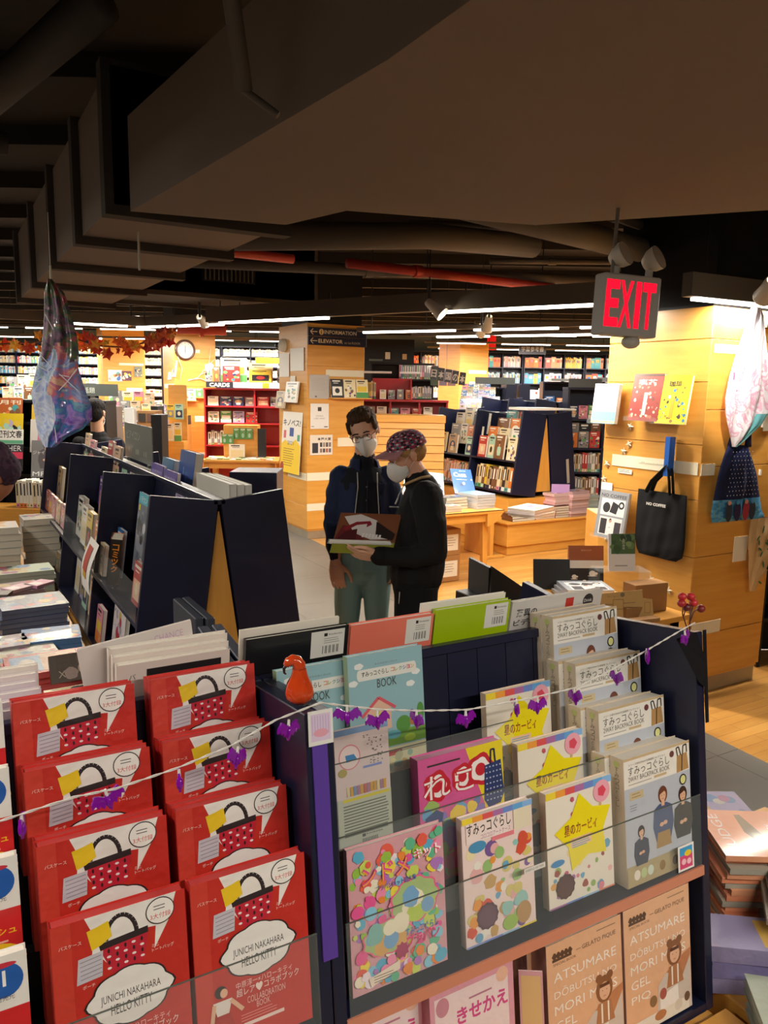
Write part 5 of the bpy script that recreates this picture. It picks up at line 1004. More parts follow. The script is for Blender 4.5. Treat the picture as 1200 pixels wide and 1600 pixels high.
def dr_nocof(b, w, h):
    b.text(w*.06, h*.86, h*.07, 'NO COFFEE', '4a4c50', w*.88, bold=.02); b.fr(w*.1, h*.48, w*.92, h*.83, 'e4e4e2'); b.fr(w*.12, h*.06, w*.9, h*.44, 'e0e0de')
    b.fe(w*.3, h*.64, w*.13, h*.11, '26262a'); b.flat([(w*.42, h*.55), (w*.66, h*.52), (w*.72, h*.72), (w*.5, h*.78)], '26262a'); b.fe(w*.8, h*.72, w*.1, h*.08, '26262a'); b.fe(w*.8, h*.72, w*.05, h*.04, 'e4e4e2')
    b.fr(w*.16, h*.08, w*.38, h*.40, '302c30'); b.fr(w*.66, h*.08, w*.88, h*.36, '38343a'); figure(b, w*.5, h*.2, w*.28, '241e1c', 'e8e8e8')
onpil(PLF(3.73, .925, .05), .25, .315, .022, '9a9da3', 'grey NO COFFEE book on the pillar left of the black tote', dr_nocof, tilt=8)
card('pillar_label', PLF(3.64, 1.355, .006) , .12, .03, 'ece8dc', 'small white label below the white strip on the pillar', 'label', lambda b, w, h: lines(b, w*.08, h*.8, w*.8, 2, h*.35, '7a766c', h*.12))
card('paper_slip', PLF(3.47, 1.438, .006), .22, .012, 'e8e2c8', 'long paper slip printed with a line of text on the white strip', 'label', lambda b, w, h: b.text(w*.03, h*.25, h*.5, '一般書 ファッション & グルメ', '6a665c', w*.9))
card('white_sheet', PLF(3.78, 1.10, .006), .10, .18, 'f0eee6', 'white sheet peeping out behind the grey book on the pillar', 'paper sheet')
# star / shell garland on the pillar
for i, (y, z) in enumerate([(3.56, 1.665), (3.56, 1.55), (3.60, 1.50), (3.74, 1.405), (3.76, 1.30), (3.70, .90), (3.30, .70), (3.16, .66), (3.20, .57), (3.30, 1.0)]):
    b = MB(PLF(y, z, .006)); b.T = PLF(y, z, .006) @ Matrix.Rotation(.5*i, 4, 'Y')
    P = [((.030 if k % 2 == 0 else .012)*math.cos(math.pi*k/5), (.030 if k % 2 == 0 else .012)*math.sin(math.pi*k/5)) for k in range(10)]
    b.add([(x, 0, v) for x, v in P] + [(0, -.008, 0)], [(k, (k+1) % 10, 10) for k in range(10)], 'e8dcc0', 'plastic'); b.add([(x, .0005, v) for x, v in P], [tuple(range(9, -1, -1))], 'e8dcc0', 'plastic')
    b.build('star_ornament', label='small white star ornament on the pillar, %s from the top' % ORD[i], cat='ornament', group='white star ornaments on the pillar')
def sheet_bag(pts_front, Mx, depth, colf, mat='cloth', fa=1.):
    """bag body from an outline: a pillow-like shell with folds; pts_front = list of (left, right, z)"""
    b = MB(Mx); nu = 44; rows = []
    for (a0, a1, a2), (c0, c1, c2) in zip(pts_front, pts_front[1:]):
        for k in range(5): q = k/5; rows.append((a0+(c0-a0)*q, a1+(c1-a1)*q, a2+(c2-a2)*q))
    rows.append(pts_front[-1]); vs = []
    for s_ in (-1, 1):
        for j, (xl, xr, z) in enumerate(rows):
            for i in range(nu+1):
                u = i/nu; x = xl+(xr-xl)*u; e = math.sin(math.pi*u)**.6 if 0 < u < 1 else 0; v = j/(len(rows)-1); ee = e*(math.sin(math.pi*min(1, v*.9+.08))**.5)
                fold = fa*(.009*math.sin(u*13+v*4)+.004*math.sin(u*29+9*v)+.004*math.sin(v*22+u*6))
                vs.append((x, s_*(depth/2*ee+fold*e*.8)-depth/2, z))
    W = nu+1; R = len(rows); F = []; C = []
    for s_ in (0, 1):
        for j in range(R-1):
            for i in range(nu):
                a = s_*R*W+j*W+i; f = (a, a+1, a+W+1, a+W); F.append(f if s_ == 0 else f[::-1]); C.append(((i+.5)/nu, (j+.5)/(R-1), s_))
    for f, (u, v, s_) in zip(F, C): cc = colf(u, v); b.add([vs[k] for k in f], [(0, 1, 2, 3)], 'ffffff' if cc in M else cc, cc if cc in M else mat, True)
    for j in (R-1,):
        for i in range(nu): a = j*W+i; cc = colf((i+.5)/nu, 1); b.add([vs[a], vs[a+1], vs[R*W+a+1], vs[R*W+a]], [(3, 2, 1, 0)], 'ffffff' if cc in M else cc, cc if cc in M else mat)
    return b
# black NO COFFEE tote
t = thing('tote_bag', 'black tote bag reading NO COFFEE hanging from blue tape', 'tote bag', Mx=PLF(3.43, .88, .015))
b = sheet_bag([(0, .375, .395), (-.002, .378, .33), (-.004, .38, .25), (-.002, .385, .15), (.0, .385, .07), (.02, .375, .01), (.04, .33, -.02)], I4, .04, lambda u, v: '141518', fa=.35); b.build('bag_body', t)
for y_, off in ((-.045, 0), (-.012, .03)): MB().tube([(.085+off*.4, y_, .385), (.13, y_-.005, .46), (.21, y_-.006, .535), (.232, y_, .565), (.25, y_-.006, .535), (.262, y_-.005, .46), (.268, y_, .385)], .006, 8, '141518', 'cloth', sx=2.2).build('handle', t)
b = MB(Matrix.Translation((0, -.046, 0))); b.text(.095, .305, .019, 'NO COFFEE', 'e8e6e0', .15, bold=.04, mat='cloth'); b.build('print', t)
MB().box((.212, -.052, .50), (.246, -.002, .74), '1c5cb8', 'plastic').build('blue_tape', t, label='strip of blue tape')
# flowered white pouch bag
rnb = random.Random(3)
from mathutils import noise as _nz
def patch(u, v, pal, s=6., sd=0.):
    a = _nz.noise(Vector((u*s, v*s*1.6, sd)))+.5*_nz.noise(Vector((u*s*2.6, v*s*4, sd+9))); return pal[int((a*1.3+.5)*len(pal)) % len(pal)]
FLW = ['f4f0f4', 'f4f0f4', 'f8f4f4', 'e8b0c4', 'd86890', 'f0d0dc', 'f4f0f0', 'e8c8d8', 'b8d8e0']
t = thing('shopping_bag', 'white pink flowered folded bag glowing under the spotlight', 'bag', Mx=PRF(4.20, 1.62, .03))
b = sheet_bag([(-.055, .0, .765), (-.075, .035, .72), (-.115, .07, .62), (-.165, .11, .50), (-.215, .155, .36), (-.235, .185, .24), (-.22, .17, .15), (-.19, .12, .08), (-.15, -.02, .0), (-.135, -.11, -.045)], I4, .09,
              lambda u, v: ('70b8bc' if (v > .66 and u > .62-.6*(v-.66)) else ('floral' if v > .40+.04*math.sin(u*14) else 'plainfloral'))); b.build('bag_body', t)
MB().tube([(-.03, -.04, .76), (-.025, -.02, .80), (-.01, -.01, .80), (.0, -.04, .75)], .008, 8, 'e8d8dc', 'cloth').build('handle', t); MB().cyl((-.02, .03, .81), (-.02, -.03, .805), .006, n=8, col='d8d8d4', mat='metal').build('hook', t)
# navy dotted bag with printed cats at the foot
def coln(u, v):
    if v > .60: return patch(u, v, ['58a8d8', '4c98cc', '6cb4dc', '4898d0'], 3)
    return '20284e'
t = thing('shopping_bag', 'navy white dotted bag with sky blue foot hanging below the flowered one', 'bag', Mx=PRF(4.22, 1.14, .03))
b = sheet_bag([(-.165, .02, .44), (-.19, .05, .39), (-.215, .09, .33), (-.235, .13, .26), (-.25, .16, .18), (-.262, .19, .10), (-.27, .215, .03), (-.262, .24, -.0), (-.25, .25, -.02)], I4, .05, coln); b.build('bag_body', t)
d = MB(Matrix.Translation((0, -.064, 0)))
for j in range(11):
    for i in range(14):
        z = .405-.026*j; xl = -.185-.09*(.41-z); xr = .04+.5*(.41-z)*.65; x = xl+.02+i*.030+(.015 if j % 2 else 0)
        if x < xr-.015: d.fe(x, z, .0035, .0042, 'e8e8f0', 'cloth', 6)
for i, (x, c) in enumerate([(-.16, '3a4454'), (-.08, '3a3058'), (.0, 'b04050'), (.06, '3a4454')]): d.fe(x, .045, .032, .06, c, 'cloth', 14); d.fe(x, .10, .018, .014, 'e8a890' if i % 2 == 0 else '58a8d8', 'cloth', 8)
d.build('printed_pattern', t)
for pp in ([(-.15, -.03, .43), (-.14, -.035, .50), (-.12, -.03, .56), (-.10, -.02, .60)], [(.015, -.03, .43), (.005, -.035, .50), (-.03, -.03, .56), (-.06, -.02, .60)]): MB().tube(pp, [.02, .016, .012, .008], 8, '20284e', 'cloth', sx=.5).build('handle', t)
# beige leafy bag
t = thing('shopping_bag', 'beige bag with green leaves hanging at the right edge', 'bag', Mx=PRF(4.46, .70, .03))
b = sheet_bag([(-.12, .10, .42), (-.13, .13, .34), (-.125, .15, .25), (-.11, .16, .18), (-.10, .12, .10), (-.085, .03, .03), (-.07, -.03, -.05)], I4, .05, lambda u, v: 'd0b080'); b.build('bag_body', t)
d = MB(Matrix.Translation((0, -.064, 0)))
for i in range(16): d.fe(-.09+.2*rnb.random(), .0+.36*rnb.random(), .022, .007, '3a7454', 'cloth', 8, rnb.random()*3)
for i in range(5): d.fe(-.06+.14*rnb.random(), .05+.3*rnb.random(), .011, .012, '241c1c', 'cloth', 10)
d.build('printed_pattern', t)
for i, (x, z) in enumerate([(4.42, 2.02), (4.5, 1.78), (4.44, 1.70), (4.55, 1.5), (4.46, 1.4)]): MB(PRF(x, z)).box((-.008, -.01, -.018), (.008, 0, .018), 'f0ece0', 'plastic').build('adhesive_hook', label='white adhesive hook on the right face of the pillar, %s from the top' % ORD[i], cat='hook', group='white hooks on the pillar')
MB(PRF(4.3, 2.28, .02)).box((0, -.05, 0), (.32, .02, .02), '5a564e', 'metal').build('wall_bracket', label='thin dark bracket at the top of the pillar', cat='bracket')
# dark case beyond the pillar at the right edge
bookcase('dark low case beyond the pillar at the right edge', Matrix.Translation((4.85, 3.15, 0)) @ Matrix.Rotation(math.radians(-30), 4, 'Z'), 1.4, 1.0, .4, 2, [.35, .68], 'black')
for i in range(9): book(Matrix.Translation((4.9+.13*i*.87, 3.14-.13*i*.5, .685)) @ Matrix.Rotation(math.radians(-30), 4, 'Z'), .12, .2, .02, ['grey', 'white', 'pink', 'tan'][i % 4], 'book in the dark case beyond the pillar, %s from the left' % ORD[i], 'books in the dark case beyond the pillar')

# ================= table at the foot of the pillar =================
t = thing('display_table', 'oak table with coffee books at the foot of the bag pillar', 'table', (2.78, 2.62, 0))
MB().bbox((0, 0, .685), (.64, .92, .715), .003, mat='wood').build('tabletop', t); MB().box((.05, .04, .60), (.60, .06, .685), mat='wood').build('apron', t)
for x in (.04, .53):
    for y in (.04, .82): MB().box((x, y, 0), (x+.07, y+.06, .685), mat='woodv').build('leg', t)
TT = .7165
t = thing('display_card', 'kraft brown cut-out coffee card standing on the pillar table', 'display card', Mx=Matrix.Translation((2.90, 2.78, TT)) @ Matrix.Rotation(math.radians(-25), 4, 'Z') @ Matrix.Rotation(math.radians(-8), 4, 'X') @ Matrix.Scale(1.0, 4))
b = MB(); b.flat([(0, 0), (.30, -.0), (.29, .10), (.24, .105), (.235, .15), (.0, .13)], 'c49c5c', 'paper')
b.add([(0, -.0003, 0), (.30, -.0003, 0), (.29, -.0003, .10), (.24, -.0003, .105), (.235, -.0003, .15), (0, -.0003, .13), (0, .004, 0), (.30, .004, 0), (.29, .004, .10), (.24, .004, .105), (.235, .004, .15), (0, .004, .13)], [(i, i+6, (i+1) % 6+6, (i+1) % 6) for i in range(6)] + [(11, 10, 9, 8, 7, 6)], 'b08c50', 'paper')
b.line([(.08, .05), (.135, .05), (.135, .10), (.08, .10), (.08, .05)], .002, '3a3024'); b.line([(0, .075), (.08, .075)], .002, '3a3024'); b.line([(.135, .08), (.20, .085)], .002, '3a3024'); b.fe(.13, .125, .012, .012, '7a6a4a'); b.text(.05, .112, .008, 'コーヒー', '4a3c28', .06); b.text(.15, .03, .008, 'COFFEE', '4a3c28', .05); b.line([(.25, .03), (.28, .03), (.28, .085), (.25, .085), (.25, .03)], .002, '7a5c34'); b.build('card_board', t)
def dr_mug(b, w, h):
    b.fr(0, h*.62, w, h, 'a05428'); b.fr(0, h*.42, w, h*.62, 'e8e4de'); b.fr(0, 0, w, h*.42, '161416'); b.text(w*.35, h*.86, h*.04, '珈琲の世界', 'd8a888', w*.3)
    for x, y, s in ((.16, .2, .1), (.68, .28, .14), (.45, .07, .09)): b.fe(w*x, h*y, w*s*.7, h*s*.55, 'e8e4de'); b.fe(w*(x+s*.8), h*y, w*s*.3, h*s*.25, 'e8e4de', n=10); b.fe(w*x, h*(y-.06), w*s, h*.012, 'e8e4de')
m = Matrix.Translation((3.24, 3.36, TT+.012)) @ Matrix.Rotation(math.radians(-27), 4, 'Z') @ Matrix.Rotation(math.radians(-10), 4, 'X'); b = MB(); body(b, .215, .235, .02, 'a05428'); dr_mug(b, .215, .235); b.build('book', None, m, label='brown white and black book with drawn coffee pots on the pillar table', cat='book')
m = Matrix.Translation((3.16, 2.97, TT+.186)) @ Matrix.Rotation(math.radians(-24), 4, 'Z') @ Matrix.Rotation(math.radians(-10), 4, 'X') @ Matrix.Scale(1.12, 4); b = MB(); body(b, .135, .185, .012, 'ecebe8'); b.fr(.012, .085, .135, .185, '4c6c3c'); blobs(b, .135, .185, (.1, .5, .95, .97), 14, ['3c5c30', '6c8c50', '2c4424', '88a468'], (.01, .022), random.Random(2)); b.text(.075, .16, .012, '森の珈琲', 'e8ece0', None, 'c', vert=True); lines(b, .03, .03, .08, 1, .01, 'a8a4a0', .006)
b.build('book', None, m, label='small white book with a green forest photo on a clear stand', cat='book')
t = thing('clear_stand', 'clear acrylic stand on the pillar table under the forest book', 'stand', Mx=Matrix.Translation((3.10, 2.98, TT)) @ Matrix.Rotation(math.radians(-24), 4, 'Z'))
MB().box((0, 0, .180), (.30, .16, .184), mat='clear').build('stand_top', t); MB().box((.0, .0, 0), (.003, .16, .18), mat='clear').build('stand_side', t); MB().box((.297, .0, 0), (.30, .16, .18), mat='clear').build('stand_side', t)
for i, (x, y, z, w, d, h) in enumerate([(3.02, 2.70, TT, .14, .08, .06), (3.14, 2.76, TT, .22, .10, .155), (2.86, 2.64, TT, .30, .05, .02)]): MB(Matrix.Translation((x, y, z)) @ Matrix.Rotation(math.radians(-8), 4, 'Z')).bbox((0, 0, 0), (w, d, h), .002, mat='card').build('kraft_box', label='plain kraft box on the pillar table, %s' % ['left of the taller one', 'the taller one at the right', 'flat one at the front'][i], cat='box')
for k in range(3):
    m = Matrix.Translation((2.98+.004*k, 3.10, TT+.001+.022*k)) @ Matrix.Rotation(math.radians(-20-3*k), 4, 'Z'); b = MB(); b.T = Matrix(((1, 0, 0, 0), (0, 0, 1, 0), (0, -1, 0, .021), (0, 0, 0, 1))); body(b, .27, .22, .02, '9aa0a8', mat='gloss'); dr_nocof(b, .27, .22); b.build('book', None, m, label='grey NO COFFEE book lying on the pillar table, %s of three' % ['lowest', 'middle', 'topmost'][k], cat='book', group='grey books lying on the pillar table')
b = MB(Matrix.Translation((2.56, 3.24, 0))); b.bbox((0, 0, 0), (.25, .34, .72), .004, mat='black'); b.build('black_pedestal', label='black pedestal left of the pillar table', cat='pedestal')
t = thing('black_display_tray', 'black open angled tray on the black pedestal', 'tray', Mx=Matrix.Translation((2.575, 3.27, .722)) @ Matrix.Rotation(math.radians(-12), 4, 'Z'))
b = MB(); b.add([(0, 0, 0), (.22, -.01, 0), (.22, -.005, .06), (.01, .01, .20), (0, .02, 0), (.22, .01, 0), (.22, .015, .06), (.01, .03, .20)], [(0,1,2,3), (7,6,5,4), (0,4,5,1), (1,5,6,2), (2,6,7,3), (3,7,4,0)], mat='black'); b.build('tray_side', t); MB().box((0, .03, 0), (.02, .3, .19), mat='black').build('tray_side', t)
m = Matrix.Translation((3.00, 3.40, TT)) @ Matrix.Rotation(math.radians(-27), 4, 'Z') @ Matrix.Rotation(math.radians(-12), 4, 'X'); MB(m).bbox((0, 0, 0), (.22, .012, .18), .002, mat='black').build('black_board', label='small black board leaning at the back of the pillar table', cat='board')
# white banner with a drawn figure hanging at the pillar's left edge, low
t = thing('hanging_banner', 'narrow cream banner lettered CAR on the oak stand left of the pillar', 'banner', Mx=facing(1.66, 5.55, .96-.32))
b = MB(); b.box((0, 0, 0), (.15, .004, .34), 'd8ccb8', 'paper'); b.text(.01, .28, .04, 'CAR', '8a5c48', .13); b.fe(.08, .13, .055, .07, 'b0a494', 'paper', 18, 0, .08, 7); b.fe(.085, .12, .035, .045, 'd8ccbc'); b.fr(.04, .0, .11, .045, '3a3432'); b.build('banner_sheet', t)
b = MB(facing(1.60, 5.6, 0)); b.bbox((0, 0, 0), (.5, .4, .98), .003, mat='wood'); b.build('display_stand', label='oak stand with the cream banner left of the pillar', cat='stand')
pile(3.72, 4.28, .985, 20, .3, .22, .02, 3, ['e8d8c8', 'ecdcd8'], 'pale wrapped magazine on the oak stand left of the pillar', seed=51)

# ================= fashion magazines on the low table at lower right =================
b = MB(); b.bbox((1.66, .35, 0), (2.6, 1.60, .35), .004, mat='wood'); b.build('low_table', label='low oak table with fashion magazines at the lower right corner', cat='table')
def dr_orange(b, w, h):
    b.fe(w*.78, h*.12, w*.12, h*.08, 'f4e8dc', 'wrap'); b.flat([(w*.2, h*.3), (w*.45, h*.5), (w*.9, h*.58), (w*.9, h*.64), (w*.5, h*.66), (w*.25, h*.58)], '8c7450', 'wrap'); b.fe(w*.2, h*.46, w*.06, h*.05, '6a4430', 'wrap'); b.flat([(w*.3, h*.5), (w*.5, h*.53), (w*.5, h*.6), (w*.3, h*.6)], 'a08c60', 'wrap')
    b.text(w*.1, h*.82, h*.1, 'FUDGE', 'f4e4d8', w*.8, mat='wrap'); b.text(w*.3, h*.36, h*.04, 'ROUTE', 'f4e4d8', w*.4, mat='wrap'); b.fr(w*.1, h*.2, w*.16, h*.26, 'e8c020', 'wrap')
def dr_fash(sd, c1, c2, ttl=None):
    def d(b, w, h):
        r_ = random.Random(sd); b.flat([(w*.1, h*.2), (w*.9, h*.1), (w*.95, h*.7), (w*.3, h*.85)], c1, 'wrap'); blobs(b, w, h, (.1, .1, .9, .9), 10, [c2, 'b8b4ac', '4a4448', '988c84', 'a8a49c'], (w*.05, w*.12), r_, 'wrap'); b.fe(w*.75, h*.15, w*.06, h*.03, 'e0c020', 'wrap')
        if ttl: b.text(w*.1, h*.06, h*.1, ttl, '902c34', w*.3, mat='wrap')
    return d
T0 = .35
pile(2.06, 1.47, T0, 62, .22, .29, .017, 12, ['a898ac', '8c84a8'], 'lilac wrapped magazine in the pile behind the orange one', seed=60)
pile(2.03, 1.25, T0, 60, .24, .30, .018, 14, ['f09870', 'e8a078', 'b0a898'], 'orange fashion magazine in the pile at the lower right', seed=61, spec=dr_orange, jit=.012)
pile(1.97, 1.00, T0, 40, .23, .30, .018, 12, ['a89c8c', '8c8074', 'b0a698'], 'glossy wrapped beige magazine in the slipping pile', seed=62, spec=dr_fash(3, 'b8b0a8', '6a6468', '8'), jit=.02)
pile(1.745, 1.10, T0, 55, .13, .2, .045, 3, ['8c84a8', '7a74a0'], 'thick slate lilac book in the short pile', seed=63, name='book', cat='book', spec=lambda b, w, d: (b.fr(w*.1, d*.1, w*.9, d*.3, 'c8a050', 'wrap'),))
pile(1.70, .80, T0, 50, .28, .34, .02, 5, ['a0a898', '889484'], 'wrapped magazine with green leaves in the lowest corner pile', seed=64, spec=dr_fash(5, 'e0dcd4', '4c7854'), jit=.012)
pile(2.2, .80, T0, 35, .22, .29, .018, 8, ['5a5450', 'b8b0a8'], 'dark edged magazine in the pile at the right edge', seed=65, spec=dr_fash(8, '8a8480', 'a03038'), jit=.015)

# ================= table, boxes and piles in the middle distance =================
t = thing('display_table', 'oak table with splayed legs behind the man in the cap', 'table', (3.3, 5.93, 0))
MB().bbox((0, 0, .69), (1.50, 1.0, .722), .003, mat='wood').build('tabletop', t); MB().box((.0, .0, .714), (1.50, .004, .722), '2a2420', 'plastic').build('edge_band', t)
MB().box((.05, .03, .61), (1.42, .055, .69), mat='wood').build('apron', t); MB().box((1.38, .04, .61), (1.40, .96, .69), mat='wood').build('apron', t)
for x, dx in ((1.28, -.02), (.12, .02)):
    for y in (.06, .86):
        b = MB(); w = .075; b.add([(x, y, .69), (x+w, y, .69), (x+w, y+.05, .69), (x, y+.05, .69), (x-dx+.012, y, 0), (x-dx+w-.018, y, 0), (x-dx+w-.018, y+.045, 0), (x-dx+.012, y+.045, 0)], [(0,1,2,3), (7,6,5,4), (0,4,5,1), (1,5,6,2), (2,6,7,3), (3,7,4,0)], mat='woodv'); b.build('leg', t)
b = MB(); b.add([(1.30, .0, .69), (1.49, .0, .69), (1.40, .0, .60), (1.30, .0, .56), (1.30, .04, .69), (1.49, .04, .69), (1.40, .04, .60), (1.30, .04, .56)], [(0,3,2,1), (4,5,6,7), (0,1,5,4), (1,2,6,5), (2,3,7,6), (3,0,4,7)], mat='woodv'); b.build('corner_bracket', t)
t = thing('panel_stand', 'oak slab ended stand right behind the table', 'stand', (4.98, 6.85, 0)); MB().bbox((.38, 0, 0), (.43, .5, .5), .003, mat='woodv').build('slab_end', t); MB().bbox((-.3, 0, .5), (.43, .5, .53), .003, mat='woodv').build('top_board', t); MB().box((.30, -.06, 0), (.55, .0, .02), mat='woodv').build('foot', t); MB().bbox((-.3, 0, 0), (-.25, .5, .5), .003, mat='woodv').build('slab_end', t)
for k in range(2):
    t = thing('cardboard_box', 'cardboard box with a white label under the table, %s of two' % ['lower', 'upper'][k], 'box', (3.98, 6.12, .265*k), group='cardboard boxes under the table')
    MB().bbox((0, 0, .001), (.44, .33, .262), .003, mat='card').build('carton', t)
    b = MB(); b.plane(Matrix(((1, 0, 0, .24), (0, 0, -1, 0), (0, 1, 0, .05), (0, 0, 0, 1)))); b.fr(0, 0, .17, .16, 'ded8c8'); lines(b, .02, .13, .12, 4, .025, '8a8478', .006); b.build('label_sheet', t)
    MB().box((0, .12, .2605), (.44, .18, .2635), 'c8a468', 'plastic').build('tape', t)
TZ = .723
pile(4.20, 6.08, TZ, 0, .24, .18, .03, 2, ['4c5a50', 'd8d4c8'], 'grey green hardback on the table edge', seed=70, name='book', cat='book', mat='gloss')
pile(4.36, 6.22, TZ, 3, .26, .19, .03, 4, ['444c50', '505858'], 'slate hardback in the table pile before the blue magazine', seed=71, name='book', cat='book', mat='gloss')
pile(4.66, 6.20, TZ, 4, .24, .30, .028, 5, ['b4b8bc', 'bcbcbc'], 'thick white magazine with a blue cover in the table pile', seed=72, spec=lambda b, w, d: (b.fr(0, 0, w, d, '7898c8', 'wrap'), blobs(b, w, d, (.1, .1, .9, .9), 9, ['d0d8e8', '4868a8', 'e8e8e8'], (w*.06, w*.12), random.Random(5), 'wrap')))
def stand_mag(x, y, z, yaw, tilt, w, h, col, label, draw, t_=.01, roll=0):
    b = MB(); body(b, w, h, t_, col, mat='gloss'); draw(b, w, h); return b.build('magazine', None, Matrix.Translation((x, y, z)) @ Matrix.Rotation(math.radians(yaw), 4, 'Z') @ Matrix.Rotation(math.radians(-tilt), 4, 'X') @ Matrix.Rotation(math.radians(roll), 4, 'Y'), label=label, cat='magazine')
stand_mag(4.52, 6.38, TZ+.12, -8, 38, .235, .30, '0c58a8', 'blue magazine titled Casa propped on the table', lambda b, w, h: (b.text(w*.1, h*.68, h*.18, 'Casa', 'e8f0f4', w*.62, mat='gloss', bold=.02), b.text(w*.42, h*.9, h*.04, 'BRUTUS', 'd0e0ec', w*.3, mat='gloss'), b.fr(w*.2, h*.56, w*.7, h*.58, 'b8d4e8', 'gloss'), b.fe(w*.4, h*.36, w*.09, h*.06, '1c3458', 'gloss'), b.fe(w*.52, h*.42, w*.06, h*.06, 'd8e8f0', 'gloss'), b.fr(w*.9, h*.55, w*.95, h*.6, 'e8d040', 'gloss')), roll=5)
stand_mag(4.28, 6.60, TZ+.05, -10, 30, .235, .31, 'd8dce4', 'pale grey magazine propped left of the blue one', lambda b, w, h: (blobs(b, w, h, (.1, .1, .9, .6), 12, ['8890a0', 'b8bcc8', '5c6478'], (.02, .04), random.Random(3)), b.fr(w*.1, h*.8, w*.8, h*.9, '8898b8', 'gloss')), roll=8)
stand_mag(3.98, 6.55, TZ+.05, -20, 28, .235, .31, 'd0d4c4', 'open green and white magazine propped on the table', dgen(31), roll=12)
stand_mag(3.86, 6.30, TZ+.02, -20, 35, .22, .29, 'e0c850', 'yellow topped magazine propped beside the man in the cap', dgen(32), roll=10)
stand_mag(4.02, 6.95, TZ+.14, -15, 14, .14, .20, 'e8e4e4', 'small white framed card with a pink picture above the table', lambda b, w, h: b.fr(w*.15, h*.15, w*.85, h*.85, 'b88888', 'gloss'), roll=15)
pile(4.05, 6.95, TZ, 10, .3, .25, .035, 4, ['b8b8b8', 'a8a8ac'], 'white folder in the pile behind the man in the cap', seed=75)

# ================= angled rack with cookery books, plinth and piles =================
TL = Vector((sT, 0, cT)); 
RAl, RAr = rack_pair(5.975, 7.1, 1.659, 1.78, [.93], 'navy leaning rack of cookery books, %s half', half=.37, gap=.03, Hh=1.0, shelf=.40)
b = MB(); b.bbox((5.60, 6.84, .10), (7.10, 8.9, .37), .003, mat='wood'); b.box((5.62, 6.86, 0), (7.08, 8.88, .10), mat='wood'); b.bbox((5.57, 6.81, .365), (7.13, 8.9, .385), .002, mat='wood'); b.bbox((5.79, 7.08, .385), (6.98, 8.88, .615), .003, mat='wood'); b.build('display_plinth', label='stepped oak plinth under the cookery book rack', cat='plinth')
def ra(x, z, n, w, h, t, col, label, v=0): return book(RAl.mat(x, z, n), w, h, t, col, label, 'cookery books on the angled rack', v)
cook = [(.03, .43, -.03, .2, .26, .03, 'yellow'), (.30, .42, -.03, .19, .25, .03, 'tan'), (.70, .42, -.03, .15, .24, .03, 'mint'), (.20, .55, -.12, .2, .27, .03, 'grey'), (.42, .56, -.12, .14, .27, .03, 'white'), (.58, .54, -.12, .14, .27, .03, 'orange'), (.74, .54, -.12, .14, .27, .03, 'cream'),
        (.16, .70, -.20, .2, .28, .03, 'white'), (.38, .72, -.20, .16, .28, .03, 'cream'), (.56, .72, -.20, .14, .28, .03, 'navy'), (.72, .72, -.20, .17, .27, .03, 'white'), (.25, .86, -.27, .24, .2, .03, 'white'),
        (.97, .42, -.03, .16, .27, .03, 'red'), (1.16, .42, -.04, .12, .28, .03, 'mint'), (1.30, .42, -.03, .18, .3, .03, 'brown'), (1.55, .42, -.03, .18, .28, .03, 'cream'), (1.02, .55, -.12, .18, .27, .03, 'orange'), (1.24, .55, -.12, .2, .26, .03, 'cream'), (1.48, .56, -.12, .22, .27, .03, 'white'),
        (1.08, .70, -.20, .22, .24, .03, 'brown'), (1.34, .70, -.20, .2, .24, .03, 'orange'), (1.56, .72, -.20, .18, .26, .03, 'tan'), (1.15, .84, -.27, .2, .2, .03, 'teal'), (1.40, .84, -.27, .22, .2, .03, 'red')]
rowc = {}
for i, (x, z, n, w, h, t_, c) in enumerate(cook):
    ky = (x < .95, {.03: 'front', .04: 'front', .12: 'second', .20: 'third', .27: 'top'}[-n]); rowc[ky] = rowc.get(ky, 0)+1
    ra(x, z-.02, n, w, h, t_, c, '%s cookery book, %s in the %s row of the %s bay of the angled rack' % (c, ORD[rowc[ky]-1], ky[1], 'left' if ky[0] else 'right'), i % 2)
LAm = RAl.mat(0, 0, 0)
spine_row(LAm, .03, .80, .022, .05, ['tan', 'brown', 'cream', 'orange', 'peach', 'black', 'red'], 'on the lower left shelf of the angled rack', 'spines on the angled rack', h=.30, d=.2, rn=rn, t=(.02, .04))
spine_row(LAm, .98, 1.72, .022, .05, ['tan', 'brown', 'yellow', 'cream', 'black', 'orange'], 'on the lower right shelf of the angled rack', 'spines on the angled rack', h=.30, d=.2, rn=rn, t=(.03, .07))
b = MB(); b.box((0, 0, 0), (.5, .35, .03), 'f2efe8', 'paper'); b.box((.52, .02, 0), (.8, .3, .02), 'eceae4', 'paper'); b.build('paper_stack', None, Matrix.Translation((6.05, 7.12, 1.665)), label='white papers lying on top of the angled rack', cat='paper stack')
pile(5.85, 6.97, .386, 0, .34, .2, .03, 3, ['5c3820', '6c4428'], 'brown book on the front plinth of the angled rack', seed=80, name='book', cat='book', mat='gloss')
pile(6.20, 6.98, .386, 0, .30, .22, .028, 5, ['e8743c', 'f08448'], 'orange book on the front plinth of the angled rack', seed=81, name='book', cat='book', mat='gloss')
pile(6.46, 6.98, .386, 0, .22, .22, .028, 5, ['7c2c38', '8c3440'], 'dark red book on the front plinth of the angled rack', seed=82, name='book', cat='book', mat='gloss')
pile(6.73, 6.96, .386, 3, .30, .2, .034, 9, ['c89c9c', 'd4acac', 'b08c8c'], 'pink wrapped magazine in the tall plinth pile', seed=83, jit=.014)
pile(6.50, 7.0, .386+.15, 0, .3, .2, .034, 4, ['c89c9c', 'd8b4b0'], 'pink wrapped magazine on top of the dark red books', seed=84, jit=.012)
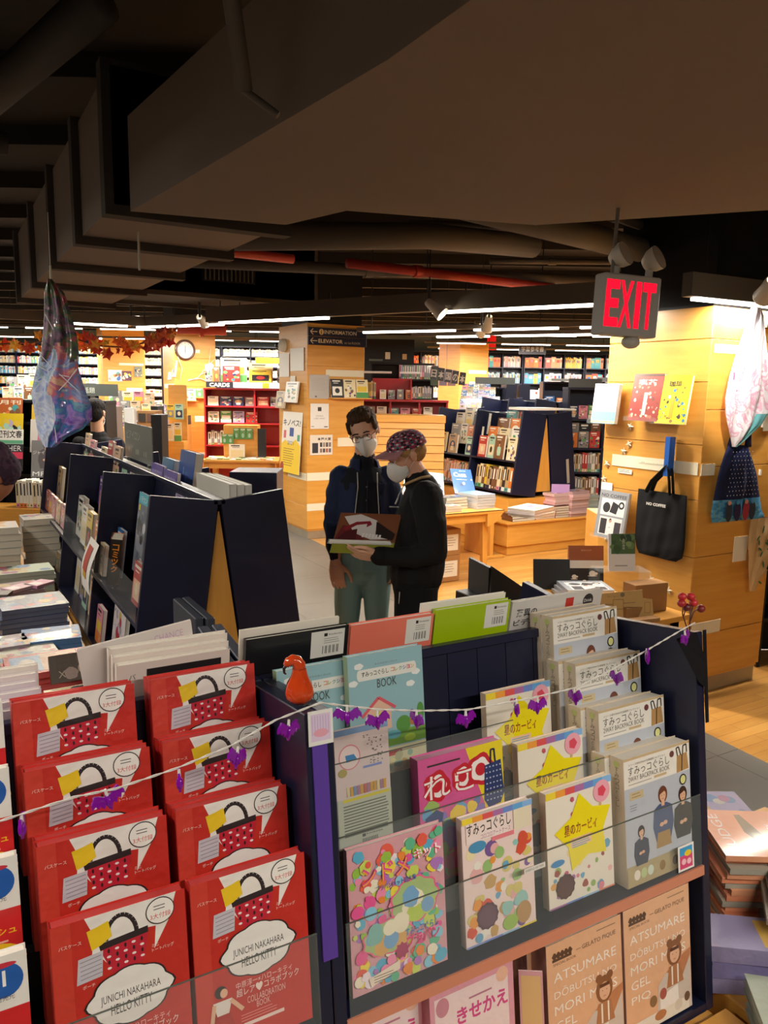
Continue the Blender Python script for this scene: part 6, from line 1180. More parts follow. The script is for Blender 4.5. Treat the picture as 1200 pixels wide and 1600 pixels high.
pile(7.0, 7.0, .386, 0, .18, .2, .034, 7, ['88a0a0', 'a8b8b4'], 'grey teal wrapped magazine at the plinth end', seed=85, jit=.010)
MB(Matrix.Translation((6.42, 7.04, .656)) @ RM).box((0, 0, 0), (.22, .01, .12), 'b08cc0', 'paper').build('price_card', label='lilac card behind the pink wrapped magazines', cat='card')
MB(RAr.mat(.02, .12, 0)).box((-.035, .1, 0), (-.03, .14, .30), 'a89c8c', 'plastic').build('shelf_label', label='narrow pale label on the dark end of the angled rack', cat='label')
# taller rack behind it
RBl, RBr = rack_pair(6.95, 8.0, 1.80, 1.2, [.6], 'tall navy leaning rack behind the cookery rack, %s half', half=.36, gap=.03, Hh=1.3, shelf=.6)
b = MB(); b.bbox((7.14, 7.95, .386), (8.15, 9.2, .45), .003, mat='wood'); b.bbox((7.14, 7.98, 0), (8.15, 9.2, .385), .003, mat='wood'); b.build('display_plinth', label='oak plinth under the tall rack behind the cookery rack', cat='plinth')
# ================= case with grey spines left of the right pillar =================
m = facing(2.32, 9.9, 0)
bookcase('navy bookcase with grey spines just left of the bag pillar', m, .95, 1.95, .32, 2, [.25, .56, .87, 1.18, 1.55], 'navy')
for k, z in enumerate((.25, .56, .87)): spine_row(m, .03, .46, z+.001, .03, ['grey', 'grey', 'tan', 'white', 'brown', 'red'], 'on the %s shelf beside the bag pillar' % ['lowest', 'second', 'third'][k], 'grey spines left of the bag pillar', h=.26, d=.2, rn=rn, t=(.015, .05))
face_row(m, .04, .01, 1.182, .1, ['grey', 'black', 'brown'], 'behind the orange one left of the bag pillar', 'face-out books left of the bag pillar', .14, .32, hv=.02)
face_row(m, .03, .015, 1.182, .03, ['orange', 'grey', 'red'], 'on the top shelf left of the bag pillar', 'face-out books left of the bag pillar', .14, .2, hv=.02)
face_row(m, .5, .015, 1.182, .03, ['grey', 'tan'], 'at the right of the top shelf by the pillar', 'face-out books left of the bag pillar', .14, .25, hv=.02)
face_row(m, .03, .01, 1.552, .03, ['navy', 'pink', 'green', 'yellow', 'teal', 'white'], 'on the uppermost ledge left of the bag pillar', 'face-out books left of the bag pillar', .12, .17, hv=.01)
for k, (x, c) in enumerate([(.0, '5c6468'), (.5, '444c4c')]):
    MB(m @ Matrix.Translation((x, .0, 1.95))).box((0, .0, 0), (.42, .01, .11), c, 'plastic').build('category_sign', label='dark grey category sign on the case left of the bag pillar, %s' % ['left', 'right'][k], cat='sign')
# dark end panels of racks further off
for (r, f, z, w, h, lb) in [(1.95, 12.6, 1.1, .17, .9, 'navy end panel of the far double rack, left'), (2.16, 12.6, 1.1, .17, .9, 'navy end panel of the far double rack, right')]:
    b = MB(facing(r, f, 0)); s = .06 if 'left' in lb else -.06
    b.add([(s*0, 0, h+z), (w+s*0, 0, h+z), (w-s, 0, 0), (-s, 0, 0), (0, .6, h+z), (w, .6, h+z), (w-s, .6, 0), (-s, .6, 0)], [(0,3,2,1)[::-1], (4,5,6,7)[::-1], (0,1,5,4)[::-1], (1,2,6,5)[::-1], (2,3,7,6)[::-1], (3,0,4,7)[::-1]], mat='navy'); b.build('rack_end', label=lb, cat='rack')
m = facing(1.45, 12.9, 0)
bookcase('navy case of pocket books under the grey sign in the middle distance', m, .5, 1.95, .3, 1, [1.35, 1.6], 'navy')
face_row(m, .03, .01, 1.601, .02, ['tan', 'white', 'brown'], 'on the top shelf of the case under the grey sign', 'books under the grey sign', far='mid', w=.13, h=.18, hv=.01)
face_row(m, .03, .01, 1.352, .02, ['pink', 'tan', 'orange'], 'on the lower shelf of the case under the grey sign', 'books under the grey sign', far='mid', w=.13, h=.18, hv=.01)
MB(facing(1.45, 12.7, 2.0)).box((0, 0, 0), (.65, .02, .11), '646a66', 'plastic').build('category_sign', label='grey category sign over the far pocket book case', cat='sign')
m = facing(2.6, 12.9, 0)
bookcase('long navy case with coloured books in front of the back wall, right side', m, 2.6, 2.06, .3, 4, [1.0, 1.3, 1.6], 'navy')
for k, cs in enumerate([['pink', 'peach', 'white', 'orange', 'peach', 'red', 'white', 'cream'], ['orange', 'pink', 'white', 'teal', 'peach', 'brown', 'white', 'grey'], ['blue', 'orange', 'white', 'pink', 'red', 'tan', 'purple', 'pink', 'green', 'yellow', 'teal']]):
    face_row(m, .05, .04, [1.001, 1.301, 1.601][k], .02, cs, 'on the %s shelf of the long case at the right' % ['lower', 'middle', 'top'][k], 'books of the long case at the right', far='mid', w=.15, h=.21, hv=.015)
for k in range(3): MB(facing(2.7+.75*k, 12.75, 2.07)).box((0, 0, 0), (.6, .25, .04+.03*(k % 2)), ['8a8e8c', '70767a', '9a9c9a'][k], 'metal').build('storage_tray', label='grey tray on top of the long case at the right, %s' % ORD[k], cat='tray', group='trays on the long case')
# stack crowd of wrapped pocket books (plastic dispenser)
t = thing('wrapped_book_dump', 'clear bin heaped with wrapped pocket books in the middle distance', 'display bin', Mx=facing(1.12, 12.0, 1.58)); rnc = random.Random(6)
MB().box((0, 0, 0), (.68, .3, .02), mat='black').build('bin_base', t)
bb = gen_cover('white', 777, .12, .16, .015)
for j in range(7):
    for i in range(7-j//3): o = link('wrapped_book', LIB[rnc.choice(['white', 'grey', 'tan', 'pink', 'lilac', 'blue'])][0], t, Matrix.Translation((.02+.088*i+.01*j, .03*j, .03+.048*j)) @ Matrix.Rotation(math.radians(-20), 4, 'X') @ Matrix.Diagonal((.56, .8, .5, 1)))
b = MB(facing(1.05, 12.0, 0)); b.bbox((0, .02, 0), (.8, .34, 1.57), .003, mat='navy'); b.build('bin_stand', label='navy stand carrying the heaped clear bin', cat='stand')
# ================= info desk, red cases, black wall =================
t = thing('information_desk', 'louvred oak counter behind the two men', 'counter', Mx=facing(-.24, 9.6, 0) @ Matrix.Diagonal((.93, 1, 1, 1)))
MB().box((0, .02, 0), (1.05, .5, 1.53), mat='wood').build('counter_body', t); MB().bbox((-.01, -.02, 1.48), (1.06, .52, 1.57), .003, mat='wood').build('counter_top', t)
for k in range(14): MB().add([(0, .02, .1+k*.1), (1.05, .02, .1+k*.1), (1.05, -.005, .105+k*.1), (0, -.005, .105+k*.1), (0, .02, .195+k*.1), (1.05, .02, .195+k*.1), (1.05, .005, .195+k*.1), (0, .005, .195+k*.1)], [(0, 1, 2, 3), (3, 2, 6, 7), (7, 6, 5, 4), (0, 3, 7, 4), (1, 5, 6, 2)], mat='wood').build('louvre', t)
def red_case(r, f, w, H_, label, cols, zs):
    return bookcase(label, facing(r, f, 0), w, H_, .4, cols, zs, 'red')
red_case(-.35, 11.2, 1.25, 1.74, 'red lacquered case behind the oak counter', 3, [.5, .8, 1.1, 1.42])
m = facing(-.35, 11.2, 0)
face_row(m, .05, .03, 1.421, .05, ['grey', 'white', 'teal', 'pink', 'red', 'white'], 'in the red case behind the oak counter', 'books in the red case behind the counter', .14, .2, hv=.02)
m2 = m @ Matrix.Translation((0, 0, 1.745))
spine_row(m2, .02, .2, 0, .05, ['cream', 'yellow', 'tan'], 'on top of the red case behind the counter', 'books on the red case behind the counter', h=.26, d=.2, rn=rn)
b = MB(m2); b.box((.15, .25, 0), (.72, .27, .30), mat='red'); b.box((.70, .03, 0), (.72, .27, .30), mat='red'); b.build('red_display_riser', label='red riser panel on the red case behind the counter', cat='riser')
face_row(m2, .26, .03, .0, .06, ['white', 'grey', 'grey', 'orange'], 'leaning on the red riser behind the counter', 'books on the red case behind the counter', .1, .14, hv=.01)
m3 = facing(-.25, 12.3, 0)
bookcase('dark case above the red riser in the distance', m3, 1.0, 2.3, .3, 2, [1.75, 2.05], 'black')
spine_row(m3, .45, .97, 2.051, .0, ['pink', 'grey', 'white', 'blue', 'green', 'grey'], 'on the upper shelf of the far dark case', 'spines in the far dark case', far='mid', h=.25, d=.2, rn=rn, t=(.02, .04))
spine_row(m3, .55, .97, 1.751, .0, ['tan', 'grey', 'cream', 'grey'], 'on the lower shelf of the far dark case', 'spines in the far dark case', far='mid', h=.2, d=.2, rn=rn, t=(.02, .04))
for k in range(2): MB(facing(-.42+.62*k, 11.6, 2.12)).bbox((0, 0, 0), (.5-.2*k, .12, .03), .005, 'f0f0ec', 'plastic').build('white_tray', label='white plastic tray on the distant dark case, %s' % ['left', 'right'][k], cat='tray')
b = MB(facing(-.46, 16, 0)); b.box((0, 0, 0), (1.02, .1, 2.9), mat='black'); b.box((-.04, -.02, 0), (0, .1, 2.95), '5a8050', 'plastic'); b.build('black_partition', label='black partition wall behind the information pillar', cat='partition')
for k, (x, z, w, h, c) in enumerate([(.43, 2.5, .1, .14, 'b8b8a8'), (.10, 2.46, .28, .04, '4a5a58'), (.78, 2.5, .09, .11, 'b09870'), (.43, 1.95, .09, .1, '9aa498')]): card('wall_notice', facing(-.46+x, 15.98, z), w, h, c, 'small notice on the black partition, %s' % ['upper middle', 'long one at left', 'round one at right', 'lowest'][k], 'notice')
# red CARDS case right of the clock pillar
red_case(-3.24, 13.8, 1.80, 1.86, 'red lacquered case with the CARDS sign right of the clock pillar', 2, [.45, .85, 1.25, 1.55])
m = facing(-3.24, 13.8, 0)
t = thing('category_sign', 'black and white sign reading CARDS on the red case', 'sign', Mx=m @ Matrix.Translation((.05, -.03, 1.87)))
b = MB(); b.box((0, 0, 0), (.48, .01, .1), '24242a', 'plastic'); b.text(.06, .012, .07, 'CARDS', 'f0f0ec', .36, bold=.03); b.build('sign_plate', t); MB().box((.5, 0, 0), (1.6, .01, .09), 'f0ece4', 'plastic').build('white_strip', t); MB().box((1.0, -.002, 0), (1.12, .0, .09), 'e0982c', 'plastic').build('orange_patch', t)
face_row(m, .06, .03, 1.551, .05, ['white', 'navy', 'navy', 'grey', 'red', 'grey'], 'in the top bay of the red cards case', 'cards and books in the red cards case', .2, .16, hv=.01)
face_row(m, .06, .03, 1.251, .05, ['white', 'green', 'lilac', 'red'], 'in the second bay of the red cards case', 'cards and books in the red cards case', .2, .2, hv=.01)
spine_row(m, .05, .5, .851, .05, ['grey', 'white', 'lilac', 'grey'], 'in the lower bay of the red cards case', 'spines in the red cards case', h=.26, d=.2, rn=rn, t=(.03, .06))
mt = m @ Matrix.Translation((0, .05, 1.97))
for k, (x, w, h, c, lb) in enumerate([(.02, .12, .3, 'grey', 'grey'), (.18, .1, .26, 'brown', 'brown'), (.30, .46, .42, 'cream', 'tall cream'), (.34, .3, .28, 'red', 'red framed'), (.80, .42, .34, 'tan', 'tan'), (.82, .38, .22, 'yellow', 'yellow'), (1.3, .1, .3, 'grey', 'narrow grey'), (1.42, .1, .28, 'white', 'narrow white')]):
    book(mt @ Matrix.Translation((x, -.04*(k % 2), -.0)), w, h, .03, c, '%s picture book standing on the red cards case' % lb, 'picture books on the red cards case', k % 2)
MB(facing(-2.3, 13.7, 2.3)).box((0, 0, 0), (.8, .05, .10), '8a8424', 'plastic').build('olive_bar', label='olive green bar above the red cards case', cat='sign board')
# table with flyers in front of it
t = thing('display_table', 'oak table with flyers left of the information pillar', 'table', Mx=facing(-3.0, 13.0, 0))
MB().bbox((0, -.5, .66), (1.25, .3, .70), .003, mat='wood').build('tabletop', t); MB().box((.05, -.46, .56), (1.2, -.44, .66), mat='wood').build('apron', t)
for x in (.03, 1.12):
    for y in (-.46, .2): MB().box((x, y, 0), (x+.09, y+.07, .66), mat='woodv').build('leg', t)
mt = facing(-3.0, 13.0, .701); rnd_ = random.Random(9)
for k in range(22): MB(mt @ Matrix.Translation((.05+.1*(k % 11)+.02*rnd_.random(), -.45+.25*(k//11), 0)) @ Matrix.Rotation(rnd_.uniform(-.3, .3), 4, 'Z')).box((0, 0, 0), (.09, .13, .01+.02*rnd_.random()), rnd_.choice(['f0ece0', 'e8e0d0', 'b8c8a8', 'e0a878', 'ece8e0', '90a070']), 'paper').build('flyer_stack', label='%s stack of flyers in the %s row on the table by the information pillar' % (ORD[k % 11], ['front', 'back'][k//11]), cat='flyers', group='flyers on the far table')
b = MB(mt); b.bbox((.28, -.05, 0), (.85, .25, .55), .004, mat='wood'); b.build('display_step', label='louvred oak block standing on the flyer table', cat='display block')
for k in range(3): book(mt @ Matrix.Translation((.45+.11*k, -.08, .32)), .1, .18, .02, 'green', 'green card pack on the oak block, %s of three' % ORD[k], 'green card packs')
for k in range(2): book(mt @ Matrix.Translation((.26+.1*k, -.12, .24)), .1, .16, .02, 'green', 'green card pack left of the oak block, %s' % ORD[k], 'green card packs')
book(mt @ Matrix.Translation((.40, -.2, 0)), .26, .24, .02, 'white', 'white book with a red rim leaning on the oak block', None, 1); MB(mt).box((.86, -.1, .0), (1.0, -.08, .5), '2a2a2e', 'gloss').build('black_poster', label='tall black card at the right of the oak block', cat='card')
MB(facing(-2.95, 11.2, 0)).bbox((0, 0, 0), (.38, .3, .33), .004, 'c82030', 'plastic').build('red_box', label='red box on the floor behind the left rack', cat='box')
b = MB(facing(-1.14, 5.6, 0)); b.bbox((0, 0, .0), (.35, .35, 1.26), .004, mat='navy'); b.build('navy_cabinet', label='plain navy cabinet behind the right half of the left rack', cat='cabinet')

# ================= on the pillars =================
CLF = lambda x, z, out=0.: Matrix.Translation((x, 14.45-out, z))
t = thing('wall_clock', 'round wall clock with a brown rim on the oak pillar', 'clock', Mx=CLF(4.02, 2.545, .0))
b = MB(); b.T = Matrix.Rotation(math.radians(90), 4, 'X'); b.lathe((0, 0, 0), [(.19, 0), (.19, .03), (.175, .05), (.15, .045), (.15, .02)], 32, '4a2c1c', 'gloss'); b.build('rim', t)
b = MB(); b.T = Matrix.Rotation(math.radians(90), 4, 'X'); b.lathe((0, 0, .02), [(.0001, .001), (.15, 0)], 32, 'e4dccc', 'paper'); b.build('dial', t)
b = MB(Matrix.Translation((0, -.0225, 0)))
for k in range(12): a = math.pi*k/6; b.flat([(.125*math.cos(a)-.004, .125*math.sin(a)-.008), (.125*math.cos(a)+.004, .125*math.sin(a)-.008), (.125*math.cos(a)+.004, .125*math.sin(a)+.008), (.125*math.cos(a)-.004, .125*math.sin(a)+.008)], '3a302a', step=False)
b.line([(0, -.04), (.005, .08)], .008, '2a2220'); b.line([(0, 0), (-.006, -.10)], .006, '2a2220'); b.build('hands', t)
def ledge(Mx, w, cols, label, h=.2, wd=.14, group=None):
    s = thing('card_ledge', 'small ledge with '+label, 'ledge', Mx=Mx); MB().box((0, -.1, -.015), (w, 0, 0), mat='wood').build('ledge_plate', s)
    x = .01
    for i, c in enumerate(cols): book(Mx @ Matrix.Translation((x, -.07, 0)) @ Matrix.Rotation(math.radians(-8), 4, 'X'), wd, h, .015, c, '%s %s, %s from the left' % (c, label, ORD[i]), group or label, i % 2); x += wd+.01
ledge(CLF(3.92, 1.62), .3, ['white'], 'picture card on the clock pillar, left ledge', .22, .26)
ledge(CLF(4.18, 1.68), .42, ['green', 'grey', 'navy'], 'picture card on the clock pillar, right ledge', .17, .13)
for k, (y, z, c) in enumerate([(14.6, 2.05, 'lilac'), (14.9, 2.0, 'white'), (14.7, 1.5, 'peach'), (15.0, 1.2, 'mint'), (14.6, 1.15, 'cream')]): book(Matrix.Translation((3.80, y, z)) @ Matrix.Rotation(-math.pi/2, 4, 'Z') @ Matrix.Rotation(math.radians(-8), 4, 'X'), .22, .3, .02, c, '%s book on the side of the clock pillar, %s' % (c, ORD[k]), 'books on the side of the clock pillar')
b = MB(CLF(0, 0, .02)); 
for pts_ in ([(4.5, 2.6), (4.46, 2.3), (4.25, 2.05), (4.05, 1.98)], [(3.84, 2.55), (3.95, 2.2), (3.9, 1.95)], [(4.05, 2.0), (4.3, 2.03), (4.58, 1.9)], [(4.36, 2.18), (4.58, 2.4)], [(4.3, 2.1), (4.6, 2.25)]): b.tube([(x, -.01*(i % 2), z) for i, (x, z) in enumerate(pts_)], .006, 5, 'e8e0cc', 'cloth')
b.ball((4.48, -.03, 2.26), (.08, .02, .06), 8, 5, 'e8e4dc', 'cloth'); b.build('cobweb_decoration', label='stretched white cobweb decoration on the clock pillar', cat='cobweb decoration')
# poster pillar
P4 = lambda x, z, out=0.: Matrix.Translation((x, 20.4-out, z))
for k, (x, z, w, h, c, d_) in enumerate([(3.72, 1.98, .34, .28, 'ece8ee', 1), (4.05, 2.0, .24, .24, '5a3040', 2), (4.36, 2.1, .2, .26, '70786a', 3), (3.72, 1.45, .5, .28, 'ece8e0', 4), (4.15, 1.52, .4, .3, 'dcd8dc', 5), (3.75, 1.02, .28, .28, 'e4b8b0', 6), (4.08, 1.04, .26, .26, 'd8b870', 7)]):
    card('notice', P4(x, z, .02), w, h, c, 'notice on the oak pillar by the leaf garland, %s' % ORD[k], 'notice', dgen(d_), mat='gloss')
# info pillar
IR = lambda x, z, out=0.: Matrix.Translation((x, 8.7-out, z)); IL = lambda y, z, out=0.: Matrix.Translation((3.91-out, y, z)) @ Matrix.Rotation(-math.pi/2, 4, 'Z')
t = thing('direction_sign', 'navy sign reading INFORMATION and ELEVATOR to 1st FLOOR', 'sign', Mx=IR(3.91, 2.40, .03))
for k, z in enumerate((.108, 0.)):
    b = MB(); b.bbox((0, 0, z), (.80, .028, z+.102), .002, '1f2038', 'plastic'); b.line([(.03, z+.05), (.12, z+.05)], .009, 'd8c8a8'); b.line([(.065, z+.085), (.03, z+.05), (.065, z+.015)], .009, 'd8c8a8')
    if k == 0: b.fe(.175, z+.05, .032, .036, 'd8b878'); b.text(.167, z+.025, .05, 'i', '1f2038', .012, bold=.02); b.text(.215, z+.028, .046, 'INFORMATION', 'd8c8a8', .44, bold=.012)
    else: b.text(.135, z+.028, .046, 'ELEVATOR', 'd8c8a8', .33, bold=.02); b.text(.49, z+.028, .026, 'to 1st FLOOR', 'b8a888', .22, bold=.005)
    b.build('sign_plate', t)
card('poster', IR(3.935, 1.755, .008), .27, .29, 'b8b4b0', 'grey poster on the information pillar', 'poster', lambda b, w, h: (lines(b, w*.1, h*.85, w*.8, 9, h*.06, 'a09c98', .003), b.fr(w*.28, h*.06, w*.38, h*.12, '6a5a58')))
card('poster', IR(3.95, 1.385, .008), .25, .31, 'e6e2dc', 'white poster about keeping 6 feet apart on the information pillar', 'poster', lambda b, w, h: (b.fr(w*.4, h*.7, w*.6, h*.86, '3a3434'), b.text(w*.5, h*.48, h*.06, 'STAYING', '8a8480', w*.4, 'c'), b.text(w*.5, h*.38, h*.06, '6 FEET APART', '8a8480', w*.6, 'c'), b.fr(w*.05, h*.08, w*.2, h*.11, '8a8480'), b.fr(w*.75, h*.06, w*.95, h*.1, '5a5450')))
card('poster', IR(3.945, 1.06, .008), .31, .25, 'e4d8c8', 'poster with a black title and book covers on the information pillar', 'poster', lambda b, w, h: (b.text(w*.33, h*.72, h*.15, '本屋大賞', '2a2426', w*.6, bold=.02), b.fr(w*.1, h*.1, w*.36, h*.6, '302c34'), [b.fr(w*(.44+.13*i), h*.12, w*(.54+.13*i), h*.32, ['8a7468', '4a4448', 'a85c50', '6a6070'][i]) for i in range(4)], [b.fr(w*(.44+.13*i), h*.4, w*(.54+.13*i), h*.62, ['3a3438', '9a8a80', '50484c', '7a6c68'][i]) for i in range(4)]))
ledge(IR(4.20, 1.77), .56, ['black', 'cream', 'cream'], 'book on the ledge of the information pillar', .23, .165)
t = thing('banner', 'white and yellow vertical banner lettered キノベス on the information pillar', 'banner', Mx=IL(9.44, .80, .06) @ Matrix.Rotation(math.radians(-4), 4, 'X'))
b = MB(); b.box((0, 0, 0), (.62, .004, .78), 'ece6dc', 'paper'); b.fr(.0, .0, .62, .36, 'f0c828'); b.flat([(0, .36), (.62, .36), (.45, .44), (.3, .36), (.12, .42)], 'f0c828'); b.text(.03, .60, .085, 'キノベス!', '2a2628', .55, bold=.02); b.fr(.06, .44, .14, .54, 'd85c68'); b.fr(.25, .47, .38, .58, '2c4c98'); b.fr(.5, .42, .58, .50, '4c9c78'); b.text(.2, .36, .05, '2021', '2a2628', .2); lines(b, .08, .31, .35, 8, .03, '8a6a18', .008); b.fe(.06, .06, .06, .07, 'a83c20'); b.build('banner_sheet', t)
for k, (y, z, w, h, c) in enumerate([(9.56, 2.02, .32, .30, 'f0ece4'), (9.2, 2.09, .42, .28, 'f4f0e8'), (9.2, 1.93, .16, .10, 'ece8dc')]): card('paper_sheet', IL(y, z, .01), w, h, c, 'white sheet on the lit side of the information pillar, %s' % ['left', 'right', 'small lower'][k], 'paper sheet')
for k, (y, z, w, h, c) in enumerate([(9.24, 1.70, .38, .26, 'white'), (9.55, 1.62, .3, .22, 'tan')]): book(IL(y, z, .08) @ Matrix.Rotation(math.radians(-8), 4, 'X'), w, h, .02, c, '%s book clipped to the lit side of the information pillar' % c, None, k)
t = thing('security_camera', 'white dome camera on the information pillar', 'camera', Mx=IL(9.42, 2.42, 0)); MB().lathe((.0, 0, 0), [(.085, 0), (.085, .03), (.07, .06), (.0001, .09)], 20, 'e8e4dc', 'plastic', axis=(0, -1, 0)).build('dome', t); MB().ball((-.03, -.08, .0), .035, col='1a1a1c', mat='gloss').build('lens', t)
# right-back pillar
ir = lambda x, z, out=0.: Matrix.Translation((x, 14.45-out, z)); 
card('notice', ir(10.52, 1.78, .01), .26, .32, 'e4dcd0', 'white notice on the oak pillar behind the man in the cap', 'notice', lambda b, w, h: lines(b, w*.12, h*.88, w*.7, 6, h*.12, '8a8480', .008))
card('notice', ir(10.88, 1.92, .01), .13, .16, 'd0c4b4', 'small round symbol notice on the same far pillar', 'notice', lambda b, w, h: (b.fe(w*.5, h*.5, w*.45, h*.42, '3a3234'), b.fe(w*.5, h*.5, w*.32, h*.28, 'd0c4b4'))); card('notice', ir(10.88, 1.72, .01), .12, .16, 'd8b8a0', 'pale notice below the round symbol notice', 'notice')
t = thing('hanging_letters', 'string of black tiles with white characters hung beside the far pillar', 'hanging sign', Mx=facing(.60, 10.4, 2.2))
for k, ch in enumerate('日本国の本'): b = MB(Matrix.Translation((.095*k, 0, -.035*k*.5)) @ Matrix.Rotation(math.radians(6), 4, 'Y')); b.box((0, 0, -.17), (.085, .006, 0), '242226', 'plastic'); b.text(.043, -.14, .10, ch, 'e4e0dc', .07, 'c', bold=.02); b.build('letter_tile', t)
MB().cyl((0, .003, 0), (.43, .003, -.07), .002, n=6, col='d8d4cc', mat='plastic').build('string', t); MB().cyl((.2, .003, -.03), (.2, .003, 1.17), .002, n=6, col='333333', mat='plastic').build('string', t)
for k in range(3): MB(facing(.62+.12*k, 10.9, 1.95)).box((0, 0, 0), (.11, .02, .22), ['5c7468', 'b0a8c8', 'c8a0a8'][k], 'gloss').build('hanging_card', label='card hanging under the letter tiles, %s' % ['green', 'lilac', 'pink'][k], cat='card', group='cards under the letter tiles')
MB(facing(2.95, 17.5, 2.72)).box((0, 0, 0), (.6, .03, .24), '2c2c34', 'plastic').text(.05, .06, .11, '学習参考書', 'd0ccc4', .5).build('category_sign', label='dark hanging sign with white characters before the right back wall', cat='sign')
b = MB(facing(2.62, 20.9, 2.98)); b.box((0, 0, 0), (.28, .04, .38), 'e01020', 'plastic'); b.build('red_sign', label='plain red sign high beside the far pillar', cat='sign')

# ================= back wall shelving =================
RW = facing(0, 21.3, 0)
def wallcase(r0, W, Hh, cols, zs, label): bookcase(label, facing(r0, 21.3, 0), W, Hh, .4, cols, zs, 'navy')
names = ['leftmost', 'second', 'third', 'fourth', 'fifth', 'sixth', 'seventh', 'eighth']
warm = ['ece4c8', 'e8dcb8', 'e0d4b0', 'dcd0a8', 'ece8dc', 'd8c898', 'e4dcc8', 'c8c0a8', 'a8c0c8', 'd0c8b0']; mix = ['ece8e0', 'e8e4dc', 'dcd8d0', 'e0a040', '68a8d0', 'd85c68', 'e8d050', 'b8c8d8', 'c8b8d0', '88b888', 'f0ece4']
b = MB(); rw = random.Random(77)
for i in range(6):
    r0 = -10.9+i*1.6; wallcase(r0, 1.58, 2.98, 2, [.4, .8, 1.2, 1.6, 1.88, 2.16, 2.44, 2.72], 'navy wall bookcase at the back left, %s from the left' % names[i])
    stuff_rows(b, facing(r0, 21.36, 0), [(.04, .77, z+.002, .2 if z > 1.55 else .3, ['58b0d8', '4aa0cc', 'ece4d8'] if (i == 0 and z in (2.16,)) else (mix if i < 3 and z < 2.3 else warm), (z < 1.7)) for z in (.8, 1.2, 1.6, 1.88, 2.16, 2.44, 2.72)], rw)
    stuff_rows(b, facing(r0, 21.36, 0), [(.81, 1.54, z+.002, .2 if z > 1.55 else .3, mix if i < 2 and z > 1.6 else warm, (z < 1.7)) for z in (.8, 1.2, 1.6, 1.88, 2.16, 2.44, 2.72)], rw)
b.build('far_books', label='rows of small pale books filling the back left wall shelves', cat='books', kind='stuff')
b = MB()
for i in range(5):
    r0 = -1.3+i*1.68; wallcase(r0, 1.66, 2.95, 3, [.4, .85, 1.3, 1.7, 2.12, 2.55], 'navy wall bookcase at the back right, %s from the left' % names[i])
    for c in range(3):
        pal = [['ece8e0', 'e8e8ec', 'd8a8a0', 'ece8e0'], ['e0c050', 'ece8e0', 'b08858', '58a0c8'], ['ece8e8', 'c8d0d8', 'd0a0b0'], ['e04838', 'e87830', '30a8b8', 'e89838'], ['88b0c0', '6890a8', 'b8c8c8'], ['c8c0d0', 'b8d0b8', 'e8e4dc'], ['e8d050', 'a8d0a0', 'e4dc80'], ['c85c48', 'd8d4d0', 'e8a870'], ['80c060', 'e8e070', 'f0f0e8']]
        stuff_rows(b, facing(r0, 21.36, 0), [(.04+.55*c, .50+.55*c, z+.002, .3, rw.choice(pal), rw.random() < .6) for z in (.85, 1.3, 1.7, 2.12, 2.55)], rw)
b.build('far_books', label='rows of coloured books filling the back right wall shelves', cat='books', kind='stuff')

# ================= left middle distance =================
def stepped(r, f, w, z0, rows, label, seed, pal, grp, far=None):
    r_ = random.Random(seed); t_ = facing(r, f, 0); b = MB(t_); b.bbox((0, 0, 0), (w, .6, z0), .004, mat='wood'); 
    for k in range(1, rows): b.box((0, .14*k, z0), (w, .6, z0+.16*k), mat='black')
    b.build('stepped_table', label='stepped display table, '+label, cat='table')
    for k in range(rows):
        n = int(w/.17); face_row(t_, .01, .015, z0+.16*k+.001, .14*k+.02, [r_.choice(pal) for _ in range(n)], '%s, row %s' % (label, ['one', 'two', 'three', 'four'][k]), grp, .15, .22, rn=r_, far=far)
stepped(-5.4, 10.6, 1.2, 1.28, 4, 'behind the magazine rack at the left edge', 5, ['white', 'tan', 'peach', 'grey', 'brown', 'cream', 'pink', 'orange'], 'face-out books at the far left', 'left')
stepped(-4.2, 11.6, .7, 1.25, 3, 'behind the hanging bag', 6, ['peach', 'pink', 'grey', 'cream'], 'face-out books behind the hanging bag', 'left')
stepped(-4.9, 13.5, 1.35, 1.2, 2, 'left of the clock pillar', 7, ['navy', 'pink', 'white', 'grey', 'lilac', 'red'], 'face-out books left of the clock pillar', 'left')
for k, (r, f, z, w, h, c, s) in enumerate([(-4.35, 11.0, 1.72, .55, .17, '4a4e4a', '話題'), (-4.9, 12.2, 1.75, .35, .15, '5a5e5a', '文芸')]): MB(facing(r, f, z)).box((0, 0, 0), (w, .02, h), c, 'plastic').text(.06, .04, .08, s, 'b0b4a8').build('category_sign', label='dark category sign above the dark haired man, %s' % ['right', 'left'][k], cat='sign')
MB(facing(-4.0, 9.4, 0)).bbox((0, 0, 0), (.7, .3, 1.62), .004, 'b0a098', 'paper').build('poster_stand', label='pale pinkish poster stand behind the dark haired man', cat='poster stand')
MB(facing(-3.78, 8.9, 0)).box((0, 0, 0), (.13, .03, 1.52), '6a9070', 'paper').build('green_board', label='green board left of the dark haired man', cat='board')
MB(facing(-3.02, 8.9, 0)).bbox((0, 0, 0), (.12, .1, 1.62), .01, 'e8e6e0', 'plastic').build('white_post', label='white rounded post right of the dark haired man', cat='post')
b = MB(facing(-3.6, 11.2, 0)); b.bbox((0, 0, 0), (.28, .3, 1.52), .004, mat='card'); b.box((.02, -.01, 1.36), (.12, 0, 1.48), '3a3430'); b.box((.14, -.01, 1.36), (.25, 0, 1.48), '6a4a40'); b.build('brown_cabinet', label='brown cabinet with small pictures left of the clock pillar', cat='cabinet')
MB(facing(-3.1, 10.2, 0)).bbox((0, 0, 0), (.14, .3, 1.5), .003, mat='black').build('dark_post', label='dark upright panel just left of the clock pillar', cat='panel')
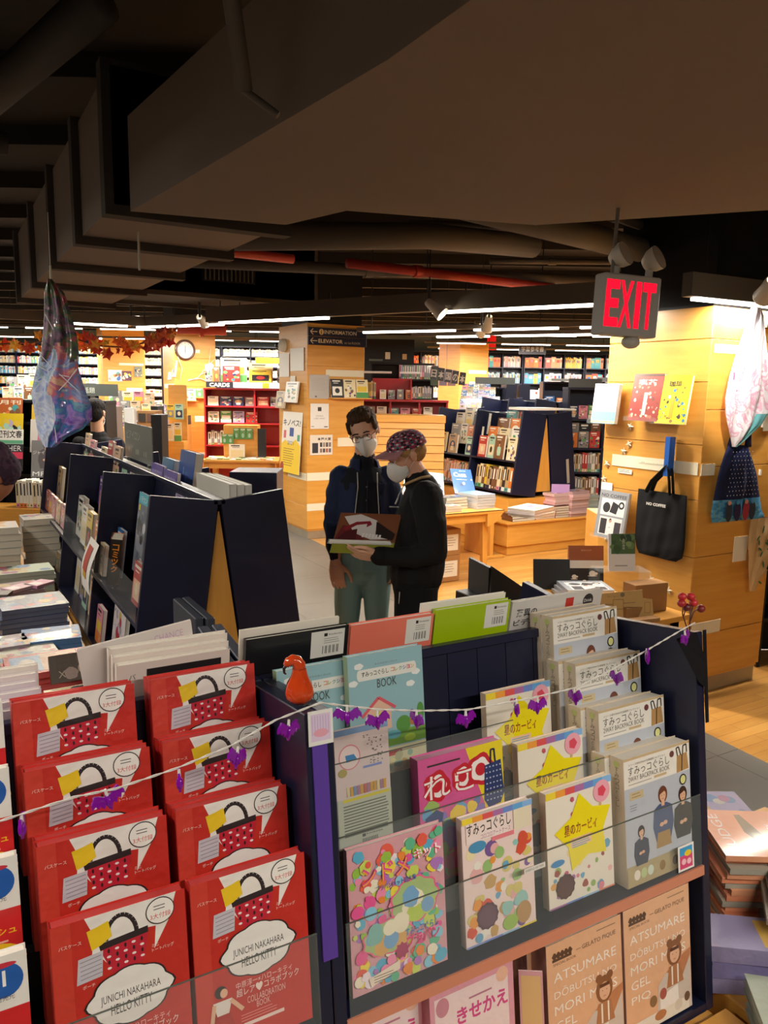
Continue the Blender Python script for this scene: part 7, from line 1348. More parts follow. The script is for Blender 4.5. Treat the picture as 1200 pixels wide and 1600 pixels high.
b = MB(facing(-3.55, 12.4, 0)); b.bbox((0, 0, 0), (.3, .3, 1.0), .003, mat='wood'); b.bbox((0, .25, 1.0), (.3, .3, 1.9), .003, mat='wood'); b.build('oak_shelf_unit', label='oak shelf unit at the left side of the clock pillar', cat='shelf unit')
mm = facing(-3.55, 12.4, 1.0); face_row(mm, .01, .01, .001, .05, ['white', 'cream'], 'on the oak shelf unit by the clock pillar', 'books on the oak shelf unit', far='mid', w=.13, h=.3); face_row(mm, .01, .01, .35, .1, ['yellow', 'mint'], 'upper on the oak shelf unit by the clock pillar', 'books on the oak shelf unit', far='mid', w=.13, h=.25)
# white sign on a pole at far left
t = thing('price_sign', 'white square sign on a white pole at the far left', 'sign', Mx=facing(-5.0, 9.5, 1.55)); MB().box((-.1, 0, .42), (.12, .012, .62), 'f0ece8', 'paper').build('sign_card', t); MB().cyl((0, .01, -.3), (0, .01, .42), .018, n=10, col='e8e4dc', mat='plastic').build('pole', t); MB().cyl((0, .01, -.31), (0, .01, -.29), .09, n=16, col='e8e4dc', mat='plastic').build('foot', t)
# autumn leaf garland
t = thing('leaf_garland', 'orange and red autumn leaf garland strung above the left aisle', 'garland', Mx=RM @ Matrix.Translation((0, 6.0, 0)))
pts = [(-3.3, 2.19), (-2.96, 2.17), (-2.67, 2.19), (-2.4, 2.225), (-2.22, 2.17), (-2.0, 2.16), (-1.85, 2.20), (-1.72, 2.24), (-1.64, 2.27)]
MB().tube([(x, 0, z) for x, z in pts], .006, 6, '6a3a1c', 'leaf').build('vine', t); rl = random.Random(4)
P = []
for k in range(10): a = 2*math.pi*k/10; P.append(((1 if k % 2 == 0 else .55)*math.cos(a), (1 if k % 2 == 0 else .55)*math.sin(a)))
for i in range(86):
    u = rl.random()*(len(pts)-1); j = int(u); fx = u-j; x = pts[j][0]*(1-fx)+pts[j+1][0]*fx; z = pts[j][1]*(1-fx)+pts[j+1][1]*fx
    b = MB(Matrix.Translation((x+rl.uniform(-.03, .03), rl.uniform(-.05, .05), z+rl.uniform(-.06, .05))) @ Matrix.Rotation(rl.random()*6, 4, 'Y') @ Matrix.Rotation(rl.uniform(-.8, .8), 4, 'X')); s = rl.uniform(.035, .06)
    b.add([(px*s, .006*(k % 2), pz*s) for k, (px, pz) in enumerate(P)] + [(0, -.006, 0)], [(k, (k+1) % 10, 10) for k in range(10)], rl.choice(['ff8a28', 'ffa838', 'f86c20', 'ffc040', 'f07828', 'd84424'] if x < -1.9 else ['c83c30', 'b83c34', 'e86838', 'f09838']), 'leaf'); b.build('leaf', t)
# galaxy print folded bag hanging at the left
rb = random.Random(10)
def colg(u, v):
    if v < .33+.05*math.sin(u*9): return 'galaxy_a'
    if v < .60+.10*(u-.5): return 'galaxy_e' if u > .45+.1*math.sin(v*20) else 'galaxy_b'
    return 'galaxy_c' if u > .42 else 'galaxy_d'
t = thing('hanging_bag', 'glossy galaxy patterned folded bag hanging from the duct at the left', 'bag', Mx=facing(-1.26, 3.0, 1.63))
b = sheet_bag([(-.012, .0, .63), (-.03, .045, .58), (-.035, .07, .50), (-.045, .085, .42), (-.055, .09, .36), (-.075, .085, .30), (-.09, .10, .25), (-.10, .115, .20), (-.095, .13, .16), (-.09, .13, .11), (-.085, .09, .07), (-.08, .03, .04), (-.06, -.02, .0)], I4, .05, colg, 'wrap')
nz = len(b.v); b.build('bag_body', t)
b = MB(Matrix.Translation((0, -.052, 0)))
for q in ([(-.055, .36), (.0, .30), (.09, .22)], [(-.06, .31), (.0, .28), (.06, .27)], [(-.02, .5), (.02, .42), (-.01, .3)], [(.0, .2), (.05, .25), (.09, .3)], [(-.02, .3), (-.01, .15), (.0, .02)]): b.line(q, .003, 'e8e4f0', 'wrap')
b.build('print_lines', t)
MB().cyl((-.005, -.02, .62), (-.005, -.02, .68), .004, n=8, col='c8c0a8', mat='plastic').build('hook', t); MB().cyl((-.005, -.02, .68), (-.005, -.02, .87), .002, n=6, col='b8b0a0', mat='plastic').build('cord', t)
t = thing('ceiling_hook', 'white hook on the duct above the galaxy bag', 'hook', Mx=facing(-1.0, 3.2, 2.33)); MB().cyl((0, 0, 0), (0, 0, .16), .005, n=6, col='c8c4b4', mat='plastic').build('hook_rod', t)

far_build('far_books', 'mid', 'small books on the cases in front of the back right wall')
far_build('far_books', 'left', 'face-out books on the stepped tables at the far left')
# ================= people =================
from mathutils import noise
def cone_chain(b, pts, radii, ref=(0, 1, 0), n=16):
    """closed loft with elliptical rings; radii = (half width along ref x dir, half depth along ref)"""
    pts = [Vector(p) for p in pts]; vs = []; L = len(pts); ref = Vector(ref)
    for i, p in enumerate(pts):
        d = (pts[min(i+1, L-1)]-pts[max(i-1, 0)]).normalized(); v = (ref-d*ref.dot(d)).normalized(); u = d.cross(v); rx, ry = radii[i] if isinstance(radii[i], tuple) else (radii[i],)*2
        vs += [p+u*rx*math.cos(2*math.pi*k/n)+v*ry*math.sin(2*math.pi*k/n) for k in range(n)]
    b.add(vs, [(i*n+k, i*n+(k+1) % n, i*n+n+(k+1) % n, i*n+n+k) for i in range(L-1) for k in range(n)] + [tuple(range(n-1, -1, -1)), tuple(range((L-1)*n, L*n))])
    for p, r in ((pts[0], radii[0]), (pts[-1], radii[-1])):
        r = min(r) if isinstance(r, tuple) else r; b.ball(p, r*.98, 12, 8)
def bake(b, voxel, smooth, mat, colf, disp=None, keep=None):
    me0 = b.mesh('t'); o = bpy.data.objects.new('t', me0); sc.collection.objects.link(o)
    m = o.modifiers.new('r', 'REMESH'); m.mode = 'VOXEL'; m.voxel_size = voxel
    m = o.modifiers.new('s', 'SMOOTH'); m.iterations = smooth; m.factor = .5
    bpy.context.view_layer.update(); dg = bpy.context.evaluated_depsgraph_get(); me = bpy.data.meshes.new_from_object(o.evaluated_get(dg))
    bpy.data.objects.remove(o); bpy.data.meshes.remove(me0)
    if disp:
        nr = [v.normal.copy() for v in me.vertices]; cs = [v.co+n*disp(v.co, n) for v, n in zip(me.vertices, nr)]
        for v, c in zip(me.vertices, cs): v.co = c
    V = [tuple(v.co) for v in me.vertices]; F = [tuple(p.vertices) for p in me.polygons]; bpy.data.meshes.remove(me)
    q = MB(); q.mi(mat); q.v = V; cache = {}
    for f in F:
        c = Vector(V[f[0]])*.25+Vector(V[f[1]])*.25+Vector(V[f[2]])*.25+Vector(V[f[-1]])*.25
        if keep and not keep(c): continue
        h = colf(c) if callable(colf) else colf
        if h not in cache: cache[h] = lin(h)
        q.f.append(f); q.c.append(cache[h]); q.m.append(0); q.sm.append(True)
    return q
def nz(p, s): return noise.noise(Vector(p)*s)
def folds(amp, s=9): return lambda c, n: amp*(nz((c.x*s, c.y*s, c.z*s*.55), 1)+.5*nz((c.x*s*2.3, c.y*s*2.3, c.z*s*1.1), 1))
def hand(b, w, d, up, side, s=1., curl=.5, spread=.12, thumb=.6):
    """w wrist, d direction of the fingers, up = back of the hand, side = +1/-1 thumb side; palm, four unequal fingers, thumb"""
    w = Vector(w); d = Vector(d).normalized(); up = Vector(up); up = (up-d*up.dot(d)).normalized(); x = d.cross(up)*side
    R = Matrix((x, d, up)).transposed(); P = lambda a, l, h: w+R@(Vector((a, l, h))*s)
    for a in (-.03, -.011, .009, .029): cone_chain(b, [P(a*.6, -.01, 0), P(a*.9, .04, .0), P(a, .088, -.002)], [.0125*s, .014*s, .0115*s], up, 10)
    for a, L, r in ((-.032, .058, .0075), (-.011, .072, .0082), (.010, .078, .0085), (.030, .072, .0084)):
        p = [P(a, .086, -.002)]; ang = 0; seg = [L*.45, L*.32, L*.26]; dirx = a*spread*8
        for i, sg in enumerate(seg):
            ang += curl*(.75, .85, .6)[i]; q = p[-1]+R@(Vector((dirx*sg, sg*math.cos(ang), -sg*math.sin(ang)))*s); p.append(q)
        cone_chain(b, p, [r*s*1.05, r*s, r*s*.92, r*s*.8], up, 8)
    t0 = P(.030, .025, -.006); t1 = t0+R@(Vector((.028, .030, -.010*thumb*2))*s); t2 = t1+R@(Vector((.010, .032, -.012*thumb))*s); t3 = t2+R@(Vector((.000, .024, -.008*thumb))*s)
    cone_chain(b, [t0, t1, t2, t3], [.014*s, .0115*s, .0095*s, .0078*s], up, 8)
def head_shape(b, c, R, s=1., ears=True):
    P = lambda x, y, z: Vector(c)+R@(Vector((x, y, z))*s)
    b.ball(P(0, .015, .035), (.076*s, .097*s, .088*s), 20, 14, R=R); b.ball(P(0, -.012, -.03), (.062*s, .078*s, .080*s), 20, 14, R=R); b.ball(P(0, -.045, -.082), (.036*s, .036*s, .03*s), 14, 10, R=R)
    b.ball(P(0, -.055, -.045), (.045*s, .035*s, .04*s), 14, 10, R=R); b.ball(P(0, -.078, .018), (.052*s, .018*s, .016*s), 14, 8, R=R)
    cone_chain(b, [P(0, -.085, .012), P(0, -.098, -.012), P(0, -.105, -.026)], [.007*s, .010*s, .013*s], R@Vector((1, 0, 0)), 8)
    if ears:
        for sx in (-1, 1): b.ball(P(sx*.079, .012, -.004), (.009*s, .018*s, .030*s), 10, 8, R=R); b.ball(P(sx*.086, .018, .004), (.006*s, .014*s, .022*s), 10, 8, R=R)
def face_bits(root, c, R, s=1., brow='3a2a1e', open_=True):
    T_ = Matrix.Translation(c) @ R.to_4x4() @ Matrix.Scale(s, 4)
    for sx in (-1, 1):
        b = MB(T_); b.ball((sx*.030, -.0795, .004), (.0125, .008, .0065), 12, 8, 'e8e2dc', 'skin'); b.ball((sx*.030, -.0858, .003), (.0052, .003, .0052), 10, 6, '2a1c14', 'gloss'); b.tube([(sx*.044, -.082, .006), (sx*.030, -.089, .0105), (sx*.017, -.085, .006)], .0022, 6, 'b07860', 'skin'); b.build('eye', root)
        b = MB(T_); b.tube([(sx*.050, -.082, .022), (sx*.034, -.0925, .029), (sx*.014, -.0935, .025)], .0038, 6, brow, 'cloth'); b.build('eyebrow', root)
def mask(root, c, R, s=1., earpt=None):
    T_ = Matrix.Translation(c) @ R.to_4x4() @ Matrix.Scale(s, 4); b = MB(T_); nu, nv = 18, 12; vs = []
    for j in range(nv+1):
        v = -1+2*j/nv
        for i in range(nu+1):
            u = -1+2*i/nu; w = .064*(1-.18*max(0, -v)**1.5-.35*max(0, v)**2.5); hh = (1-abs(u)**2*.45)
            x = w*u; z = -.055+.060*v*hh; y = -.072-.052*(1-abs(u))**.85*(1-.55*v*v)-.010*(1-u*u)+.035*abs(u)**2
            vs.append((x, y, z))
    b.add(vs, [(j*(nu+1)+i, j*(nu+1)+i+1, (j+1)*(nu+1)+i+1, (j+1)*(nu+1)+i) for j in range(nv) for i in range(nu)], mat='mask', smooth=True)
    m = b.build('face_mask', root); so = m.modifiers.new('thickness', 'SOLIDIFY'); so.thickness = .003
    for sx in (-1, 1):
        MB(T_).tube([(sx*.062, -.050, -.030), (sx*.075, -.018, .004), (sx*.085, .012, .022), (sx*.088, .026, .008)], .0013, 5, mat='mask').build('ear_loop', m); MB(T_).tube([(sx*.060, -.050, -.075), (sx*.074, -.012, -.04), (sx*.085, .018, -.022), (sx*.088, .026, .008)], .0013, 5, mat='mask').build('ear_loop', m)
def euler(yaw, pitch, roll): return (Matrix.Rotation(math.radians(yaw), 3, 'Z') @ Matrix.Rotation(math.radians(roll), 3, 'Y') @ Matrix.Rotation(math.radians(pitch), 3, 'X'))

def tall_man():
    root_m = Matrix.Translation(rf(-.115, 4.29)) @ RM @ Matrix.Scale(.99, 4)
    hc = Vector((-.002, -.03, 1.655)); R = euler(-10, 16, -15)
    b = MB(); head_shape(b, hc, R, .98)
    cone_chain(b, [(.0, .0, 1.40), (.0, -.005, 1.48), (.0, -.01, 1.58)], [(.07, .06), .056, .055])
    cone_chain(b, [(0, .01, .92), (0, .01, 1.05), (0, .01, 1.2), (0, .015, 1.36), (0, .02, 1.43)], [(.14, .09), (.12, .085), (.13, .09), (.15, .09), (.09, .06)])
    cone_chain(b, [(-.125, .01, 1.38), (-.165, .01, 1.15), (-.15, -.065, .97), (-.15, -.10, .935)], [.045, .038, .030, .026]); cone_chain(b, [(.125, .01, 1.38), (.18, .03, 1.14), (.185, -.02, .93)], [.045, .038, .03])
    hand(b, (-.152, -.10, .925), (.12, -.05, -1), (-.25, -1, 0), -1, 1.08, .38, .05, .5); hand(b, (.185, -.02, .93), (0, -.1, -1), (.9, -.3, 0), -1, 1.0, .4)
    for sx in (-1, 1): cone_chain(b, [(sx*.075, 0, .92), (sx*.09, -.01, .50), (sx*.10, .02, .09)], [.075, .048, .034]); cone_chain(b, [(sx*.10, .03, .05), (sx*.115, -.14, .035)], [.034, .03])
    me = bake(b, .0048, 3, 'skin', lambda c: 'd8a48a' if c.z < 1.2 else 'e0ae92')
    root = me.build('person', None, root_m, label='taller man in glasses and white mask, navy jacket, teal trousers, hand hanging', cat='person')
    face_bits(root, hc, R, .98, '33241a'); mask(root, hc, R, .98)
    # hair: short brown, lifted in front
    b = MB(); P = lambda x, y, z: hc+R@Vector((x, y, z))
    b.ball(P(0, .030, .065), (.082, .098, .075), 20, 14, R=R); b.ball(P(0, .055, .01), (.080, .072, .070), 18, 12, R=R); b.ball(P(.01, -.045, .105), (.060, .040, .030), 16, 10, R=R); b.ball(P(0, -.01, .11), (.068, .07, .035), 16, 10, R=R)
    for sx in (-1, 1): b.ball(P(sx*.073, -.018, .045), (.012, .028, .038), 10, 8, R=R)
    me = bake(b, .004, 1, 'cloth', lambda c: ('3c2c1e' if nz((c.x*3, c.y*3, c.z), 40) > 0 else '4c3826'), lambda c, n: .006*nz((c.x*60, c.y*60, c.z*22), 1)+.003*nz((c.x*160, c.y*160, c.z*60), 1)); me.build('hair', root)
    # glasses
    T_ = Matrix.Translation(hc) @ R.to_4x4(); g = MB(T_)
    for sx in (-1, 1):
        pr_ = [(sx*.031+.024*math.copysign(abs(math.cos(a))**.7, math.cos(a)), -.101, -.001+.017*math.copysign(abs(math.sin(a))**.7, math.sin(a))) for a in [2*math.pi*k/20 for k in range(21)]]; g.tube(pr_, .0018, 6, '2a201c', 'gloss'); g.tube([(sx*.055, -.098, .006), (sx*.078, -.05, .008), (sx*.083, .012, .006), (sx*.083, .03, -.008)], .0018, 6, '2a201c', 'gloss')
    g.tube([(-.008, -.103, .002), (0, -.106, .005), (.008, -.103, .002)], .0018, 6, '2a201c', 'gloss'); gl = g.build('glasses', root)
    for sx in (-1, 1): q = MB(T_); q.add([(sx*.031+.023*math.cos(a), -.101, -.001+.016*math.sin(a)) for a in [2*math.pi*k/16 for k in range(16)]], [tuple(range(16))], mat='clear'); q.build('lens', gl)
    # shirt
    b = MB(); cone_chain(b, [(0, .0, .965), (0, .0, 1.05), (0, .0, 1.2), (0, .0, 1.38), (0, .01, 1.455)], [(.148, .115), (.142, .112), (.144, .116), (.150, .112), (.10, .075)]); cone_chain(b, [(0, .0, 1.42), (.0, -.004, 1.515)], [(.078, .070), (.068, .064)])
    me = bake(b, .006, 3, 'cloth', 'cccccc', folds(.004)); me.c = [lin('181a22')]*len(me.f); sh = me.build('shirt', root)
    for k in range(6): MB().ball((.018, -.128+.002*k, 1.36-.075*k), (.0055, .003, .0055), 10, 6, '4a5468', 'gloss').build('button', sh)
    MB().tube([(.022, -.124, 1.40), (.02, -.13, 1.2), (.02, -.13, 1.0)], .0022, 6, '242732', 'cloth').build('placket', sh)
    # jacket, open at the front
    b = MB(); cone_chain(b, [(0, .01, .985), (0, .01, 1.05), (0, .01, 1.2), (0, .015, 1.37), (0, .02, 1.455)], [(.160, .132), (.164, .136), (.160, .130), (.165, .122), (.105, .08)])
    cone_chain(b, [(-.125, .015, 1.405), (-.158, .01, 1.28), (-.172, .01, 1.13), (-.160, -.055, 1.01), (-.150, -.088, .945)], [.066, .064, .060, .052, .042]); cone_chain(b, [(.125, .015, 1.405), (.165, .02, 1.28), (.185, .02, 1.13), (.185, -.01, .96)], [.066, .064, .060, .05])
    cone_chain(b, [(0, .01, 1.43), (.0, .005, 1.50)], [(.098, .085), (.086, .08)])
    def kp(c): w = .055+.045*max(0, (1.42-c.z))/.4; return not (c.y < -.035 and -w*.75 < c.x-.018 < w*1.05 and c.z > .99) and c.z < 1.508 and not (c.z < .992 and abs(c.x) < .14)
    me = bake(b, .006, 3, 'cloth', lambda c: '14161f' if (c.z < 1.03 or (c.x < -.14 and c.z < .975)) else '202945', lambda c, n: folds(.010, 8)(c, n)+.004*math.sin(c.z*60+c.x*10)*(1 if c.x < -.17 else .3), kp)
    j = me.build('jacket', root); so = j.modifiers.new('thickness', 'SOLIDIFY'); so.thickness = .005
    MB().tube([(-.035, -.118, 1.44), (-.03, -.134, 1.36), (-.045, -.146, 1.2), (-.055, -.152, 1.03)], .0028, 6, 'a8a49c', 'metal').build('zip', j); MB().tube([(.075, -.118, 1.44), (.078, -.134, 1.36), (.09, -.140, 1.2), (.10, -.142, 1.03)], .0028, 6, 'a8a49c', 'metal').build('zip', j)
    # trousers and shoes
    b = MB(); cone_chain(b, [(0, .0, 1.0), (0, .0, .93), (0, .0, .87)], [(.150, .112), (.158, .120), (.160, .118)])
    for sx in (-1, 1): cone_chain(b, [(sx*.075, 0, .90), (sx*.080, 0, .78), (sx*.088, -.012, .50), (sx*.10, .01, .12)], [(.086, .105), (.085, .10), (.062, .07), (.056, .062)])
    me = bake(b, .007, 3, 'cloth', lambda c: '7d9c9a', folds(.008, 7)); me.build('trousers', root)
    for sx in (-1, 1):
        b = MB(); cone_chain(b, [(sx*.10, .05, .045), (sx*.108, -.05, .045), (sx*.115, -.16, .036)], [(.042, .04), (.044, .042), (.042, .03)]); bake(b, .006, 2, 'cloth', lambda c: 'e0dcd4' if c.z < .022 else '3a3432').build('shoe', root)
tall_man()

def cap_man():
    root_m = Matrix.Translation(rf(.16, 3.85)) @ RM
    # he faces to the picture's left and a little towards the viewer: body frame turned -72 deg
    yaw = -74; Rb = Matrix.Rotation(math.radians(yaw), 3, 'Z'); B = lambda x, y, z: tuple(Rb@Vector((x, y, 0))+Vector((0, 0, z)))   # x = his left..right across, -y = ahead
    hc = Vector((-.055, -.01, 1.555)); R = euler(yaw, 27, 0) @ Matrix.Rotation(math.radians(4), 3, 'Y')
    b = MB(); head_shape(b, hc, R, .97)
    cone_chain(b, [(.035, 0, 1.36), (.012, -.0, 1.43), (-.03, -.005, 1.50)], [(.06, .07), .058, .056])
    cone_chain(b, [(.02, .0, .88), (.01, .0, 1.0), (.02, 0, 1.15), (.035, 0, 1.3), (.04, 0, 1.38)], [(.09, .13), (.085, .12), (.09, .13), (.09, .15), (.06, .09)], B(0, 1, 0)[:3] and (0, 1, 0))
    # his left arm (near the viewer): shoulder, elbow, wrist
    cone_chain(b, [(.045, -.15, 1.34), (.075, -.19, 1.10), (-.13, -.235, 1.08), (-.18, -.245, 1.085)], [.045, .038, .030, .025]); cone_chain(b, [(.045, .15, 1.34), (.07, .19, 1.10), (-.12, .12, 1.10), (-.18, .07, 1.12)], [.045, .038, .030, .025])
    hand(b, (-.185, -.245, 1.085), (-1, .10, .05), (-.05, -.75, -.65), 1, .98, .30, .06, -.4)
    hand(b, (-.19, .07, 1.12), (-1, -.2, .05), (0, .5, -.85), -1, .98, .35, .05, -.3)
    for sy in (-1, 1): cone_chain(b, [(.01, sy*.07, .88), (0, sy*.09, .48), (.03, sy*.10, .09)], [.075, .048, .034]); cone_chain(b, [(.03, sy*.10, .05), (-.14, sy*.11, .035)], [.034, .03])
    me = bake(b, .0048, 3, 'skin', lambda c: 'e2b092' if c.z < 1.3 else 'e0a88c')
    root = me.build('person', None, root_m, label='man in a patterned cap and white mask, black sweater, holding an open magazine', cat='person')
    face_bits(root, hc, R, .97, 'a88058'); mask(root, hc, R, .97); P = lambda x, y, z: hc+R@Vector((x, y, z))
    b = MB(); b.ball(P(0, .045, .0), (.077, .062, .062), 18, 12, R=R); 
    for sx in (-1, 1): b.ball(P(sx*.068, -.012, .028), (.013, .030, .026), 10, 8, R=R)
    bake(b, .004, 1, 'cloth', lambda c: 'b48a58' if nz(c, 60) > 0 else 'a07848', lambda c, n: .003*nz((c.x*120, c.y*120, c.z*50), 1)).build('hair', root)
    # cap crown with geometric pattern, rose brim
    ct = Matrix.Translation(hc) @ R.to_4x4() @ Matrix.Rotation(math.radians(-12), 4, 'X'); nu, nv = 48, 16; q = MB(ct)
    pal = ['2a2a38', '484458', 'd8ccc4', 'a03450', '3c6058', '7c7488', 'c0a8a8', '1e1e28']
    ring = [[(.086*math.cos(.5*math.pi*j/nv)**.75*math.cos(2*math.pi*i/nu), .012+.104*math.cos(.5*math.pi*j/nv)**.75*math.sin(2*math.pi*i/nu), .038+.082*math.sin(.5*math.pi*j/nv)) for i in range(nu)] for j in range(nv+1)]
    for j in range(nv):
        for i in range(nu):
            m = min(i % 12, 12-(i % 12)); k = (m*j+(j % 4)*2+(m ^ j)) % 8; k = 3 if (m+j) % 7 == 0 and (i//12) % 2 == 0 else k
            q.add([ring[j][i], ring[j][(i+1) % nu], ring[j+1][(i+1) % nu], ring[j+1][i]], [(0, 1, 2, 3)], pal[k], 'cloth', False)
    q.add(ring[0], [tuple(range(nu-1, -1, -1))], '2a2a38', 'cloth')
    cap = q.build('cap', root); MB(ct).ball((0, .012, .121), (.008, .008, .004), 10, 6, 'c0a8a8', 'cloth').build('cap_button', cap)
    q = MB(ct); n = 16; top = []; 
    for i in range(n+1):
        u = -1+2*i/n; x0 = .080*u; top.append(((x0, -.085*math.sqrt(max(0, 1-(u*.9)**2))+.005, .040), (x0*.95, -.078-.088*(1-abs(u)**2.6), .030-.014*(u*u)*1.5)))
    vs = [p for pr_ in top for p in pr_]; q.add(vs+[(x, y, z-.004) for x, y, z in vs], [(2*i, 2*i+1, 2*i+3, 2*i+2) for i in range(n)] + [(2*n+2+2*i+2, 2*n+2+2*i+3, 2*n+2+2*i+1, 2*n+2+2*i) for i in range(n)] + [(2*i+1, 2*n+2+2*i+1, 2*n+2+2*i+3, 2*i+3) for i in range(n)], 'b07c80', 'cloth'); q.build('cap_brim', cap, label='dusty rose cap brim')
    # sweater
    b = MB(); cone_chain(b, [(.012, 0, .895), (.010, 0, .96), (.02, 0, 1.15), (.035, 0, 1.30), (.035, 0, 1.40)], [(.128, .165), (.140, .175), (.138, .180), (.122, .178), (.075, .105)], (0, 1, 0))
    cone_chain(b, [(.045, -.13, 1.36), (.075, -.185, 1.24), (.085, -.20, 1.10)], [.082, .078, .066], (0, 1, 0)); cone_chain(b, [(.085, -.20, 1.10), (-.02, -.215, 1.075), (-.12, -.232, 1.078), (-.182, -.245, 1.085)], [.066, .055, .047, .038], (0, 1, 0))
    cone_chain(b, [(.045, .13, 1.36), (.075, .18, 1.24), (.08, .18, 1.10)], [.082, .078, .066]); cone_chain(b, [(.08, .18, 1.10), (-.02, .15, 1.09), (-.16, .08, 1.115)], [.062, .052, .040])
    cone_chain(b, [(.03, 0, 1.38), (.008, 0, 1.438)], [(.082, .086), (.068, .070)])
    me = bake(b, .006, 3, 'cloth', lambda c: '141314' if (c.z < .93 or c.x < -.15) else '1a191a', lambda c, n: folds(.012, 8)(c, n)); sw = me.build('sweater', root)
    MB().tube([(.065, -.052, 1.452), (.02, -.076, 1.447), (-.03, -.068, 1.425), (-.058, -.03, 1.405), (-.062, .0, 1.40)], .007, 8, 'b49468', 'cloth').build('neck_edge', sw, label='tan neck edge')
    MB().tube([(-.062, -.05, 1.405), (-.088, -.075, 1.36), (-.098, -.085, 1.325)], .0026, 6, 'b8b4ac', 'metal').build('zip', sw); MB().tube([(-.092, -.083, 1.345), (-.105, -.09, 1.315)], .004, 6, 'c8c4bc', 'metal').build('zip_pull', sw); MB().bbox((-.135, -.095, 1.297), (-.085, -.085, 1.303), .001, '6a6864', 'metal').build('zip_stop', sw)
    b = MB(); cone_chain(b, [(.01, 0, .95), (.01, 0, .86)], [(.115, .15), (.12, .155)], (0, 1, 0))
    for sy in (-1, 1): cone_chain(b, [(.01, sy*.07, .90), (.008, sy*.078, .75), (0, sy*.088, .48), (.03, sy*.10, .10)], [(.115, .09), (.11, .088), (.085, .07), (.07, .062)], (0, 1, 0))
    bake(b, .007, 3, 'cloth', '121214', folds(.008, 7)).build('trousers', root); MB().tube([(-.075, -.135, .88), (-.078, -.138, .82)], .0022, 6, 'c8c4bc', 'metal').build('pocket_zip', root)
    for sy in (-1, 1):
        b = MB(); cone_chain(b, [(.06, sy*.10, .045), (-.05, sy*.105, .045), (-.16, sy*.11, .036)], [(.04, .042), (.042, .044), (.03, .042)], (0, 1, 0)); bake(b, .006, 2, 'cloth', '1c1c1e').build('shoe', root)
    # ---- open magazine ----
    mg = thing('open_magazine', 'open magazine with a big sneaker photo held by the man in the cap', 'magazine', Mx=root_m @ Matrix.Translation((-.405, -.205, 1.145)) @ Matrix.Rotation(math.radians(4), 4, 'Z') @ Matrix.Rotation(math.radians(4), 4, 'Y'))
    def page(b, e, f, col, draw=None, n=10, curve=.012, thick=.005):      # e: along the spine (vector), f: across the page
        e = Vector(e); f = Vector(f); nrm = e.cross(f).normalized(); vs = []
        for j in range(n+1):
            t = j/n; o = f*t+nrm*curve*math.sin(math.pi*min(1, t*1.3)); vs += [o, o+e]
        F = [(2*j, 2*j+1, 2*j+3, 2*j+2) for j in range(n)]; b.add(vs+[v-nrm*thick for v in vs], F + [tuple(k+2*n+2 for k in f_[::-1]) for f_ in F] + [(0, 2*n+2, 2*n+3, 1), (2*n, 2*n+1, 4*n+3, 4*n+2)] + [(2*j, 2*j+2, 2*n+4+2*j, 2*n+2+2*j) for j in range(n)] + [(2*j+1, 2*n+3+2*j, 2*n+5+2*j, 2*j+3) for j in range(n)], col, 'gloss', False)
        return e, f, nrm
    E_ = (.30, .0, .012)                              # spine runs left to right
    b = MB(); e, f, nn = page(b, E_, (.03, .085, .13), '7c4a30', curve=.0)
    if nn.y > 0: nn = -nn
    L_ = e.length; Wf = f.length; eu, fu = e.normalized(), f.normalized()
    b.plane(Matrix(((eu.x, fu.x, nn.x, 0), (eu.y, fu.y, nn.y, 0), (eu.z, fu.z, nn.z, 0), (0, 0, 0, 1))) @ Matrix.Translation((0, 0, .0056)))
    b.flat([(.0, .0), (L_*.5, .0), (L_*.38, Wf*.45), (L_*.1, Wf*.55)], '6a2428', 'gloss'); b.flat([(L_*.08, Wf*.85), (L_*.34, Wf*.95), (L_*.62, Wf*.75), (L_*.92, Wf*.12), (L_*.6, Wf*.08), (L_*.3, Wf*.3)], 'd8d0cc', 'gloss')
    b.flat([(L_*.62, Wf*.72), (L_*.97, Wf*.30), (L_*.95, Wf*.08), (L_*.66, Wf*.2)], '241c1c', 'gloss'); b.flat([(L_*.10, Wf*.45), (L_*.30, Wf*.68), (L_*.52, Wf*.72), (L_*.56, Wf*.60), (L_*.48, Wf*.50), (L_*.48, Wf*.62), (L_*.32, Wf*.57), (L_*.16, Wf*.36)], '8a2430', 'gloss')
    b.flat([(L_*.02, Wf*.02), (L_*.16, Wf*.34), (L_*.34, Wf*.44), (L_*.36, Wf*.05)], '501c20', 'gloss')
    for i in range(6): b.fr(L_*(.44+.055*i), Wf*(.16-.008*i), L_*(.475+.055*i), Wf*(.30-.01*i), 'e8e4e0', 'gloss')
    b.build('page', mg)
    b = MB(); e, f, nn = page(b, E_, (-.03, -.085, -.038), 'c8c4a0', curve=0., thick=.004)
    if nn.y > 0: nn = -nn
    # the outer cover hangs towards the viewer
    b = MB(); f = Vector((-.012, -.028, -.052)); nn = page(b, E_, tuple(f), '8a8c28', curve=0., thick=.004)[2]
    if nn.y > 0: nn = -nn
    Wf = f.length; eu, fu = Vector(E_).normalized(), f.normalized(); b.plane(Matrix(((eu.x, fu.x, nn.x, 0), (eu.y, fu.y, nn.y, 0), (eu.z, fu.z, nn.z, 0), (0, 0, 0, 1))) @ Matrix.Translation((0, 0, .0010)))
    r_ = random.Random(5)
    for i in range(26): b.fe(.02+.26*r_.random(), .008+(Wf-.02)*r_.random(), .010+.014*r_.random(), .004+.005*r_.random(), r_.choice(['24351c', '4c5c20', 'a8a82c', '6c7c28', '1c2414', 'c8c040']), 'gloss', 8, r_.random()*3)
    b.fr(.0, Wf-.004, .30, Wf, 'd8d020', 'gloss'); b.build('cover', mg)
    b = MB(); 
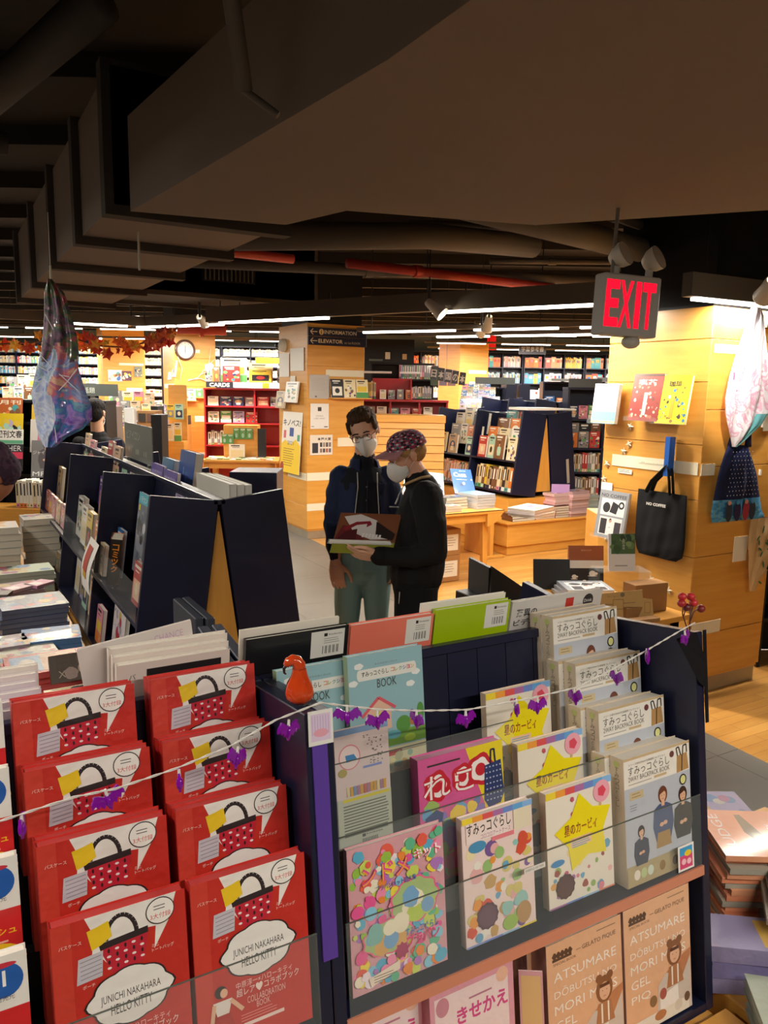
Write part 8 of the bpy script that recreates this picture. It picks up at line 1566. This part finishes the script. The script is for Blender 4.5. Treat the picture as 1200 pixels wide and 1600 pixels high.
    for k in range(4): page(b, (.295-.006*k, 0, .012), (-.022-.002*k, -.018+.002*k, .012-.007*k), 'e8e4dc', curve=.012, thick=.0012, n=5)
    b.T = I4; b.build('loose_pages', mg)
cap_man()

def simple_person(label, Mx, hc, R, hair_col, hair_parts, torso, arms, topcol, skin='c08a6c', legs='20242c', mask_on=None):
    b = MB(); head_shape(b, hc, R); cone_chain(b, torso[0], torso[1], (0, 1, 0))
    for a in arms: cone_chain(b, a[0], [.045, .037, .028], (0, 1, 0)); d = Vector(a[0][-1])-Vector(a[0][-2]); hand(b, a[0][-1], d, a[1], a[2], 1., .4)
    for sx in (-1, 1): cone_chain(b, [(sx*.08, 0, .9), (sx*.09, 0, .5), (sx*.1, 0, .1)], [.07, .05, .035]); cone_chain(b, [(sx*.1, .03, .05), (sx*.1, -.12, .04)], [.035, .03])
    cone_chain(b, [Vector(torso[0][-1])-Vector((0, 0, .02)), hc-Vector((0, 0, .05))], [.062, .054])
    root = bake(b, .008, 3, 'skin', skin).build('person', None, Mx, label=label, cat='person'); face_bits(root, hc, R, 1., '1c1614')
    b = MB(); P = lambda x, y, z: hc+R@Vector((x, y, z))
    for (p, r) in hair_parts: b.ball(P(*p), r, 20, 14, R=R)
    bake(b, .006, 1, 'cloth', lambda c: hair_col[0] if nz(c, 50) > 0 else hair_col[1], lambda c, n: .004*nz(c, 70)).build('hair', root)
    b = MB(); cone_chain(b, torso[0], [(r[0]+.03, r[1]+.03) for r in torso[1]], (0, 1, 0))
    for a in arms: cone_chain(b, a[0][:3] if len(a[0]) > 3 else a[0], [.07, .06, .042], (0, 1, 0))
    bake(b, .008, 3, 'cloth', topcol, folds(.006, 8)).build('top', root)
    b = MB()
    cone_chain(b, [(0, 0, .98), (0, 0, .9)], [(.15, .11), (.155, .12)])
    for sx in (-1, 1): cone_chain(b, [(sx*.08, 0, .9), (sx*.09, 0, .5), (sx*.1, 0, .1)], [.09, .07, .06])
    bake(b, .01, 3, 'cloth', legs).build('trousers', root)
    if mask_on: mask(root, hc, R)
    return root
# dark haired man seen from behind
R = euler(172, 8, 0)
p = simple_person('dark haired man seen from behind in a black top beyond the left rack', Matrix.Translation(rf(-2.62, 7.0)) @ RM, Vector((0, 0, 1.62)), R, ('14110f', '1e1a18'),
    [((0, .02, .055), (.088, .105, .082)), ((0, .05, .0), (.086, .07, .085))], ([(0, .02, .95), (0, .02, 1.15), (0, .02, 1.32), (0, .02, 1.40)], [(.13, .09), (.13, .09), (.16, .09), (.09, .06)]),
    [([(-.17, .02, 1.34), (-.21, .02, 1.1), (-.15, .15, 1.0)], (0, 0, 1), 1), ([(.17, .02, 1.34), (.21, .02, 1.1), (.15, .15, 1.0)], (0, 0, 1), -1)], '141416', 'c99a7c', mask_on=True)
MB().tube([(.17, -.10, 1.36), (.08, -.115, 1.2), (-.05, -.12, 1.0)], .010, 6, '2a2a2e', 'cloth').build('bag_strap', p)
# person with purple hair bending at the left edge
R = euler(-55, 40, 10)
simple_person('person with short purple hair and dark mask bending over the books at the left edge', Matrix.Translation(rf(-2.08, 3.3)) @ RM, Vector((.41, -.06, 1.487)), R, ('3c2838', '4c3446'),
    [((0, .02, .05), (.098, .112, .094)), ((0, .05, .0), (.094, .075, .085))], ([(0, .06, .95), (.02, .05, 1.10), (.16, .02, 1.24), (.28, 0, 1.35)], [(.13, .09), (.13, .09), (.12, .13), (.07, .08)]),
    [([(.12, -.15, 1.25), (.02, -.24, 1.05), (-.08, -.2, .98)], (0, 0, 1), 1), ([(.12, .15, 1.25), (.05, .24, 1.05), (-.05, .22, .98)], (0, 0, 1), -1)], '1a1a20', 'a87050')
